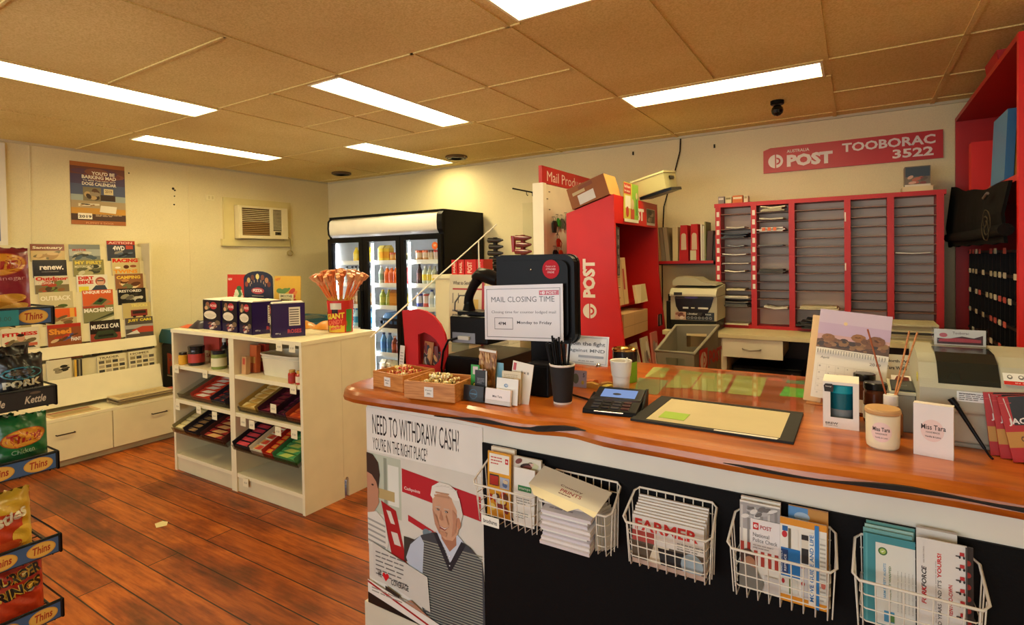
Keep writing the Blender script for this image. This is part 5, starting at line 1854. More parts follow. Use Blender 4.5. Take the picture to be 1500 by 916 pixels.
# ------------------------------------------------------------------ white shelf unit
SX0, SX1, SY0, SY1 = -4.10, -2.676, 2.003, 2.57
WHT = 'e3d8b4'
t = T('shelf_unit', 'white two-bay shelf unit of sweets standing in the shop floor', 'shelf unit', (-3.39, 2.29, 0))
MB('melamine', WHT).box(SX0, SX0 + .025, SY0, SY1, 0, .975).part('side_panel', t)
b = MB('melamine', WHT)   # near end panel with a cable notch at its foot
b.prism([(SY0, 0), (2.29, 0), (2.29, .105), (2.297, .118), (2.307, .122), (2.318, .118), (2.325, .105), (2.325, 0), (SY1, 0), (SY1, .975), (SY0, .975)], 'x', SX1 - .022, SX1)
b.part('end_panel', t)
MB('melamine', 'd3c8a4').box(SX1, SX1 + .001, 2.285, 2.287, .13, .97).part('panel_joint', t)
MB('melamine', WHT).box(-3.40, -3.345, SY0, SY1 - .01, 0, .975).part('divider', t)
MB('melamine', 'e8deba').box(SX0 - .004, SX1 + .002, SY0 - .004, SY1 + .004, .975, 1.0).part('top', t, bevel=.002)
MB('melamine', 'd8cdaa').box(SX0 + .025, SX1 - .022, SY1 - .01, SY1, 0.1, .975).part('back_panel', t)
BAY = ((SX0 + .025, -3.40), (-3.345, SX1 - .022))
for x0, x1 in BAY:
    for z in (.735, .495):
        MB('melamine', 'e6dbb6').box(x0, x1, SY0 + .004, SY1 - .01, z - .012, z + .012).part('shelf', t)
    MB('melamine', 'e6dbb6').box(x0, x1, SY0 + .004, SY1 - .01, .095, .118).part('shelf', t)
    MB('melamine', 'd6cba8').box(x0, x1, SY0 + .012, SY0 + .03, 0, .095).part('kick_board', t)
for x, z in ((-4.06, .735), (-3.70, .735), (-4.06, .475), (-3.79, .485), (-3.60, .47), (-3.28, .475), (-3.19, .47), (-2.97, .60), (-2.93, .47), (-2.78, .735), (-2.78, .475), (-2.90, .975), (-2.78, .975), (-3.27, .095)):
    b = MB('paper', 'e4d9b0')
    f = b.fr((x, SY0 - .0055, z - .04), (1, 0, 0), (0, 0, 1))
    f.slab(.055, .052, .002, 'e6dcb8')
    f.text('$2.50' if x < -3 else '$1.20', .012, .018, .03, .012, '8a8068', .02)
    b.part('price_ticket', t)
TILT = .42


def tilted(x, y, z):
    return Mx.Translation((x, y, z)) @ Mx.Rotation(TILT, 4, 'X')


for k, ((x0, x1), y, z, nm) in enumerate(((BAY[0], 2.03, .517, 'upper left'), (BAY[0], 1.985, .285, 'lower left'), (BAY[1], 2.03, .517, 'upper right'), (BAY[1], 1.985, .285, 'lower right'))):
    t2 = T('sweet_tray', 'smoky clear sloping sweet tray, %s of the white shelf unit' % nm, 'tray', (x0, y, z))
    M0 = tilted(0, y, z)
    b = MB('tray')
    b.M = M0
    b.box(x0 + .004, x1 - .004, 0, .40 if k % 2 == 0 else .42, -.006, 0)
    b.part('floor', t2)
    b = MB('tray')
    b.M = M0
    b.box(x0 + .004, x1 - .004, -.004, 0, -.006, .03)
    b.part('front_lip', t2)
    b = MB('acrylic')
    b.M = M0
    b.box(x0 + .004, x0 + .007, 0, .34, 0, .03)
    b.box(x1 - .007, x1 - .004, 0, .34, 0, .03)
    b.part('side_lip', t2)

CANDY = [
    (0, -3.90, -3.66, 'a8402c', 6, ('c8442c', 'c23a26', 'e2d8c4'), 'red and white wafer bar', 'gloss'),
    (0, -3.655, -3.49, '2c2430', 7, ('3a3440', '8a2c24', '20242e'), 'charcoal chocolate bar', 'gloss'),
    (1, -4.06, -3.92, '8a7c50', 6, ('d8c888', 'cdbb70', 'e4d8a4'), 'pale yellow nougat bar', 'foil'),
    (1, -3.915, -3.76, '20181c', 6, ('2a2228', '4a3c34', '8a6c44'), 'black and gold chocolate bar', 'gloss'),
    (1, -3.70, -3.45, '4a2018', 6, ('6a2420', '902c28', 'c89a60'), 'dark red chocolate bar', 'gloss'),
    (2, -3.33, -3.16, 'b89848', 5, ('d8b868', 'e2cc90', 'c89c40'), 'gold caramel bar', 'foil'),
    (2, -3.13, -2.98, '4a1c28', 6, ('5c1c2c', '42141f', '7a2a38'), 'maroon chocolate bar', 'gloss'),
    (2, -2.965, -2.865, '38182c', 6, ('4a2038', '6a2c48', '361426'), 'purple chocolate bar', 'gloss'),
    (2, -2.855, -2.715, 'a84024', 6, ('c8562c', 'd8682c', 'b84424'), 'orange crunch bar', 'gloss'),
    (3, -3.335, -3.17, '1e1a20', 6, ('2a2630', 'a83038', 'c8404c'), 'black and red liquorice pack', 'foil'),
    (3, -3.155, -3.035, 'd4ccb4', 5, ('e2d8b8', 'c89850', 'b83c2c'), 'cream and red sweet roll', 'foil'),
    (3, -3.03, -2.935, 'b02c1c', 6, ('c8301c', 'd8582c', 'c88a34'), 'red fruit chew pack', 'gloss'),
    (3, -2.925, -2.725, '3c7a48', 6, ('5a9a4c', '3c8a54', 'a8b858'), 'green sour sweet pack', 'foil'),
]
ZT = {0: (2.03, .517), 1: (1.985, .285), 2: (2.03, .517), 3: (1.985, .285)}
TN = ['upper left', 'lower left', 'upper right', 'lower right']
for ci, (tr, x0, x1, cc, n, cols, nm, mt) in enumerate(CANDY):
    y, z = ZT[tr]
    t2 = T('display_carton', 'open %s carton of %ss on the %s tray' % ({'a8402c': 'red', '2c2430': 'charcoal', '8a7c50': 'olive', '20181c': 'black', '4a2018': 'brown', 'b89848': 'gold', '4a1c28': 'maroon', '38182c': 'plum', 'a84024': 'orange', '1e1a20': 'black', 'd4ccb4': 'cream', 'b02c1c': 'red', '3c7a48': 'green'}[cc], nm, TN[tr]), 'carton', (x0, y, z))
    M0 = tilted(x0, y, z)
    w = x1 - x0
    for pn, q in (('base', (.002, w - .002, .006, .262, .001, .003)), ('front_flap', (.0, w, .004, .006, .001, .03)), ('side_flap', (0, .002, .006, .262, .001, .05)), ('side_flap', (w - .002, w, .006, .262, .001, .05)), ('back_flap', (0, w, .262, .264, .001, .085))):
        b = MB('card', cc)
        b.M = M0
        b.box(*q)
        b.part(pn, t2)
    b = MB(mt)
    bw, bd = w - .018, .24 / n
    k1, k2, k3 = cols
    b.hexa([(0, 0, 0), (bw, 0, 0), (bw, bd * .9, 0), (0, bd * .9, 0), (.006, .003, .024), (bw - .006, .003, .024), (bw - .006, bd * .9 - .003, .024), (.006, bd * .9 - .003, .024)], k1)
    f = b.fr((.008, .004, .0241), (1, 0, 0), (0, 1, 0))
    f.rect(0, 0, bw * .9, bd * .72, k2)
    f.poly([(bw * .1, 0), (bw * .55, 0), (bw * .75, bd * .72), (bw * .3, bd * .72)], k3)
    lab = nm + ' in its carton on the %s sweet tray' % TN[tr]
    proto = None
    for i in range(n):
        if proto is None:
            o = proto = b.solo('sweet_bar', lab, 'sweet bar', lab)
            base = o.location.copy()
            o.rotation_mode = 'XYZ'
        else:
            o = proto.copy()
            C.objects.link(o)
        o.location = M0 @ V((.009 + bw / 2, .012 + bd * (i + .45), .0035 + .004 * (i / n) + (.0 if i % 2 else .0015)))
        o.rotation_euler = (TILT, 0, .012 * ((i * 7 + ci) % 3 - 1))

# goods on the upper shelves
ZS = .7475


def jar(label, x, y, r, h, body, lid, band=None, neck=.8, name='jar', z=ZS):
    t2 = T(name, label, 'jar', (x, y, z))
    MB('gloss', body).lathe([(r * .9, 0), (r, .004), (r, h * .72), (r * neck, h * .8)], x, y, z, n=18).part('body', t2)
    MB('gloss', lid).lathe([(r * neck * 1.05, h * .8), (r * neck * 1.08, h * .97), (r * neck, h), (.0001, h)], x, y, z, n=18).part('lid', t2)
    if band:
        MB('paper', band).lathe([(r * 1.01, h * .15), (r * 1.01, h * .6)], x, y, z, n=18).part('label_band', t2)
    return t2


jar('small yellow spread jar at the left of the upper shelf', -4.035, 2.045, .03, .085, 'd8a02c', '2c2418')
jar('black lidded jar with a red label on the upper shelf', -3.925, 2.08, .052, .135, '1f1a18', '181616', 'b03428', .96)
jar('green relish jar at the right of the left bay', -3.645, 2.08, .048, .125, '7c8a40', '22262c', 'd8d0a8', .94)
for i, x in enumerate((-3.785, -3.71)):
    t2 = T('sauce_bottle', ['dark sauce bottle with white cap, left of the pair', 'dark sauce bottle with white cap, right of the pair'][i] + ' behind the green jar', 'bottle', (x, 2.2, ZS))
    MB('gloss', '1e1a1e').lathe([(.028, 0), (.03, .004), (.03, .10), (.014, .135), (.012, .155)], x, 2.2, ZS, n=16).part('glass', t2)
    MB('plastic', 'd8d2c4').lathe([(.014, .153), (.015, .17), (.006, .19), (.004, .196)], x, 2.2, ZS, n=14).part('cap', t2)
b = MB('card')
f = b.fr((-4.03, 2.19, ZS), (1, 0, 0), (0, 0, 1))
f.slab(.2, .195, .1, 'a8382a')
f.rect(0, 0, .2, .08, 'c8a878')
f.text('SALE', .03, .03, .12, .03, '8a3028', .03)
b.solo('snack_box', 'red and tan snack box behind the red-labelled jar', 'box')
# white tub, packets and small sauce bottles in the right bay
t2 = T('storage_tub', 'white oblong plastic tub on the upper right shelf', 'tub', (-3.0, 2.25, ZS))


def rrect(x0, x1, y0, y1, r, n=5):
    return arc(x1 - r, y0 + r, r, -PI / 2, 0, n) + arc(x1 - r, y1 - r, r, 0, PI / 2, n) + arc(x0 + r, y1 - r, r, PI / 2, PI, n) + arc(x0 + r, y0 + r, r, PI, 1.5 * PI, n)


def vessel(mb, loops, close_bottom=True):
    """stack of equal-length plan loops [(pts, z)] skinned into a wall"""
    n = len(loops[0][0])
    for (p0, z0), (p1, z1) in zip(loops, loops[1:]):
        mb.add([(x, y, z0) for x, y in p0] + [(x, y, z1) for x, y in p1], [(i, (i + 1) % n, n + (i + 1) % n, n + i) for i in range(n)], smooth=True)
    if close_bottom:
        mb.add([(x, y, loops[0][1]) for x, y in loops[0][0]], [tuple(range(n - 1, -1, -1))])
        mb.add([(x, y, loops[-1][1]) for x, y in loops[-1][0]], [tuple(range(n))])


b = MB('plastic', 'ded6b8')
M0 = Mx.Translation((-2.845, 2.19, ZS)) @ Mx.Rotation(PI / 2, 4, 'Z') @ Mx.Diagonal((.68, 1, 1, 1))
b.M = M0
vessel(b, [(rrect(-.145, .145, .0, .36, .07), 0), (rrect(-.16, .16, -.012, .37, .075), .13), (rrect(-.153, .153, -.006, .364, .07), .13), (rrect(-.14, .14, .005, .355, .068), .006)])
b.part('shell', t2)
b = MB('plastic', 'e6dec2')
b.M = M0
lp = rrect(-.165, .165, -.017, .375, .078)
b.tube([(x, y, .132) for x, y in lp], .006, closed=True, n=6)
lp = rrect(-.161, .161, -.013, .371, .076)
b.tube([(x, y, .112) for x, y in lp], .004, closed=True, n=6)
b.part('rim', t2)
for i, (x, y, c, l) in enumerate(((-3.335, 2.10, 'c86434', 'orange noodle packet standing left of the white tub'), (-3.335, 2.16, 'b83c2c', 'red packet standing behind the orange one'), (-3.325, 2.04, 'c89a68', 'tan sauce sachet standing in front of the orange packet'))):
    b = MB('foil')
    f = b.fr((x, y, ZS + .002), (1, 0, 0), (0, .05, 1))
    f.slab(.072 if i < 2 else .045, .175 if i < 2 else .11, .03, c)
    f.rect(.01, .06, .05 if i < 2 else .025, .04, 'd8a858' if i < 2 else 'b84030')
    b.solo('food_packet', l, 'packet')
for i, (x, y) in enumerate(((-2.805, 2.033), (-2.738, 2.035))):
    jar(['small chilli bottle with gold cap in front of the white tub', 'small chilli bottle tucked against the end panel'][i], x, y, .024, .078, 'b83a2c', 'c8a04c', 'e0d0b0' if i else 'a82c24', .7, name='chilli_bottle')

# ---- on top of the shelf unit
ZU = 1.0005


def choc(f, w, h):
    f.rect(0, 0, w, h, '241a38')
    f.rect(0, h * .28, w, h * .72, '1a141e')
    f.blobs(w * .04, h * .66, w * .4, h * .3, 7, ['5a6a50', 'c89a70', '8a5a40', '3c2c50'], 3, .45)
    f.ell(w * .62, h * .82, w * .2, h * .12, 'b02c34')
    f.text('ROSE', w * .45, h * .78, w * .34, h * .08, 'e8c8b8', .03)
    f.ell(w * .42, h * .5, w * .36, h * .14, 'd8ccb4')
    f.poly([(w * .06, h * .5), (w * .42, h * .56), (w * .78, h * .5), (w * .42, h * .36)], 'c8bca4')
    f.blobs(w * .05, h * .02, w * .85, h * .28, 12, ['6a4a3c', 'c8b8b0', '8a3c44', '4a3440', 'b09080'], 7, .3)
    f.ell(w * .85, h * .26, w * .14, h * .08, '6c5844')


def chocbox(label, x, y, rz, w=.165, d_=.20, h=.205):
    t2 = T('chocolate_box', label, 'box', (x, y, ZU), rz)
    M1 = wm(t2)
    b = MB('gloss', '241840')
    b.M = M1
    b.box(0, w, 0, d_, 0, h)
    b.part('carton', t2)
    b = MB('black')
    b.M = M1
    f = b.fr((.001, -.0012, .001), (1, 0, 0), (0, 0, 1))
    f.slab(w - .002, h - .002, .001, '241a38')
    choc(f, w - .002, h - .002)
    b.part('front_print', t2)
    b = MB('gloss')
    b.M = M1
    f = b.fr((w + .0012, .002, .002), (0, 1, 0), (0, 0, 1))
    f.slab(d_ - .004, h - .004, .001, '2a1c4c')
    f.rect(d_ * .5, h * .32, d_ * .34, h * .55, 'd8d0c0')
    for k in range(7):
        f.rect(d_ * .52, h * (.36 + k * .07), d_ * .28, h * .03, '5a5048', l=.001)
    f.text('ROSES', d_ * .45, h * .1, d_ * .42, h * .12, 'b04050', .04)
    f.text('450 g', d_ * .08, h * .08, d_ * .16, h * .05, 'd8d0d8', .02)
    b.part('side_print', t2)
    b = MB('card', 'e4dcc8')
    b.M = M1
    b.hexa([(.004, .004, h), (w - .004, .004, h), (w - .004, d_ - .004, h), (.004, d_ - .004, h), (.004, .01, h + .006), (w - .004, .01, h + .008), (w - .004, d_ - .01, h + .006), (.004, d_ - .01, h + .008)])
    b.part('lid', t2)


chocbox('purple chocolate box, first from the left on the shelf unit top', -3.86, 2.10, -.06, w=.24)
chocbox('purple chocolate box, second from the left on the shelf unit top', -3.60, 2.085, -.06, w=.19)
chocbox('purple chocolate box, third from the left with its barcode side showing', -3.39, 2.075, -.12, w=.17)
chocbox('purple chocolate box standing apart at the right, turned to show its side', -3.06, 2.07, -.5, w=.10, d_=.19)
for i, (x, y, w, h, l) in enumerate(((-4.235, 2.40, .385, .37, 'tall red card display with a striped sweet'), (-3.83, 2.385, .345, .395, 'navy arched card display of lit faces'), (-3.47, 2.38, .285, .36, 'mustard fruit drink card display'))):
    b = MB('card')
    f = b.fr((x + (.16 if i == 0 else 0), y, ZU), (1, 0, 0), (0, .03 if i != 1 else 0, 1))
    w = w - (.16 if i == 0 else 0)
    if i == 0:
        f.o = V((-4.08, y, ZU))
        w = .265
        f.slab(w, h, .004, 'c4281c')
        f.text('NEW', w * .04, h * .88, w * .2, h * .045, 'e6dcc0', .04)
        for k in range(3):
            f.ell(w * .55, h * (.56 + .05 * k), w * (.24 - .03 * k), h * .05, ['e0dcb8', 'd0d8a8', 'e0dcb8'][k])
        f.poly([(w * .45, h * .5), (w * .6, h * .5), (w * .72, h * .6), (w * .6, h * .74), (w * .5, h * .7), (w * .58, h * .6)], '3c7a44')
        f.ell(w * .58, h * .72, w * .12, h * .05, '2f6a3c')
    elif i == 1:
        P_ = [(0, 0), (w, 0), (w, h * .86)] + [(w * .5 + w * .5 * math.cos(a), h * .86 + h * .14 * math.sin(a)) for a in [.3, .6, .9, 1.2, PI / 2, 1.94, 2.24, 2.54, 2.84]] + [(0, h * .86)]
        b.prism([(x + p, ZU + q_) for p, q_ in P_], 'y', y, y + .004, '101c38')
        f.k = 4
        f.poly([(p * .96 + w * .02, q_ * .97 + .004) for p, q_ in P_], '14203c')
        for k in range(7):
            a = PI - PI * (k + .5) / 7
            f.ell(w * .5 + w * .4 * math.cos(a), h * .72 + h * .18 * math.sin(a), w * .06, h * .05, ['8a4030', 'c8a060', '6a3a30', 'd8c878', '7a4434', 'b07850', '6a3024'][k])
            f.rect(w * .5 + w * .27 * math.cos(a) - .003, h * .70 + h * .10 * math.sin(a), .006, .02, 'c8a888')
        f.ell(w * .5, h * .64, w * .22, h * .06, 'a84048')
        f.text('PIZZA', w * .34, h * .62, w * .32, h * .05, 'e6dcd0', .04)
        f.rect(w * .3, h * .54, w * .4, .004, 'b8b0a0')
    else:
        f.slab(w, h, .004, 'c89c34')
        f.text('NEW', w * .05, h * .9, w * .2, h * .05, 'c05028', .03, rot=.15)
        f.blobs(w * .05, h * .45, w * .9, h * .32, 12, ['b83c28', '5a7a3c', 'd07830', '3c6a38', 'e0d0a0'], 5, .3)
        f.rect(w * .2, h * .5, w * .55, h * .16, 'd8cc9c')
        f.text('SMOOTHIE', w * .24, h * .59, w * .46, h * .05, '4a4434', .03)
        f.text('MANGO', w * .28, h * .52, w * .38, h * .05, '4a4434', .03)
    b.solo('card_display', l + ' standing behind the chocolate boxes', 'display card')
# small goods at the left and right of the top
for i, (x, y, c, l) in enumerate(((-4.06, 2.12, 'c8562c', 'flat orange packet at the left end of the shelf unit top'), (-4.0, 2.27, '1e1a20', 'black crumpled packet next to the flat orange one'), (-3.93, 2.12, '2a2430', 'dark crinkled packet against the first chocolate box'), (-3.25, 2.45, 'd0912c', 'orange packet lying behind the right chocolate box'), (-3.02, 2.47, 'd88f28', 'yellow-orange packet lying before the candy stick tub'))):
    b = MB('foil', c)
    hh = .018 if i == 0 else .05
    vs, nx, ny = [], 6, 5
    rr = random.Random(i)
    for j in range(ny + 1):
        for k in range(nx + 1):
            u_, v_ = k / nx, j / ny
            e = (1 - abs(2 * u_ - 1) ** 3) * (1 - abs(2 * v_ - 1) ** 3)
            vs.append((x + (u_ - .5) * (.13 if i < 3 else .2), y + (v_ - .5) * .11, ZU + .003 + hh * e * (.75 + .4 * rr.random())))
    n1 = nx + 1
    b.add(vs, [(j * n1 + k, j * n1 + k + 1, (j + 1) * n1 + k + 1, (j + 1) * n1 + k) for j in range(ny) for k in range(nx)], smooth=True)
    b.box(x - .05, x + .05, y - .045, y + .045, ZU, ZU + .003)
    b.solo('snack_packet', l, 'packet')
# tub of candy sticks
t2 = T('candy_tub', 'red and yellow printed tub holding giant candy sticks', 'tub', (-2.78, 2.42, ZU))
tx, ty = -2.83, 2.42
MB('gloss', 'c4302a').lathe([(.075, 0), (.085, .205), (.081, .205), (.072, .006), (.0001, .006)], tx, ty, ZU, n=28).part('tub', t2)
b = MB('gloss')
m2 = lambda x, z, l=0: (tx + (.0758 + .0485 * z + l) * math.cos(-1.15 + x / .08), ty + (.0758 + .0485 * z + l) * math.sin(-1.15 + x / .08), ZU + z)


def wrapquad(x0, x1, z0, z1, c, l):
    n = 6
    for k in range(n):
        a, d_ = x0 + (x1 - x0) * k / n, x0 + (x1 - x0) * (k + 1) / n
        b.add([m2(a, z0, l), m2(d_, z0, l), m2(d_, z1, l), m2(a, z1, l)], [(0, 1, 2, 3)], c)


wrapquad(-.115, -.07, .005, .13, '3a7a38', .001)
wrapquad(.07, .115, .005, .15, '3f8a3a', .001)
wrapquad(-.06, .06, .004, .05, 'd8b02c', .001)
wrapquad(-.03, .04, .15, .19, 'd0c8b8', .001)
wrapquad(-.08, .075, .045, .075, 'c83a28', .0014)
wrapquad(-.02, .02, .125, .15, '2a1c18', .0012)
for s_, x0, w_, z_, h_, c in (('GIANT', -.062, .12, .09, .036, 'e8c83c'), ('CANDY', -.05, .10, .055, .03, 'e86a4c'), ('sticks', -.035, .07, .022, .022, 'd84a38')):
    vs, fs = text_geo(s_, .04)
    b.add([m2(x0 + a * w_, z_ + q_ * h_ + (a - .5) * .012, .003) for a, q_ in vs], fs, c)
b.part('print', t2)
st = None
k = 0
for rim_r, tl, n in ((.0, .0, 1), (.040, .32, 9), (.066, .54, 14)):
    for i in range(n):
        a = 2 * PI * i / n + tl * 7
        b = MB('foil')
        b.tube([(0, 0, 0), (0, 0, .10), (0, 0, .21)], [.0028, .0055, .0075], 'd8743c', n=6)
        b.tube([(0, 0, .0), (0, 0, .11)], [.003, .006], 'e0b048', n=6)
        b.tube([(0, 0, .21), (.002, .001, .235)], [.014, .010], 'd88a5c', n=6)
        for hx, hy, hc in ((.016, .004, 'c86838'), (-.010, .014, 'e2b088'), (-.008, -.015, 'd89868')):
            b.tube([(.001, .001, .225), (hx * .7, hy * .7, .252), (hx, hy, .282)], [.006, .012, .0145], hc, n=5)
        lab = 'orange striped candy stick in crinkled wrapper standing in the printed tub'
        if st is None:
            o = st = b.solo('candy_stick', lab, 'candy stick', 'candy sticks in the tub')
        else:
            o = st.copy()
            C.objects.link(o)
        r0 = rim_r - .075 * math.tan(tl)
        o.location = (tx + r0 * math.cos(a), ty + r0 * math.sin(a), ZU + .128)
        o.rotation_euler = V((math.sin(tl) * math.cos(a), math.sin(tl) * math.sin(a), math.cos(tl))).to_track_quat('Z', 'Y').to_euler()
        k += 1

MB('paper', 'd8c890').prism([(-2.99, 1.32), (-2.93, 1.30), (-2.91, 1.345), (-2.95, 1.37), (-2.985, 1.36)], 'z', .0005, .0015).solo('paper_scrap', 'small cream paper scrap lying on the floorboards', 'scrap')
bpy.data.objects['paper_scrap'].location = V((-3.30, 1.53, .0005))
# ------------------------------------------------------------------ chip stand in the left foreground
LX = -2.2
t = T('chip_stand', 'black wire chip stand with blue logo strips at the left photo edge', 'display stand', (-2.35, .35, 0))
b = MB('plastic', '16181c')
for y in (.0, .42):
    b.tube([(-2.50, y, 0.01), (-2.50, y, 1.75)], .011, n=8)
    b.tube([(-2.55, y, .012), (-2.15, y, .012)], .011, n=8)
b.part('frame', t)
LIPS = [(1.27, 1.322), (1.009, 1.067), (.80, .852), (.527, .582), (.313, .368)]
for i, (z0, z1) in enumerate(LIPS):
    b = MB('plastic', '14161a')
    b.tube([(LX, .0, z1), (LX, .717, z1), (-2.47, .717, z1 - .0), (-2.47, 0, z1)], .004, n=6, closed=True)
    b.tube([(LX, .717, z1), (LX, .717, z0 - .002), (-2.47, .717, z0 - .002)], .004, n=6)
    for k in range(5):
        x = LX - .02 - k * .055
        b.tube([(x, 0, z0), (x, .717, z0)], .0022, n=5)
    for k in range(10):
        b.tube([(LX, .02 + k * .075, z0 - .003), (-2.47, .02 + k * .075, z0 - .003)], .0022, n=5)
    sh = b.part('wire_shelf', t)
    b = MB('satin')
    f = b.fr((LX + .006, .0, z0), (0, 1, 0), (0, 0, 1))
    f.slab(.714, z1 - z0, .003, '17191c')
    h = z1 - z0
    f.rect(.0, .003, .708, h - .006, '2c2a2c' if i == 1 else '41608e')
    if i == 1:
        for k in range(5):
            f.text('Kettle', .635 - .1 * k, h * .26, .052, h * .40, 'cfc4b0', .02, skew=.2)
            f.ell(.662 - .1 * k, h * .80, .014, .004, '6a5a4a')
    else:
        for k in range(7):
            cx = .664 - .095 * k
            f.ell(cx, h * .5, .037, h * .42, 'd8a040', n=24)
            f.ell(cx, h * .5, .034, h * .37, 'e2b456', n=24)
            f.text('Thins', cx - .024, h * .27, .046, h * .44, 'a83424', .02, skew=.15, rot=.06)
        if i == 0:
            f.rect(.548, .002, .078, h - .004, '2c8c94', l=.0085)
            f.text('$3.00', .568, h * .3, .04, h * .3, '3a6a6c', l=.0088)
    b.part('logo_strip', sh, 'black logo strip' if i == 1 else 'blue logo strip')


def bag(label, y, z, w, h, x, rz, lean, paint, base, puff=.035, seal='', seed=1):
    """a pillow bag: two bulged faces meeting in crimped seals, print follows the bulge"""
    rr = random.Random(seed)
    wr = [(rr.uniform(.2, .8), rr.uniform(.1, .9), rr.uniform(4, 9), rr.uniform(-1, 1)) for _ in range(6)]

    def disp(a, c):
        u, v = a / w * 2 - 1, c / h * 2 - 1
        e = max(0, (1 - abs(u) ** 2.6)) ** .7 * max(0, (1 - abs(v) ** 3.5)) ** .6
        s = sum(.0016 * math.sin(k * (a / w * dx + c / h * (1 - dx)) * 6 + ph * 5) for dx, _, k, ph in wr)
        edge = .006 * math.sin(u * 9 + seed) * (abs(v) ** 8)
        return puff * e + s * (.3 + e) * .8 + edge

    b = MB('foil')
    r = V((-math.sin(rz), math.cos(rz), 0))
    n = V((math.cos(rz), math.sin(rz), 0))
    u = (V((0, 0, 1)) * math.cos(lean) - n * math.sin(lean)).normalized()
    f = b.fr(V((x, y, z + .006)) - r * (w / 2), r, u, disp)
    nx, ny = 22, 26
    fronts = [f.pt(w * i / nx, h * j / ny + (.004 * math.sin(i * 1.9) if j in (0, ny) else 0)) for j in range(ny + 1) for i in range(nx + 1)]
    backs = [f.o + f.r * (w * i / nx) + f.u * (h * j / ny) - f.n * (disp(w * i / nx, h * j / ny) * .7 + .001) for j in range(ny + 1) for i in range(nx + 1)]
    n1 = nx + 1
    for j in range(ny):
        for i in range(nx):
            q = [j * n1 + i, j * n1 + i + 1, (j + 1) * n1 + i + 1, (j + 1) * n1 + i]
            c = base((i + .5) / nx, (j + .5) / ny)
            b.add([fronts[k] for k in q], [(0, 1, 2, 3)], c, smooth=True)
            b.add([backs[k] for k in q], [(3, 2, 1, 0)], c, smooth=True)
    # weld so the shading is smooth across the bag
    me_v, remap, key = [], {}, {}
    for i_, p in enumerate(b.v):
        kk = (round(p.x, 6), round(p.y, 6), round(p.z, 6))
        if kk not in key:
            key[kk] = len(me_v)
            me_v.append(p)
        remap[i_] = key[kk]
    b.v = me_v
    b.f = [tuple(remap[i_] for i_ in ff) for ff in b.f]
    f.k, f.step = 2, .0005
    paint(f, w, h)
    return b.solo('chip_bag', label, 'chip bag')


def oval(f, cx, cy, a, b_, t_, tw, th, rot=.12):
    f.ell(cx, cy, a, b_, 'b8501c', rot=rot, n=28)
    f.ell(cx, cy, a * .94, b_ * .92, 'd8962c', rot=rot, n=28)
    f.text(t_, cx - tw / 2, cy - th / 2 - rot * tw * .4, tw, th, 'a8281c', .04, rot=rot, skew=.2)


def p1(f, w, h):
    oval(f, w * .48, h * .76, w * .48, h * .16, 'Thins', w * .66, h * .16)
    f.text('Salt & Vinegar', w * .06, h * .52, w * .84, h * .07, 'd89aa0', 0, rot=.04)
    f.ell(w * .6, h * .3, w * .3, h * .07, 'd8a038', rot=.1)
    f.ell(w * .4, h * .22, w * .34, h * .07, 'c88a2c', rot=-.1)
    f.ell(w * .7, h * .18, w * .24, h * .06, 'e0b458', rot=.2)


bag('magenta salt and vinegar chip bag on the top shelf of the stand', .595, 1.272, .185, .235, -2.29, .0, .06, p1, lambda u, v: '7c1024' if v > .93 else ('8c1430' if v > .3 else ('9a1c30' if v > .1 else 'c0a878')), .045, seed=3)


def p2(f, w, h):
    f.ell(w * .5, h * .62, w * .44, h * .13, '3c8a9c', n=28)
    f.ell(w * .5, h * .62, w * .40, h * .11, '1c2022', n=28)
    f.ell(w * .45, h * .64, w * .26, h * .06, '5a5044', n=20)
    f.text('PORK', w * .1, h * .32, w * .8, h * .15, 'cfc8a8', .05, rot=.05)
    f.text('CRACKLE', w * .2, h * .22, w * .6, h * .06, '8a8474', .02, rot=.05)


bag('black pork crackle bag with pale lettering on the second shelf', .65, 1.012, .118, .152, -2.275, .0, .05, p2, lambda u, v: '181818' if v > .25 else '1c1414', .028, seed=5)
bag('second black crackle bag standing behind the front black one', .635, 1.012, .13, .172, -2.36, .05, .05, lambda f, w, h: None, lambda u, v: '141314', .028, seed=6)
bag('pink chip bag cut by the photo edge on the second shelf', .515, 1.012, .12, .14, -2.28, .0, .05, lambda f, w, h: None, lambda u, v: 'a0244c' if v < .7 else '4a3c38', .03, seed=7)


def p3(f, w, h):
    oval(f, w * .5, h * .60, w * .42, h * .17, 'Thins', w * .66, h * .19)
    f.text('Chicken', w * .26, h * .30, w * .42, h * .09, '9ab898', 0, rot=.06)
    f.ell(w * .5, h * .1, w * .26, h * .08, 'c8a04c', rot=.1)


bag('green chicken chip bag facing the aisle on the third shelf', .645, .803, .135, .168, -2.27, .0, .04, p3, lambda u, v: '1c6a34' if v > .3 else '16502c', .036, seed=9)
bag('green chip bag with shade in its darker colour between the two bright green ones', .585, .803, .13, .165, -2.335, .0, .04, p3, lambda u, v: '144a28', .03, seed=10)  # shade between the bags is put into this darker green
bag('green chip bag cut by the photo edge on the third shelf', .505, .803, .13, .17, -2.265, .0, .04, p3, lambda u, v: '1c7034', .036, seed=12)


def p4(f, w, h):
    f.poly([(0, h * .36), (w * .3, h * .44), (w, h * .66), (w, h * .9), (w * .6, h * .8), (0, h * .62)], 'b0201c')
    f.text('Twisties', w * .02, h * .40, w * .92, h * .18, 'd8d0b8', .04, rot=.28, skew=.2)
    f.ell(w * .82, h * .32, w * .18, h * .14, 'e0b83c', rot=.5)
    f.ell(w * .5, h * .18, w * .3, h * .1, 'c85024', rot=.2)
    f.ell(w * .2, h * .26, w * .14, h * .1, 'd87030', rot=.4)


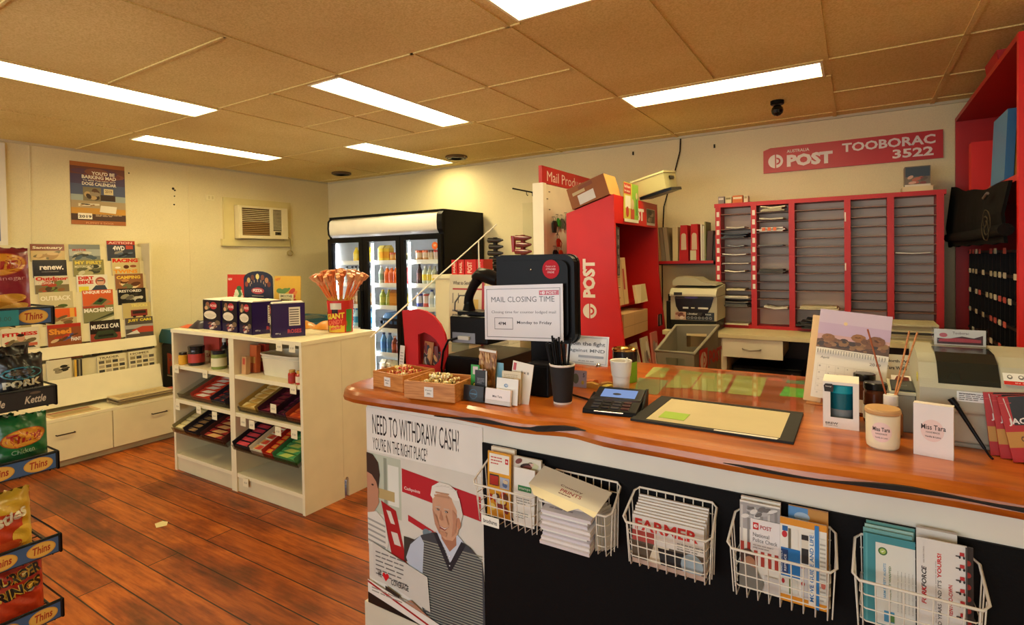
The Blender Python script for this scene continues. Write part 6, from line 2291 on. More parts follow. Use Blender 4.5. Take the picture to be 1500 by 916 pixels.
bag('red and yellow twisted snack bag on the fourth shelf', .585, .53, .165, .205, -2.28, .0, .06, p4, lambda u, v: 'd0a830' if v > .7 or u > .8 else ('c0401c' if v > .2 else 'b88a48'), .042, seed=14)


def p5(f, w, h):
    f.text('BURGER', w * .06, h * .66, w * .9, h * .18, 'd8b040', .09, rot=.14)
    f.text('RINGS', w * .1, h * .43, w * .84, h * .19, 'd8b040', .09, rot=.14)
    f.text('BURGER', w * .06, h * .66, w * .9, h * .18, '1c1410', .035, rot=.14)
    f.text('RINGS', w * .1, h * .43, w * .84, h * .19, '1c1410', .035, rot=.14)


bag('orange-red ring snack bag with big yellow-black lettering on the lowest shelf', .625, .316, .135, .185, -2.28, .0, .05, p5, lambda u, v: '8a1c14' if v > .9 else ('c03c1c' if v < .45 else 'a82818'), .036, seed=16)
bag('orange snack bag at the photo edge on the lowest shelf', .478, .316, .13, .17, -2.27, .0, .05, lambda f, w, h: None, lambda u, v: 'c84820', .036, seed=18)
# ------------------------------------------------------------------ drinks fridge
FX0, FX1, FY0, FY1 = -4.665, -3.14, 3.87, 4.49
t = T('drinks_fridge', 'tall black three-door drinks fridge with a blank white header', 'fridge', (-3.9, 4.2, 0))
BK = '121113'
for nm, q in (('side_panel', (FX0, FX0 + .03, FY0, FY1, .02, 1.9)), ('side_panel', (FX1 - .03, FX1, FY0, FY1, .02, 1.9)), ('top_panel', (FX0, FX1, FY0, FY1, 1.9, 1.915)), ('base', (FX0 + .03, FX1 - .03, FY0 + .01, FY1, .02, .2)), ('back_panel', (FX0 + .03, FX1 - .03, FY1 - .03, FY1, .2, 1.9))):
    MB('plastic', BK).box(*q).part(nm, t)
b = MB('satin', 'e6e8ea')
b.box(FX0 + .03, FX1 - .03, FY1 - .045, FY1 - .03, .2, 1.69)
b.box(FX0 + .03, FX0 + .04, FY0 + .05, FY1 - .045, .2, 1.69)
b.box(FX1 - .04, FX1 - .03, FY0 + .05, FY1 - .045, .2, 1.69)
b.box(FX0 + .04, FX1 - .04, FY0 + .05, FY1 - .045, .2, .21)
b.box(FX0 + .04, FX1 - .04, FY0 + .05, FY1 - .045, 1.675, 1.69)
b.part('liner', t, 'white interior lining')
MB('plastic', BK).box(FX0 + .03, FX1 - .03, FY0 + .01, FY1 - .03, 1.691, 1.9).part('head_box', t)
b = MB('satin', 'e2dcd0')
pr = [(FY0 + .008, 1.70), (FY0 - .018, 1.74), (FY0 - .024, 1.80), (FY0 - .018, 1.86), (FY0 + .008, 1.892)]
b.prism(pr, 'x', FX0 + .02, FX1 - .06, smooth=True)
b.part('header_panel', t, 'blank white header panel')
b = MB('plastic', BK)
pr2 = [(FY0 + .009, 1.69), (FY0 - .024, 1.735), (FY0 - .03, 1.80), (FY0 - .024, 1.87), (FY0 + .009, 1.905)]
b.prism(pr2, 'x', FX0, FX0 + .0195)
b.part('header_cap', t)
MB('plastic', BK).prism(pr2, 'x', FX1 - .0595, FX1).part('header_cap', t)
DOORS = ((-4.655, -4.148, -4.605, -4.2), (-4.14, -3.648, -4.085, -3.70), (-3.64, -3.15, -3.595, -3.188))
for i, (x0, x1, g0, g1) in enumerate(DOORS):
    b = MB('plastic', BK)
    y0, y1 = FY0 - .035, FY0
    for q in ((x0, g0, .16, 1.688), (g1, x1, .16, 1.688), (g0, g1, .16, .24), (g0, g1, 1.645, 1.688)):
        b.box(q[0], q[1], y0, y1, q[2], q[3])
    dr = b.part('door', t)
    MB('glass').box(g0, g1, FY0 - .02, FY0 - .014, .24, 1.645).part('glass_pane', dr)
    hx = g1 + .012 if i != 1 else g0 - .04
    if i < 2:
        hx = -4.165
    b = MB('gloss', '1a1a1c')
    if i == 0:
        b.box(-4.192, -4.152, y0 - .035, y0, .80, 1.16)
        b.part('handle', dr)
    if i == 2:
        b = MB('gloss')
        b.prism(arc(-3.23, 1.585, .035, 0, 2 * PI, 18)[:-1], 'y', FY0 - .0225, FY0 - .0205, 'd8682c')
        f = b.fr((-3.25, FY0 - .0228, 1.57), (1, 0, 0), (0, 0, 1))
        f.text('NO', .006, .008, .028, .02, 'e8d8b0', .04)
        b.part('round_sticker', dr, 'round orange sticker')
    MB('lamp_fridge').box(g0 + .012 - .02, g0 + .03 - .02, FY0 + .03, FY0 + .045, .26, 1.63).part('light_tube', t)
SHZ = (1.45, 1.225, 1.005, .78, .54, .30)
BAYS = ((-4.575, -4.18), (-4.06, -3.675), (-3.565, -3.185))
for x0, x1 in BAYS:
    for z in SHZ:
        b = MB('satin', 'dfe2e2')
        b.box(x0 - .03, x1 + .03, FY0 + .06, FY1 - .05, z - .008, z)
        b.box(x0 - .03, x1 + .03, FY0 + .055, FY0 + .06, z - .03, z + .012)
        b.part('shelf', t)

PROTO = {}


def drink(kind, body, lab, cap, r, h):
    b = MB('gloss')
    if kind == 'bottle':
        b.lathe([(r * .92, 0), (r, .006), (r, h * .22), (r, h * .55), (r * .96, h * .66), (r * .42, h * .86), (r * .40, h * .90)], 0, 0, 0, body, 12, cols=[body, body, lab, body, body, body])
        b.lathe([(r * .46, h * .90), (r * .46, h * .995), (.0001, h)], 0, 0, 0, cap, 10)
    elif kind == 'can':
        b.lathe([(r * .85, 0), (r, .008), (r, h * .3), (r, h * .8), (r, h * .93), (r * .86, h)], 0, 0, 0, body, 12, cols=[body, body, lab, body, cap])
    elif kind == 'tub':
        b.lathe([(r * .88, 0), (r, h * .3), (r * 1.02, h * .78)], 0, 0, 0, lab, 14, cols=[body, lab])
        b.lathe([(r * 1.08, h * .78), (r * 1.08, h * .96), (r, h), (.0001, h)], 0, 0, 0, cap, 14)
    else:
        b.box(-r, r, -r, r, 0, h * .8, body)
        b.box(-r * 1.01, r * 1.01, -r * 1.01, r * 1.01, h * .2, h * .6, lab)
        b.hexa([(-r, -r, h * .8), (r, -r, h * .8), (r, r, h * .8), (-r, r, h * .8), (-r, -.004, h), (r, -.004, h), (r, .004, h), (-r, .004, h)], cap)
    return b


ROWS = [  # bay, shelf, [(kind, name, body, label, cap, r, h, count)], start, step
    (0, 0, [('bottle', 'yellow juice bottle', 'e0c028', 'e8d048', 'e8c020', .034, .15, 4)], .19, .066),
    (0, 1, [('bottle', 'clear water bottle with dark cap', 'c4ccd0', '9aa8b0', '3a3c44', .03, .18, 6)], .04, .064),
    (0, 2, [('bottle', 'iced coffee bottle', 'a87848', 'c8a878', 'b04030', .032, .17, 5)], .06, .07),
    (0, 3, [('bottle', 'blue labelled water bottle', 'a8d0e0', '3c98c8', '2c78b8', .031, .19, 6)], .04, .065),
    (0, 4, [('bottle', 'pale blue water bottle', 'b8d8e4', '58a8d0', '3c88b8', .031, .20, 6)], .04, .065),
    (1, 0, [('carton', 'yellow drink carton with pointed top', 'd8b840', 'd8982c', 'e0c860', .034, .16, 2), ('tub', 'orange lidded dessert tub', 'd89838', 'e0a848', 'd06028', .036, .085, 2), ('tub', 'dark snack tub with pale lid', '4a4a30', '5c5838', 'd8c8a0', .036, .075, 1)], .05, .072),
    (1, 1, [('bottle', 'clear lemonade bottle', 'a8b0a0', '7a9070', 'd8d8d0', .032, .185, 1), ('bottle', 'orange soft drink bottle', 'e06820', 'd05818', 'e8e0d8', .033, .175, 4), ('bottle', 'red soft drink bottle', 'c02820', 'a82018', 'd8d0c8', .032, .18, 1)], .03, .066),
    (1, 2, [('bottle', 'green tea bottle', '8a9440', 'a8a850', 'c8b040', .034, .165, 2), ('carton', 'amber juice carton', 'b87830', 'c88838', '8a5420', .033, .165, 2), ('bottle', 'golden cider bottle', 'b8a040', 'd0b850', 'c8a838', .033, .16, 1)], .04, .074),
    (1, 4, [('bottle', 'blue sports drink bottle', '4878a8', '3868a8', '3a3a5c', .034, .20, 2), ('bottle', 'red brown cola bottle', '7a3828', 'b05030', 'c8a890', .034, .17, 3)], .04, .072),
    (1, 5, [('carton', 'cream milk carton', 'd8ccb0', 'a87858', 'd0c4a8', .033, .17, 5)], .04, .074),
    (2, 0, [('tub', 'orange lidded salad tub', 'c89868', 'd8c0a0', 'd06030', .036, .10, 2), ('tub', 'brown lidded yoghurt tub', 'd8c8a8', 'c8b090', '5a3c2c', .036, .10, 1), ('tub', 'red lidded yoghurt tub', 'e0d0c0', 'd8c0b0', 'b82820', .036, .10, 2)], .038, .0745),
    (2, 1, [('bottle', 'dark cola bottle', '3a2424', '5c3430', '2c2024', .029, .20, 1), ('bottle', 'yellow sports bottle', 'b8c0b0', 'd8c038', 'd0d0c8', .032, .175, 3), ('bottle', 'purple capped berry bottle', '8a6a90', '4c3848', '5a3a90', .031, .185, 2)], .033, .0625),
    (2, 2, [('can', 'blue energy drink can', '3c4ca0', 'c8c8d8', 'c0c0c8', .03, .14, 1), ('can', 'red and silver drink can', 'b84848', 'd8c8c8', 'c0c0c8', .032, .14, 1), ('bottle', 'white milk drink bottle with blue cap', 'd8dce4', 'c0cce0', '3850a8', .034, .17, 3)], .03, .074),
    (2, 3, [('bottle', 'green lime drink bottle', 'a8c050', '8cb038', 'd8e0a0', .034, .17, 5)], .03, .074),
]
SW = ['top', 'second', 'third', 'fourth', 'fifth', 'lowest']
DW = ['left', 'middle', 'right']
for bay, sh, items, st_, step in ROWS:
    k = 0
    for kind, nm, body, lab, cap, r, h, n in items:
        key = (nm,)
        for j in range(n):
            x = BAYS[bay][0] + st_ + step * k
            label = '%s%s, %s shelf, %s fridge door' % ((ORD[j] + ' ' if n > 1 else ''), nm + (' from left' if n > 1 else ''), SW[sh], DW[bay])
            if j == 0:
                o = pr = drink(kind, body, lab, cap, r, h).solo({'carton': 'drink_carton', 'bottle': 'drink_bottle', 'can': 'drink_can', 'tub': 'food_tub'}[kind], label, {'carton': 'carton', 'bottle': 'bottle', 'can': 'can', 'tub': 'tub'}[kind])
            else:
                o = pr.copy()
                C.objects.link(o)
                o['label'] = label
            o['group'] = nm + 's in the fridge'
            o.location = (x, FY0 + .105 + .006 * ((k * 5) % 3), SHZ[sh] + .0005)
            k += 1
# black crate and blue pack on the fourth middle shelf
t = T('bottle_crate', 'black plastic crate on the fourth shelf behind the middle fridge door', 'crate', (-3.87, 4.1, .7805))
b = MB('plastic', '1c1e22')
b.box(-4.05, -3.69, 3.95, 4.25, .7805, .79)
for y in (3.95, 4.243):
    b.box(-4.05, -3.69, y, y + .007, .79, .83)
    b.box(-4.05, -3.69, y, y + .007, .86, .885)
    for k in range(7):
        b.box(-4.05 + k * .058, -4.038 + k * .058, y, y + .007, .83, .86)
b.part('crate', t)
b = MB('plastic', '24262a')
for x in (-4.05, -3.697):
    b.box(x, x + .007, 3.957, 4.243, .79, .885)
b.part('crate_side', t)
b = MB('foil', '3c6ca0')
b.prism([(-4.03, .792), (-3.72, .792), (-3.74, .91), (-3.85, .93), (-3.98, .94), (-4.02, .9)], 'y', 3.97, 4.2)
b.solo('ice_pack', 'blue wrapped pack inside the black fridge crate', 'pack')

# ------------------------------------------------------------------ red post stand
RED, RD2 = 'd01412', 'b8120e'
t = T('post_stand', 'tall red post display stand with white vertical POST lettering', 'display stand', (-1.4, 3.6, 0))
side = [(-1.585, 0), (-1.185, 0), (-1.185, .55), (-1.205, .9), (-1.235, 1.15), (-1.252, 1.33), (-1.262, 1.84), (-1.585, 1.738)]
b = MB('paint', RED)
b.prism(side, 'y', 3.2, 3.222)
f = b.fr((-1.585, 3.1995, 0), (1, 0, 0), (0, 0, 1))
f.text('POST', .195, 1.20, .245, .085, 'ece4d8', .05, rot=PI / 2)
f.postlogo(.155, 1.115, .047, 'ece4d8', RED)
b.part('end_panel', t)
b = MB('paint', RD2)
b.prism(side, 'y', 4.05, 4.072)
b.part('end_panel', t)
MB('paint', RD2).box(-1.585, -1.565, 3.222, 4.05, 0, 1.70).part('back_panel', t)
b = MB('paint', RED)
b.hexa([(-1.585, 3.222, 1.70), (-1.262, 3.222, 1.80), (-1.262, 4.05, 1.80), (-1.585, 4.05, 1.70), (-1.585, 3.222, 1.737), (-1.262, 3.222, 1.839), (-1.262, 4.05, 1.839), (-1.585, 4.05, 1.737)])
b.part('top_board', t)
b = MB('paint', RED)
b.box(-1.282, -1.262, 3.222, 4.05, 1.665, 1.80)
f = b.fr((-1.2615, 3.222, 1.665), (0, 1, 0), (0, 0, 1))
f.text('POST', .24, .035, .3, .085, 'ece4d8', .05)
f.rect(.60, .012, .19, .118, 'c8b8a4')
f.rect(.605, .03, .18, .095, '5a4c40')
f.blobs(.605, .03, .18, .095, 8, ['8a7a64', '3c3430', 'a89880'], 4, .4)
f.rect(.605, .012, .18, .016, 'd8d0c4')
b.part('header', t)
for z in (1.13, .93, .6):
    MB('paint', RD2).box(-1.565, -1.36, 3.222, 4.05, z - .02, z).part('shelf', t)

# stock in the stand
for i in range(5):
    b = MB('satin')
    f = b.fr((-1.285, 3.235, 1.3345 + i * .062), (0, 1, 0), (0, 0, 1))
    f.slab(.12, .0615, .10, ['3c3638', '544a48', '2c2a30', '4a4244', '38343a'][i])
    f.rect(.01, .012, .05, .03, ['6a5c58', '8a7a70', '5c5a64', '7a6c64', '686068'][i])
    f.rect(.085, .01, .02, .036, '8a8078')
    b.solo('stationery_pack', ORD[i].capitalize() + ' dark stationery pack from the bottom of the pile inside the red stand', 'pack', 'stationery packs in the red stand')
for i in range(3):
    b = MB('card')
    f = b.fr((-1.30, 3.24, 1.1305 + i * .068), (0, 1, 0), (0, 0, 1))
    f.slab(.155, .0675, .2, ['c8a878', 'd0b488', 'bf9c6c'][i])
    f.rect(0, .055, .155, .004, '3a2c20')
    b.solo('mailing_box', ORD[i].capitalize() + ' tan mailing carton from the bottom of the narrow pile in the red stand', 'box', 'tan cartons in the red stand')
b = MB('card')
f = b.fr((-1.315, 3.42, 1.135), (0, 1, 0), (-.08, 0, 1))
f.slab(.17, .315, .03, 'cba878')
f.rect(.08, .0, .012, .30, 'a8845c')
f.rect(.10, .10, .03, .14, 'a83028')
b.solo('mailing_box', 'tall tan mailing box with a red slot standing in the red stand', 'box')
b = MB('card')
f = b.fr((-1.255, 3.60, 1.138), (0, 1, 0), (-.15, 0, 1))
f.slab(.21, .125, .02, 'dcc8a0')
f.poly([(.06, 0), (.21, .02), (.21, .125), (.12, .12)], 'cbb484')
b.solo('mailing_box', 'cream folded satchel leaning before the tall tan box', 'satchel')
b = MB('card')
f = b.fr((-1.255, 3.33, .931), (0, 1, 0), (0, 0, 1))
f.slab(.47, .155, .26, 'c09868')
f.rect(.0, .07, .47, .003, '8a6a44')
f.rect(.2, .0, .003, .155, 'a07c54')
b.solo('mailing_box', 'wide brown carton on the middle shelf of the red stand', 'box')
for i, (y, z, w, h, c, l, a) in enumerate(((3.36, .76, .16, .14, 'b04038', 'red and white mail satchel low in the red stand', .3), (3.53, .70, .14, .18, 'd8c8a8', 'crumpled cream satchel low in the red stand', .5), (3.68, .72, .15, .2, 'c8b898', 'beige padded bag low in the red stand', .35), (3.82, .70, .14, .22, 'cf7868', 'pink-red mail bag at the right of the lowest shelf', .2))):
    b = MB('satin')
    f = b.fr((-1.25 + .012 * i, y, .61), (0, 1, .0), (-a * .4, 0, 1))
    f.slab(w * .95, h + .08, .012, c)
    f.blobs(.01, .01, w - .02, h + .05, 6, ['e0d8c8', 'a8988a', 'b85048', '6a5c54'], i + 3, .4)
    b.solo('mail_satchel', l, 'satchel')
b = MB('plastic', '1c1816')
b.tube([(-1.215, 3.93, 1.03), (-1.215, 3.99, 1.03), (-1.215, 4.0, .95), (-1.215, 3.93, .95)], .005, closed=True)
b.box(-1.222, -1.218, 3.93, 4.0, .95, 1.03, 'b8a8a0')
b.solo('label_frame', 'small black framed label hooked at the far side of the red stand', 'frame')
# carton on top of the stand, tilted with the slope
t = T('parcel_carton', 'brown parcel carton with a white label tilted on the red stand', 'carton', (-1.535, 3.19, 1.757), (0, -math.radians(17.5), 0))
M0 = wm(t)
for nm, q, c in (('body', (0, .265, 0, .19, .0035, .14), '8a4e22'), ('end_flap', (.265, .268, 0, .19, .0035, .14), 'c8944c')):
    b = MB('card', c)
    b.M = M0
    b.box(*q)
    b.part(nm, t)
b = MB('paper')
b.M = M0
f = b.fr((.06, -.0005, .012), (1, 0, .05), (0, 0, 1))
f.slab(.115, .062, .001, 'd0ccc8')
f.rect(-.03, .07, .09, .02, 'b8a078')
f.rect(.02, .092, .1, .022, '7a3a1c')
b.part('address_label', t, 'white address label')
b = MB('card', 'a83424')
b.M = M0
b.box(.17, .2648, .0, .19, .1402, .1412)
b.part('tape', t)
# promotional card on the header and beige tub
b = MB('satin')
f = b.fr((-1.255, 3.36, 1.70), (0, 1, 0), (.0, 0, 1))
f.slab(.27, .235, .004, 'cfc04a')
f.rect(.0, .16, .13, .07, 'b82820')
f.text('Real Reason', .01, .2, .11, .018, 'e8d8c8', .02)
f.text('for stamps', .01, .17, .10, .018, 'e8d8c8', .02)
f.rect(.15, .0, .12, .235, '8ab83c')
f.rect(.02, .07, .1, .08, 'e6e0cc')
f.ell(.06, .045, .028, .035, 'b83028')
f.rect(.12, .0, .07, .07, 'b84830')
f.ell(.155, .10, .03, .035, 'd0b088')
f.rect(.215, .03, .04, .12, '5a9a3c')
f.ell(.235, .16, .018, .022, 'e0c8a0')
f.rect(0, -.02, .27, .02, 'e0d8c4')
b.solo('promotion_card', 'green and yellow promotion card with a red box standing on the stand header', 'card')
t = T('letter_tray', 'beige plastic letter tub with a black base perched on the red stand', 'tub', (-1.24, 3.85, 1.84))
M0 = Mx.Translation((-1.18, 3.72, 1.868)) @ Mx.Rotation(math.radians(-14), 4, 'Y') @ Mx.Rotation(.12, 4, 'X')
b = MB('plastic', 'cfc58c')
b.M = M0
b.hexa([(-.10, 0, .02), (.10, 0, .02), (.10, .30, .02), (-.10, .30, .02), (-.115, -.015, .13), (.115, -.015, .13), (.115, .315, .13), (-.115, .315, .13)])
b.part('tub', t, bevel=.004)
b = MB('plastic', 'ded49c')
b.M = M0
b.box(-.12, .12, -.02, .32, .13, .142)
b.box(.115, .12, .10, .22, .085, .105, '3a3420')
b.part('rim', t)
b = MB('plastic', '17171a')
b.M = M0
b.box(-.095, .13, .005, .295, .0, .02)
b.part('base', t, 'black base')

# ------------------------------------------------------------------ white pegboard gondola with header
t = T('pegboard_stand', 'cream pegboard stand with a slanting red header behind the red stand', 'display stand', (-1.8, 3.6, 0))
MB('paint', 'e6dcc0').box(-1.80, -1.765, 3.25, 4.08, .0, 1.95).part('pegboard', t)
MB('paint', 'efe6cc').box(-1.835, -1.755, 3.205, 3.25, 0, 1.955).part('end_post', t)
b = MB('satin', 'b81c1e')
b.box(-1.79, -1.765, 3.21, 4.08, 1.956, 2.07)
f = b.fr((-1.7645, 3.21, 1.956), (0, 1, 0), (0, 0, 1))
f.text('Mail Products', .07, .018, .62, .068, 'e4cfc4', 0)
b.part('header', t)
b = MB('plastic', '181414')
b.tube([(-1.95, 3.14, 1.924), (-1.95, 3.62, 1.922)], .006)
b.tube([(-1.95, 3.45, 1.922), (-1.80, 3.45, 1.922)], .005)
for y in (3.32, 3.40, 3.48):
    b.tube([(-1.95, y, 1.918), (-1.95, y, 1.90), (-1.945, y + .008, 1.892), (-1.95, y + .016, 1.90)], .0025, n=5)
b.part('hook_rail', t)
b = MB('acrylic')
b.box(-1.925, -1.84, 3.22, 3.224, 1.40, 1.83)
b.part('clear_panel', t)
b = MB('paint', '4a3c28')
for y, z in ((3.27, 1.85), (3.3, 1.78), (3.30, 1.9)):
    b.box(-1.7652, -1.763, y, y + .02, z, z + .006)
b.part('peg_hole', t)
KEYS = [('green tagged keyring uppermost on the pegboard', '3c9a3c', 3.40, 1.72), ('grey keyring beside the green tag', '5a5850', 3.46, 1.72), ('dark key bunch at the left of the pegboard', '3a3a34', 3.345, 1.70), ('pale key bunch behind the carton', '8a8878', 3.53, 1.74),
        ('red tagged lanyard mid pegboard', 'c03020', 3.40, 1.58), ('black clip lanyard at the left mid pegboard', '1c1c1c', 3.35, 1.50), ('bright orange tag on a lanyard', 'e05a28', 3.46, 1.44), ('orange-red lanyard strap hanging down', 'd04824', 3.43, 1.50), ('dark lower lanyard clip', '2c2824', 3.40, 1.38), ('orange lanyard end low on the pegboard', 'cc5830', 3.49, 1.34)]
for i, (l, c, y, z) in enumerate(KEYS):
    t = T('keyring', l, 'keyring', (-1.75, y, z - .05))
    b = MB('metal', '9a968c')
    b.tube([(-1.765, y, z + .035), (-1.745, y, z + .035)], .0025, n=5)
    b.tube([(-1.747, y + .014 * math.cos(a), z + .02 + .014 * math.sin(a)) for a in [k * PI / 5 for k in range(10)]], .002, n=5, closed=True)
    b.part('ring', t)
    b = MB('plastic', c)
    w, h = .016 + .006 * (i % 3), .05 + .012 * (i % 4)
    b.prism([(y - w * .6, z + .008), (y + w * .6, z + .008), (y + w, z - .01), (y + w * .8, z - h), (y - w * .8, z - h), (y - w, z - .01)], 'x', -1.752, -1.742)
    b.part('tag', t)
    b = MB('plastic', shade(c, .6))
    b.tube([(-1.745, y + w, z), (-1.735, y + w + .006, z - h * .5), (-1.74, y + w, z - h * 1.15)], .003, n=5)
    b.part('strap', t)

# ---- low display unit with red boxes and hook columns
t = T('display_unit', 'cream low display unit behind the scanner', 'unit', (-2.3, 3.3, 0))
MB('melamine', 'd8cdaa').box(-2.62, -1.90, 3.12, 3.5, 0, 1.32).part('cabinet', t)
MB('melamine', 'e4dab8').box(-2.64, -1.88, 3.11, 3.52, 1.32, 1.345).part('top', t)
for i, (x0, x1) in enumerate(((-2.49, -2.435), (-2.43, -2.375), (-2.37, -2.27), (-2.265, -2.21))):
    b = MB('satin')
    f = b.fr((x0, 3.15, 1.3455), (1, 0, 0), (0, 0, 1))
    f.slab(x1 - x0 - .002, .108, .12, 'b81a1c')
    f.text(['MAIL', 'MAIL', 'POST', 'BOX'][i], (x1 - x0) * .62, .012, .08, (x1 - x0) * .4, 'dcb8a8', .03, rot=PI / 2)
    b.solo('mail_carton', ['first slim red carton with white upright lettering', 'second slim red carton', 'broad red carton with large lettering', 'last red carton beside the black hooks'][i] + ' behind the guide board', 'carton')
for k, (cx, cy_, z0, z1, c, n, l) in enumerate(((-2.285, 3.42, 1.3455, 1.615, '1c1818', 6, 'black column of stub hooks standing beside the fridge'), (-1.985, 3.32, 1.3455, 1.62, '6a1c1c', 4, 'dark red column of stub hooks above the monitor'))):
    t = T('hook_column', l, 'hook column', (cx, cy_, z0))
    MB('plastic', c).tube([(cx, cy_, z0), (cx, cy_, z1)], .018, n=8).part('post', t)
    for i in range(n):
        z = z1 - .02 - i * .048
        b = MB('gloss', c)
        b.tube([(cx - .055 + .01 * (i % 2), cy_ - .01, z), (cx + .03, cy_ - .01, z - .004), (cx + .075, cy_ - .015, z - .002)], [.02, .019, .007], n=8)
        b.part('hook', t)
    if k == 1:
        MB('gloss', '8a2020').tube([(cx - .07, cy_ - .012, z1 - .005), (cx - .072, cy_ - .012, z1 - .12)], [.02, .012], n=8).part('loop', t)

# ------------------------------------------------------------------ sorting desk and pigeonholes
DT = .93
t = T('sorting_desk', 'long cream sorting desk under the red pigeonholes', 'desk', (-.4, 4.2, 0))
MB('melamine', 'd8c898').box(-1.17, .50, 3.86, 4.505, DT - .03, DT).part('top', t, bevel=.002)
MB('melamine', 'e0d6b8').box(-.78, -.745, 3.90, 4.48, 0, DT - .03).part('leg', t)
MB('melamine', 'e0d6b8').box(-1.16, -1.13, 3.90, 4.48, 0, DT - .03).part('leg', t)
MB('melamine', 'c8bc98').box(.46, .49, 3.90, 4.48, 0, DT - .03).part('leg', t)
MB('melamine', '3a2a20').box(-.745, .46, 4.45, 4.48, .3, DT - .03).part('modesty_panel', t)
b = MB('melamine', 'e6ddc4').box(-.765, -.40, 3.87, 3.89, .775, .899)
dr = b.part('drawer', t, bevel=.001)
MB('metal', 'a89c88').tube([(-.64, 3.87, .835), (-.635, 3.852, .833), (-.59, 3.846, .828), (-.535, 3.852, .833), (-.53, 3.87, .835)], .005, n=8).part('handle', dr)
MB('melamine', 'd0c4a4').box(-.745, -.41, 3.89, 4.35, .78, .89).part('drawer_box', dr)
b = MB('plastic', '131315').box(-.73, -.30, 4.0, 4.42, .0, .70)
t = T('computer_tower', 'black computer case standing under the sorting desk', 'computer', (-.5, 4.2, 0))
b.part('case', t, bevel=.006)
MB('gloss', '202024').box(-.72, -.31, 3.992, 4.0, .05, .68).part('front_plate', t)
b = MB('metal', '8a8a8c')
b.M = Mx.Translation((-.36, 3.992, .66)) @ Mx.Rotation(PI / 2, 4, 'X')
b.lathe([(.008, 0), (.006, .004)], 0, 0, 0, n=10)
b.part('power_button', t)

PX = [-.855, -.615, -.375, -.05, .182, .43]
PY0, PZ0, PZ1 = 4.2, DT + .0005, 1.832
t = T('pigeonhole_rack', 'red framed mail pigeonhole rack of five bays of thin slots', 'pigeonhole rack', (-.2, 4.35, PZ0))
b = MB('paint', RD2)
b.box(PX[0] - .025, PX[-1] + .03, PY0, 4.505, 1.80, 1.828)
b.part('top', t)
MB('paint', RD2).box(PX[0] - .02, PX[-1] + .022, PY0, 4.505, PZ0, PZ0 + .022).part('base', t)
MB('paint', 'dcc4aa').box(PX[0], PX[-1], 4.345, 4.36, PZ0 + .022, 1.80).part('back_panel', t)
for i, x in enumerate(PX):
    MB('paint', RD2).box(x - .018, x + .018, PY0, 4.344, PZ0 + .022, 1.80).part('upright', t)
RW = [[1.75, 1.64, 1.575, 1.51, 1.45, 1.39, 1.33, 1.265, 1.20, 1.145, 1.08],
      [1.75, 1.69, 1.61, 1.51, 1.45, 1.32, 1.26, 1.20, 1.14, 1.075],
      [1.75, 1.68, 1.62, 1.56, 1.50, 1.44, 1.38, 1.32, 1.26, 1.20, 1.08],
      [1.75, 1.685, 1.625, 1.56, 1.50, 1.44, 1.38, 1.32, 1.26, 1.20, 1.14, 1.08],
      [1.74, 1.68, 1.62, 1.56, 1.50, 1.44, 1.38, 1.32, 1.255, 1.20, 1.14, 1.075, 1.012]]
for i, rows in enumerate(RW):
    for z in rows:
        MB('melamine', '7a5238').box(PX[i] + .018, PX[i + 1] - .018, PY0 + .012, 4.344, z - .004, z + .001).part('shelf', t)
for i, x in enumerate(PX[:2]):
    for k in range(12 if i == 0 else 9):
        z = 1.75 - k * .065
        MB('paper', 'e4ddd0').box(x - .009, x + .009, PY0 - .0012, PY0, z - .018, z + .018).part('slot_label', t)
MB('paper', 'ddd4c4').box(-.066, -.058, PY0 - .001, PY0, 1.66, 1.72).part('slot_label', t)
MB('paper', 'ddd4c4').box(-.066, -.058, PY0 - .001, PY0, 1.34, 1.39).part('slot_label', t)
# mail in the slots
MAIL = [(0, 1.64, 'c8bfae', .22, .012, 'grey-white wrapped papers, third slot of the first bay'), (0, 1.575, '3c4048', .3, .03, 'dark folded magazine curling from the first bay'), (0, 1.51, '9aa0a4', .26, .008, 'thin grey letter, first bay upper middle'), (0, 1.45, 'ddd8cc', .25, .008, 'white letter, first bay middle'),
        (0, 1.39, 'e0dccf', .24, .006, 'white envelope under the middle letter, first bay'), (0, 1.33, 'd8d2c0', .25, .008, 'cream letter in the first bay below the middle'), (0, 1.20, 'dccfae', .24, .014, 'bundle of cream letters low in the first bay'), (0, 1.145, 'e0d8c8', .26, .016, 'white bundle over a grey bag in the first bay'), (0, 1.08, '6a6660', .2, .04, 'grey satchel in a low slot of the first bay'), (0, .953, 'd8ccb0', .22, .01, 'tan letters on the floor of the first bay'),
        (1, 1.75, 'c8bc9c', .12, .03, 'small beige packet in the top slot of the second bay'), (1, 1.69, 'b8b0a0', .2, .012, 'thin papers in the second slot of the second bay'), (1, 1.61, 'd8d0c8', .26, .03, 'white and orange striped parcel slip in the second bay'), (1, 1.51, '5a5c60', .2, .008, 'dark letter in the middle of the second bay'), (1, 1.32, '46423c', .26, .03, 'dark folded newspaper curling from the second bay'), (1, 1.075, 'e4dfd2', .27, .012, 'wide white envelope low in the second bay'),
        (2, 1.08, 'd0c4a0', .28, .02, 'curled cream papers low in the middle bay'), (2, .953, '3a3634', .26, .05, 'stack of black and white magazines at the foot of the middle bay'), (4, 1.44, 'd8d4c8', .27, .008, 'long pale tube-like letter in the last bay'), (4, .953, 'b0a890', .28, .05, 'thick pile of mixed papers at the foot of the last bay')]
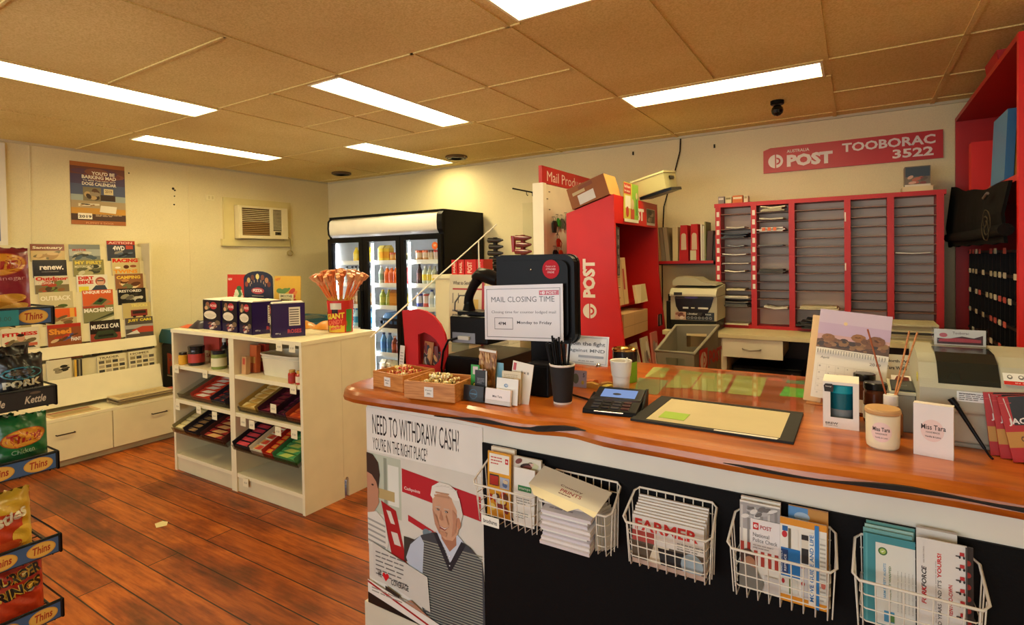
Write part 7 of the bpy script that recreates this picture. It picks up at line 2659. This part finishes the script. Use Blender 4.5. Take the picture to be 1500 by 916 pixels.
for i, (bay, z, c, d_, h, l) in enumerate(MAIL):
    x0, x1 = PX[bay] + .024, PX[bay + 1] - .024
    b = MB('paper')
    n = max(1, int(h / .008))
    rr = random.Random(i)
    for k in range(n):
        a = x0 + rr.uniform(0, .25) * (x1 - x0) * (0 if bay == 4 else 1)
        e = x1 - rr.uniform(0, .2) * (x1 - x0)
        zz = z + .0013 + k * h / n
        hh = h / n * .85
        yb = PY0 - .02 - rr.uniform(0, .05)
        cl = shade(c, rr.uniform(.75, 1.2))
        cv = rr.uniform(.0, .012) if k == n - 1 else 0
        m_ = (a + e) / 2
        b.prism([(a, zz + cv), (m_, zz), (e, zz + cv * .6), (e, zz + hh + cv * .6), (m_, zz + hh), (a, zz + hh + cv)], 'y', yb, min(yb + d_, 4.34), cl)
    if 'striped' in l:
        f = b.fr((x0 + .01, PY0 - .075, z + .006), (1, 0, 0), (0, 0, 1))
        for k in range(3):
            f.rect(.03 + k * .035, 0, .02, .022, 'd06030')
    b.solo('mail', l, 'mail')
for i, (x, w, c, l) in enumerate(((-.86, .045, '8a7c78', 'grey-brown small box at the left end of the rack top'), (-.81, .045, 'd8cca0', 'cream small box second on the rack top'), (-.76, .07, 'c86a30', 'orange-fronted box on the rack top'), (-.685, .03, 'd8c8a8', 'slim cream box on the rack top'))):
    b = MB('card')
    f = b.fr((x, 4.24, 1.8285), (1, 0, 0), (0, 0, 1))
    f.slab(w - .003, .055 - .006 * (i % 2), .08, c)
    f.rect(.004, .03, w - .012, .014, ['d8d0c8', '8a7c50', 'e6d8b8', 'a89468'][i])
    b.solo('card_box', l, 'box')
MB('card', 'd8c498').box(.245, .40, 4.24, 4.40, 1.8285, 1.862).solo('card_box', 'flat cream box under the picture box at the right of the rack top', 'box')
b = MB('satin')
f = b.fr((.258, 4.25, 1.8625), (1, 0, 0), (0, 0, 1))
f.slab(.13, .125, .1, '6a5c48')
f.rect(.004, .06, .122, .06, '2c3a44')
f.blobs(.004, .01, .122, .06, 10, ['a85a40', '7a3a30', 'c89a80', '5a4a38'], 4, .35)
f.rect(0, 0, .13, .012, 'd8ccb4')
b.solo('picture_box', 'box printed with a dark garden picture on the rack top right', 'box')

# wall sign
t = T('post_sign', 'long red wall sign with white post and town lettering', 'sign', (-.05, YB, 2.06))
b = MB('satin', 'ba1c1c')
b.prism([(-.588, 2.06), (.476, 2.06), (.476, 2.243), (-.54, 2.243), (-.588, 2.225)], 'y', YB - .016, YB)
b.part('board', t)
b = MB('satin')
f = b.fr((-.588, YB - .0165, 2.06), (1, 0, 0), (0, 0, 1))
f.postlogo(.083, .082, .05, 'e6d8cc', 'ba1c1c')
b.part('emblem', t, 'white round post emblem')
b = MB('satin')
f = b.fr((-.588, YB - .0165, 2.06), (1, 0, 0), (0, 0, 1))
f.text('AUSTRALIA', .158, .135, .145, .022, 'e6d8cc', .01)
f.text('POST', .158, .032, .29, .088, 'e6d8cc', .055)
b.part('lettering', t, 'white post lettering')
b = MB('satin')
f = b.fr((-.588, YB - .0165, 2.06), (1, 0, 0), (0, 0, 1))
f.text('TOOBORAC', .505, .098, .52, .062, 'e6d8cc', .03)
f.text('3522', .795, .022, .22, .06, 'e6d8cc', .03)
b.part('lettering', t, 'white town lettering')

# shelf of folders left of the pigeonholes
t = T('wall_shelf', 'red edged wall shelf of folders beside the pigeonholes', 'shelf', (-1.1, 4.4, 1.385))
MB('paint', '1c1416').box(-1.315, -.90, 4.26, YB, 1.385, 1.41).part('board', t)
MB('paint', RD2).box(-1.315, -.90, 4.25, 4.26, 1.395, 1.416).part('edge_strip', t)
ZF = 1.4105
FOL = [(-1.30, .03, .27, '8a7c64', -.10, 'first tan upright folder at the left shelf end'), (-1.265, .03, .27, 'a08e70', -.10, 'second tan upright folder'), (-1.215, .04, .27, 'd8c490', .0, 'cream folder leaning behind the red files')]
for x, w, h, c, ro, l in FOL:
    b = MB('card', c)
    b.prism([(x, ZF), (x + w, ZF), (x + w - .10 * h * (1 if ro else 0), ZF + h), (x - .10 * h * (1 if ro else 0), ZF + h)], 'y', 4.30, 4.50)
    b.solo('folder', l + ' on the red wall shelf', 'folder')
for i, x in enumerate((-1.165, -1.085)):
    t = T('magazine_file', ['first red magazine file with a pale arched opening', 'second red magazine file with a white label'][i] + ' on the wall shelf', 'file', (x + .035, 4.4, ZF))
    b = MB('card', 'c01418')
    b.prism([(x, ZF), (x + .072, ZF), (x + .062, ZF + .28), (x + .012, ZF + .28)] if i == 0 else [(x, ZF), (x + .072, ZF), (x + .062, ZF + .285), (x + .012, ZF + .285)], 'y', 4.30, 4.49)
    b.part('case', t)
    b = MB('paper', 'd8bc98')
    b.prism([(x + .016, ZF + .09), (x + .056, ZF + .09)] + [(x + .036 + .018 * math.cos(a), ZF + .2 + .018 * math.sin(a)) for a in (0, .6, 1.2, 1.9, 2.5, PI)], 'y', 4.297, 4.2995)
    b.part('opening', t, 'pale arched cut-out')
    if i == 1:
        MB('paper', 'dcd0a4').box(x + .006, x + .05, 4.2945, 4.2965, ZF + .01, ZF + .085).part('label_card', t)
for i, (x, w, h, c, sl, l) in enumerate(((-1.005, .012, .28, 'e0d8c4', 0, 'white sheet folder'), (-.99, .012, .27, 'd4ccb8', 0, 'second white sheet folder'), (-.975, .008, .30, '8a8a58', .0, 'olive card folder'), (-.964, .04, .23, '5a4440', .012, 'maroon binder leaning right'), (-.918, .02, .2, '3c3a34', .012, 'black binder leaning right'))):
    b = MB('card', c)
    b.prism([(x, ZF), (x + w, ZF), (x + w + sl, ZF + h), (x + sl, ZF + h)], 'y', 4.31, 4.49)
    b.solo('binder', l + ' at the right of the wall shelf', 'binder')

# ---- multifunction printer
PM = Mx.Translation((-1.118, 3.87, DT)) @ Mx.Diagonal((.95, .78, 1, 1)) @ Mx.Translation((1.172, -4.05, -DT))
t = T('office_printer', 'silver and black office printer on the sorting desk', 'printer', (-1.0, 4.2, DT))
b = MB('dullplastic', 'b8b094')
b.M = PM
b.prism([(-1.172, DT + .075), (-.842, DT + .075), (-.842, 1.17), (-1.172, 1.17)], 'y', 4.08, 4.45)
b.part('body', t, bevel=.006)
b = MB('plastic', '24241f')
b.M = PM
b.box(-1.165, -.85, 4.07, 4.45, DT + .0005, DT + .074)
b.part('paper_cassette', t, bevel=.004)
b = MB('dullplastic', 'c4bc9e')
b.M = PM
b.prism([(4.05, 1.172), (4.45, 1.172), (4.45, 1.245), (4.10, 1.225), (4.05, 1.19)], 'x', -1.172, -.842)
b.part('scanner_body', t, bevel=.004)
b = MB('dullplastic', 'a8a084')
b.M = PM
b.prism([(-1.165, 1.246), (-.85, 1.246), (-.87, 1.262), (-.95, 1.27), (-1.0, 1.30), (-1.13, 1.305), (-1.165, 1.28)], 'y', 4.12, 4.44)
b.part('document_feeder', t, bevel=.005)
b = MB('gloss')
b.M = PM
f = b.fr((-1.172, 4.0785, DT), (1, 0, 0), (0, 0, 1))
f.poly([(.03, .235), (.31, .235), (.29, .17), (.25, .10), (.08, .10), (.04, .17)], '1c1b1c')
f.poly([(.10, .13), (.23, .13), (.22, .108), (.11, .108)], '3a3836')
f.rect(.035, .225, .27, .018, '3c3a38')
f.ell(.15, .234, .05, .008, '5a4a8a')
f.rect(.09, .155, .04, .012, 'd8d4c8')
f.rect(.15, .158, .025, .008, 'c8c4b8')
f.rect(.2, .155, .07, .012, 'd8d4c8')
f.text('brother', .135, .115, .06, .012, 'd8d4c8', .03)
b.part('front_cover', t, 'black output bay')
b = MB('satin')
b.M = PM
f = b.fr((-1.14, 4.0782, DT + .078), (1, 0, 0), (0, 0, 1))
f.slab(.28, .055, .001, '26323c')
f.rect(.0, .0, .08, .055, 'c0a088')
f.blobs(.0, .0, .08, .055, 6, ['6a3a30', 'e0d0c0', '8a5a48'], 3, .4)
for k in range(7):
    f.ell(.098 + k * .026, .016, .009, .009, 'a8a8a4')
    f.ell(.098 + k * .026, .016, .006, .006, '3c4448')
f.text('Multi Function', .09, .036, .06, .008, 'a8b0b4')
f.text('FAX', .22, .036, .04, .010, 'd8d8d4', .02)
b.part('feature_sticker', t, 'dark blue feature sticker')
b = MB('gloss', '2c2b28')
b.M = PM
b.box(-1.14, -1.08, 4.046, 4.05, 1.18, 1.20)
b.part('control_panel', t)
MB('plastic', '26241f').box(-1.165, -1.125, 3.95, 4.18, DT + .0005, 1.13).solo('router_box', 'narrow dark box standing at the left side of the office printer', 'box')
MB('plastic', '181614').box(-1.16, -1.13, 3.98, 4.12, 1.1305, 1.18).solo('modem', 'small black device on the narrow dark box by the printer', 'device')
# papers on the desk right of the calendar
for i in range(9):
    b = MB('paper', ['d0c49c', 'b8ac88', 'e0d6b4', 'a89c78', '2c2822', 'd8ccA4', 'c4b890', 'bfae84', 'cfc49c'][i])
    dx = .012 * math.sin(i * 2.3)
    b.box(.10 + dx, .395 + dx * .5, 3.90 + .01 * math.sin(i * 1.3), 4.17, DT + .0005 + i * .0118, DT + .0115 + i * .0118)
    b.solo('paper_pile', ORD[i].capitalize() + ' paper bundle from the bottom of the pile on the sorting desk', 'papers', 'paper bundles on the sorting desk')

# grey mail tub on a bench behind the counter
t = T('side_bench', 'brown timber bench carrying the grey mail tub', 'bench', (-.8, 3.05, 0))
MB('boxwood').box(-1.02, -.50, 2.66, 3.42, .735, .76).part('top', t)
for x in (-1.0, -.56):
    for y in (2.68, 3.36):
        MB('boxwood').box(x, x + .04, y, y + .04, 0, .735).part('leg', t)
t = T('mail_tub', 'grey plastic mail tub with red post print', 'tub', (-.8, 3.0, .7605))
rim = [(-.868, 2.75, .972), (-.678, 2.75, .972), (-.634, 3.10, 1.072), (-.862, 3.10, 1.062)]
bot = [(-.845, 2.765, .7605), (-.676, 2.765, .7605), (-.640, 3.08, .7605), (-.845, 3.08, .7605)]
GR = '7c7462'


def lerp(a, b_, k):
    return tuple(p + (q_ - p) * k for p, q_ in zip(a, b_))


for i in range(4):
    j = (i + 1) % 4
    a, c, d_, e = bot[i], bot[j], rim[j], rim[i]
    cen = V((-.76, 2.92, .9))

    def inn(p):
        v = cen - V(p)
        v.z = 0
        return tuple(V(p) + v.normalized() * .006)
    b = MB('plastic', GR)
    if i in (0, 2):   # end walls carry a hand hole
        L_, R_ = (lambda k: lerp(a, e, k)), (lambda k: lerp(c, d_, k))
        def wall(u0, u1, v0, v1):
            q_ = [lerp(L_(v), R_(v), u) for u, v in ((u0, v0), (u1, v0), (u1, v1), (u0, v1))]
            q2 = [inn(p) for p in q_]
            b.hexa([q_[0], q_[1], q2[1], q2[0], q_[3], q_[2], q2[2], q2[3]])
        wall(0, 1, 0, .62)
        wall(0, .25, .62, .86)
        wall(.75, 1, .62, .86)
        wall(0, 1, .86, 1)
    else:
        q2 = [inn(p) for p in (a, c, d_, e)]
        b.hexa([a, c, q2[1], q2[0], e, d_, q2[2], q2[3]])
    if i == 1:
        r_ = (V(c) - V(a)).normalized()
        u_ = V((0, 0, 1))
        u_ = (V(lerp(e, d_, .4)) - V(lerp(a, c, .4))).normalized()
        u_ = (u_ - r_ * u_.dot(r_)).normalized()
        f = b.fr(V(lerp(a, c, .06)) + V(u_) * .08, r_, u_)
        f.k = 40
        f.rect(.02, .02, .12, .12, 'b83028')
        f.postlogo(.08, .08, .045, 'c8b8a0', 'b83028')
        f.text('POST', .16, .045, .2, .075, 'b04034', .05)
    b.part('wall', t)
MB('plastic', GR).prism([(p[0], p[1]) for p in bot], 'z', .7605, .766).part('floor', t)
b = MB('plastic', '8c8470')
b.tube([V(p) for p in rim], .008, closed=True, n=6)
b.part('rim', t)
for k in range(3):
    b = MB('paper', ['c8bc98', 'b8a87c', 'd0c4a4'][k])
    b.box(-.82, -.70, 2.80 + .02 * k, 3.02 + .02 * k, .7665 + .02 * k, .784 + .02 * k)
    b.solo('letter_bundle', ORD[k].capitalize() + ' letter bundle from the bottom inside the grey mail tub', 'letters', 'letter bundles in the tub')

# ------------------------------------------------------------------ red cabinet at the right wall
CX, CY0, CY1, CZ = .53, 2.84, 4.45, 2.29
t = T('red_cabinet', 'tall red open cabinet along the right wall', 'cabinet', (.8, 3.6, 0))
for nm, q in (('side_panel', (CX, 1.04, CY0, CY0 + .03, 0, CZ)), ('side_panel', (CX, 1.04, CY1 - .03, CY1, 0, CZ)), ('top', (CX, 1.04, CY0 + .03, CY1 - .03, CZ - .025, CZ)), ('back_panel', (1.02, 1.04, CY0 + .03, CY1 - .03, 0, CZ - .025)), ('shelf', (CX + .01, 1.02, CY0 + .03, CY1 - .03, 1.73, 1.755)), ('shelf', (CX + .01, 1.02, CY0 + .03, CY1 - .03, .40, .425))):
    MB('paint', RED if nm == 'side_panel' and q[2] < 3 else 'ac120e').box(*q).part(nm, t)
b = MB('card', 'b01a1c')
b.hexa([(.56, 3.36, CZ + .0005), (.80, 3.36, CZ + .0005), (.80, 3.62, CZ + .0005), (.56, 3.62, CZ + .0005), (.55, 3.35, CZ + .085), (.81, 3.35, CZ + .085), (.81, 3.63, CZ + .085), (.55, 3.63, CZ + .085)])
b.solo('carton', 'red carton lying on top of the red cabinet', 'carton')
# things on the cabinet shelf
ZC2 = 1.7555
b = MB('card', 'c8201e')
b.box(.545, .75, 3.98, 4.06, ZC2, 2.06)
b.solo('file_box', 'red file box standing at the far end of the cabinet shelf', 'file box')
b = MB('card')
b.prism([(.60, ZC2), (.69, ZC2), (.69, ZC2 + .17), (.60, ZC2 + .03)], 'y', 3.86, 3.90, 'a8744c')
b.prism([(.615, ZC2 + .035), (.67, ZC2 + .115), (.67, ZC2 + .15), (.61, ZC2 + .06)], 'y', 3.8585, 3.86, 'c8a86c')
b.solo('wooden_holder', 'small slanted wooden holder before the red file box', 'holder')
b = MB('card', 'b81c1c').box(.66, .72, 3.6, 3.66, ZC2, ZC2 + .14).solo('spare_box', 'small red box behind the blue binders', 'box')
for i, (x, w, sl, h, c, l) in enumerate(((.536, .03, .012, .30, '2c6a98', 'blue binder leaning at the near end of the cabinet shelf'), (.572, .012, .012, .31, 'c8b848', 'yellow-edged folder behind the blue binder'), (.587, .012, .012, .325, 'd8d4c0', 'white folder next to the yellow-edged one'))):
    b = MB('satin', c)
    b.prism([(x, ZC2), (x + w, ZC2), (x + w + sl, ZC2 + h), (x + sl, ZC2 + h)], 'y', 3.12 + .02 * i, 3.40)
    b.solo('binder', l, 'binder')
# rolled black blind with a coil of cord
t = T('roller_blind', 'black fabric blind hanging over the slots of the red cabinet', 'blind', (.5, 3.6, 1.47))
b = MB('fabric', '0f0e0d')
n = 14
top, mid, low = [], [], []
for i in range(n + 1):
    y = 2.9 + (4.46 - 2.9) * i / n
    s = .006 * math.sin(i * 1.1) - .03 * math.sin(PI * i / n)
    top.append((.512, y, 1.73 + .13 * i / n + s))
    mid.append((.488 + .004 * math.sin(i * 1.7), y, 1.60 + .006 * math.sin(i * .9)))
    low.append((.498, y, 1.482 + .004 * math.sin(i * 2.1)))
for a_, c_ in ((top, mid), (mid, low)):
    for i in range(n):
        p = [a_[i], a_[i + 1], c_[i + 1], c_[i]]
        q_ = [(x + .012, y, z) for x, y, z in p]
        b.hexa([p[3], p[2], q_[2], q_[3], p[0], p[1], q_[1], q_[0]])
b.part('cloth', t)
b = MB('fabric', '141211')
b.tube([(.500, 2.88, 1.535), (.495, 3.6, 1.53), (.500, 4.47, 1.54)], [.026, .028, .026], n=14)
b.part('roll', t)
b = MB('fabric', '4a4030')
pts = []
for k in range(70):
    a = k * .55
    rr_ = .03 + .022 * math.sin(k * .37)
    pts.append((.462 - .003 * math.sin(k * .9), 3.03 + rr_ * math.cos(a) * 1.6, 1.56 + rr_ * 1.3 * math.sin(a)))
b.tube(pts, .0014, n=4)
b.part('cord_coil', t)
b = MB('metal', '8a8680')
b.tube([(.478, 3.1, 1.70), (.478, 3.18, 1.685)], .007, n=6)
b.part('clip', t)
# black slot unit
t = T('slot_unit', 'black private box slot unit with white and red labels in the red cabinet', 'slot unit', (.7, 3.6, .43))
b = MB('black', '0c0b0b')
b.box(.98, 1.015, 2.9, 4.38, .4255, 1.46)
b.part('back', t)
SZ = (1.455, 1.345, 1.235, 1.125, 1.015, .905)
for z in SZ:
    MB('black', '121010').box(.56, .98, 2.9, 4.2, z - .012, z).part('shelf', t)
for k in range(15):
    y = 2.9 + k * .0925
    MB('black', '131111').box(.565, .98, y, y + .006, .44, 1.443).part('partition', t)
rr = random.Random(8)
for j, z in enumerate(SZ):
    for k in range(13):
        c = rr.choice(['a8a08c', 'a8483e', 'b8b09c', 'a03c34', '908870'])
        if rr.random() < .25:
            continue
        y = 2.92 + k * .098
        MB('paper', c).box(.5575, .5595, y, y + .055, z - .017, z + .009).part('slot_label', t)
for j in range(6):
    MB('paper', ['b8a890', 'a85a48', 'c8c0b0', '8a7a68', 'd0c8b4', '9a8a78'][j]).box(.60, .70, 3.99 + .013 * j, 3.998 + .013 * j, SZ[1 + j % 5] - .098, SZ[1 + j % 5] - .03).solo('letter', ORD[j].capitalize() + ' letter tucked in the far column of the black slots', 'letter', 'letters in the black slots')
# ------------------------------------------------------------------ light, camera
w = bpy.data.worlds.new('World')
SC.world = w
w.use_nodes = True
bg = w.node_tree.nodes['Background']
bg.inputs[0].default_value = (.93, .96, 1, 1)
bg.inputs[1].default_value = DAY
for i, (x0, x1) in enumerate(((-4.9, -2.35), (-2.15, .7))):
    l = bpy.data.lights.new('window_portal', 'AREA')
    l.shape = 'RECTANGLE'
    l.size, l.size_y = x1 - x0 - .1, 1.6
    l.cycles.is_portal = True
    o = bpy.data.objects.new('window_portal', l)
    o.location = ((x0 + x1) / 2, YF - .02, 1.4)
    o.rotation_euler = (PI / 2, 0, 0)
    C.objects.link(o)
cd = bpy.data.cameras.new('camera')
cam = bpy.data.objects.new('camera', cd)
C.objects.link(cam)
F, yaw, pit, roll, cy = 806.048431, .559692167, .0189153397, -.0166942449, 395.250526
fw = V((-math.sin(yaw) * math.cos(pit), math.cos(yaw) * math.cos(pit), -math.sin(pit)))
r = V((math.cos(yaw), math.sin(yaw), 0))
u = r.cross(fw)
r, u = r * math.cos(roll) + u * math.sin(roll), u * math.cos(roll) - r * math.sin(roll)
cam.matrix_world = Mx(((r.x, u.x, -fw.x, 0), (r.y, u.y, -fw.y, 0), (r.z, u.z, -fw.z, 1.45), (0, 0, 0, 1)))
cd.sensor_width = 36
cd.lens = F / 1500 * 36
cd.shift_y = -(458 - cy) / 1500
cd.clip_start = .02
SC.camera = cam
SC.view_settings.view_transform = 'Standard'
SC.view_settings.look = 'None'
SC.view_settings.gamma = 1
SC.view_settings.use_curve_mapping = False
SC.view_settings.exposure = EXPO
SC.cycles.use_denoising = True
SC.cycles.max_bounces = 10
SC.cycles.diffuse_bounces = 6
SC.cycles.transparent_max_bounces = 16
SC.cycles.sample_clamp_indirect = 6
SC.cycles.caustics_reflective = False
SC.cycles.caustics_refractive = False
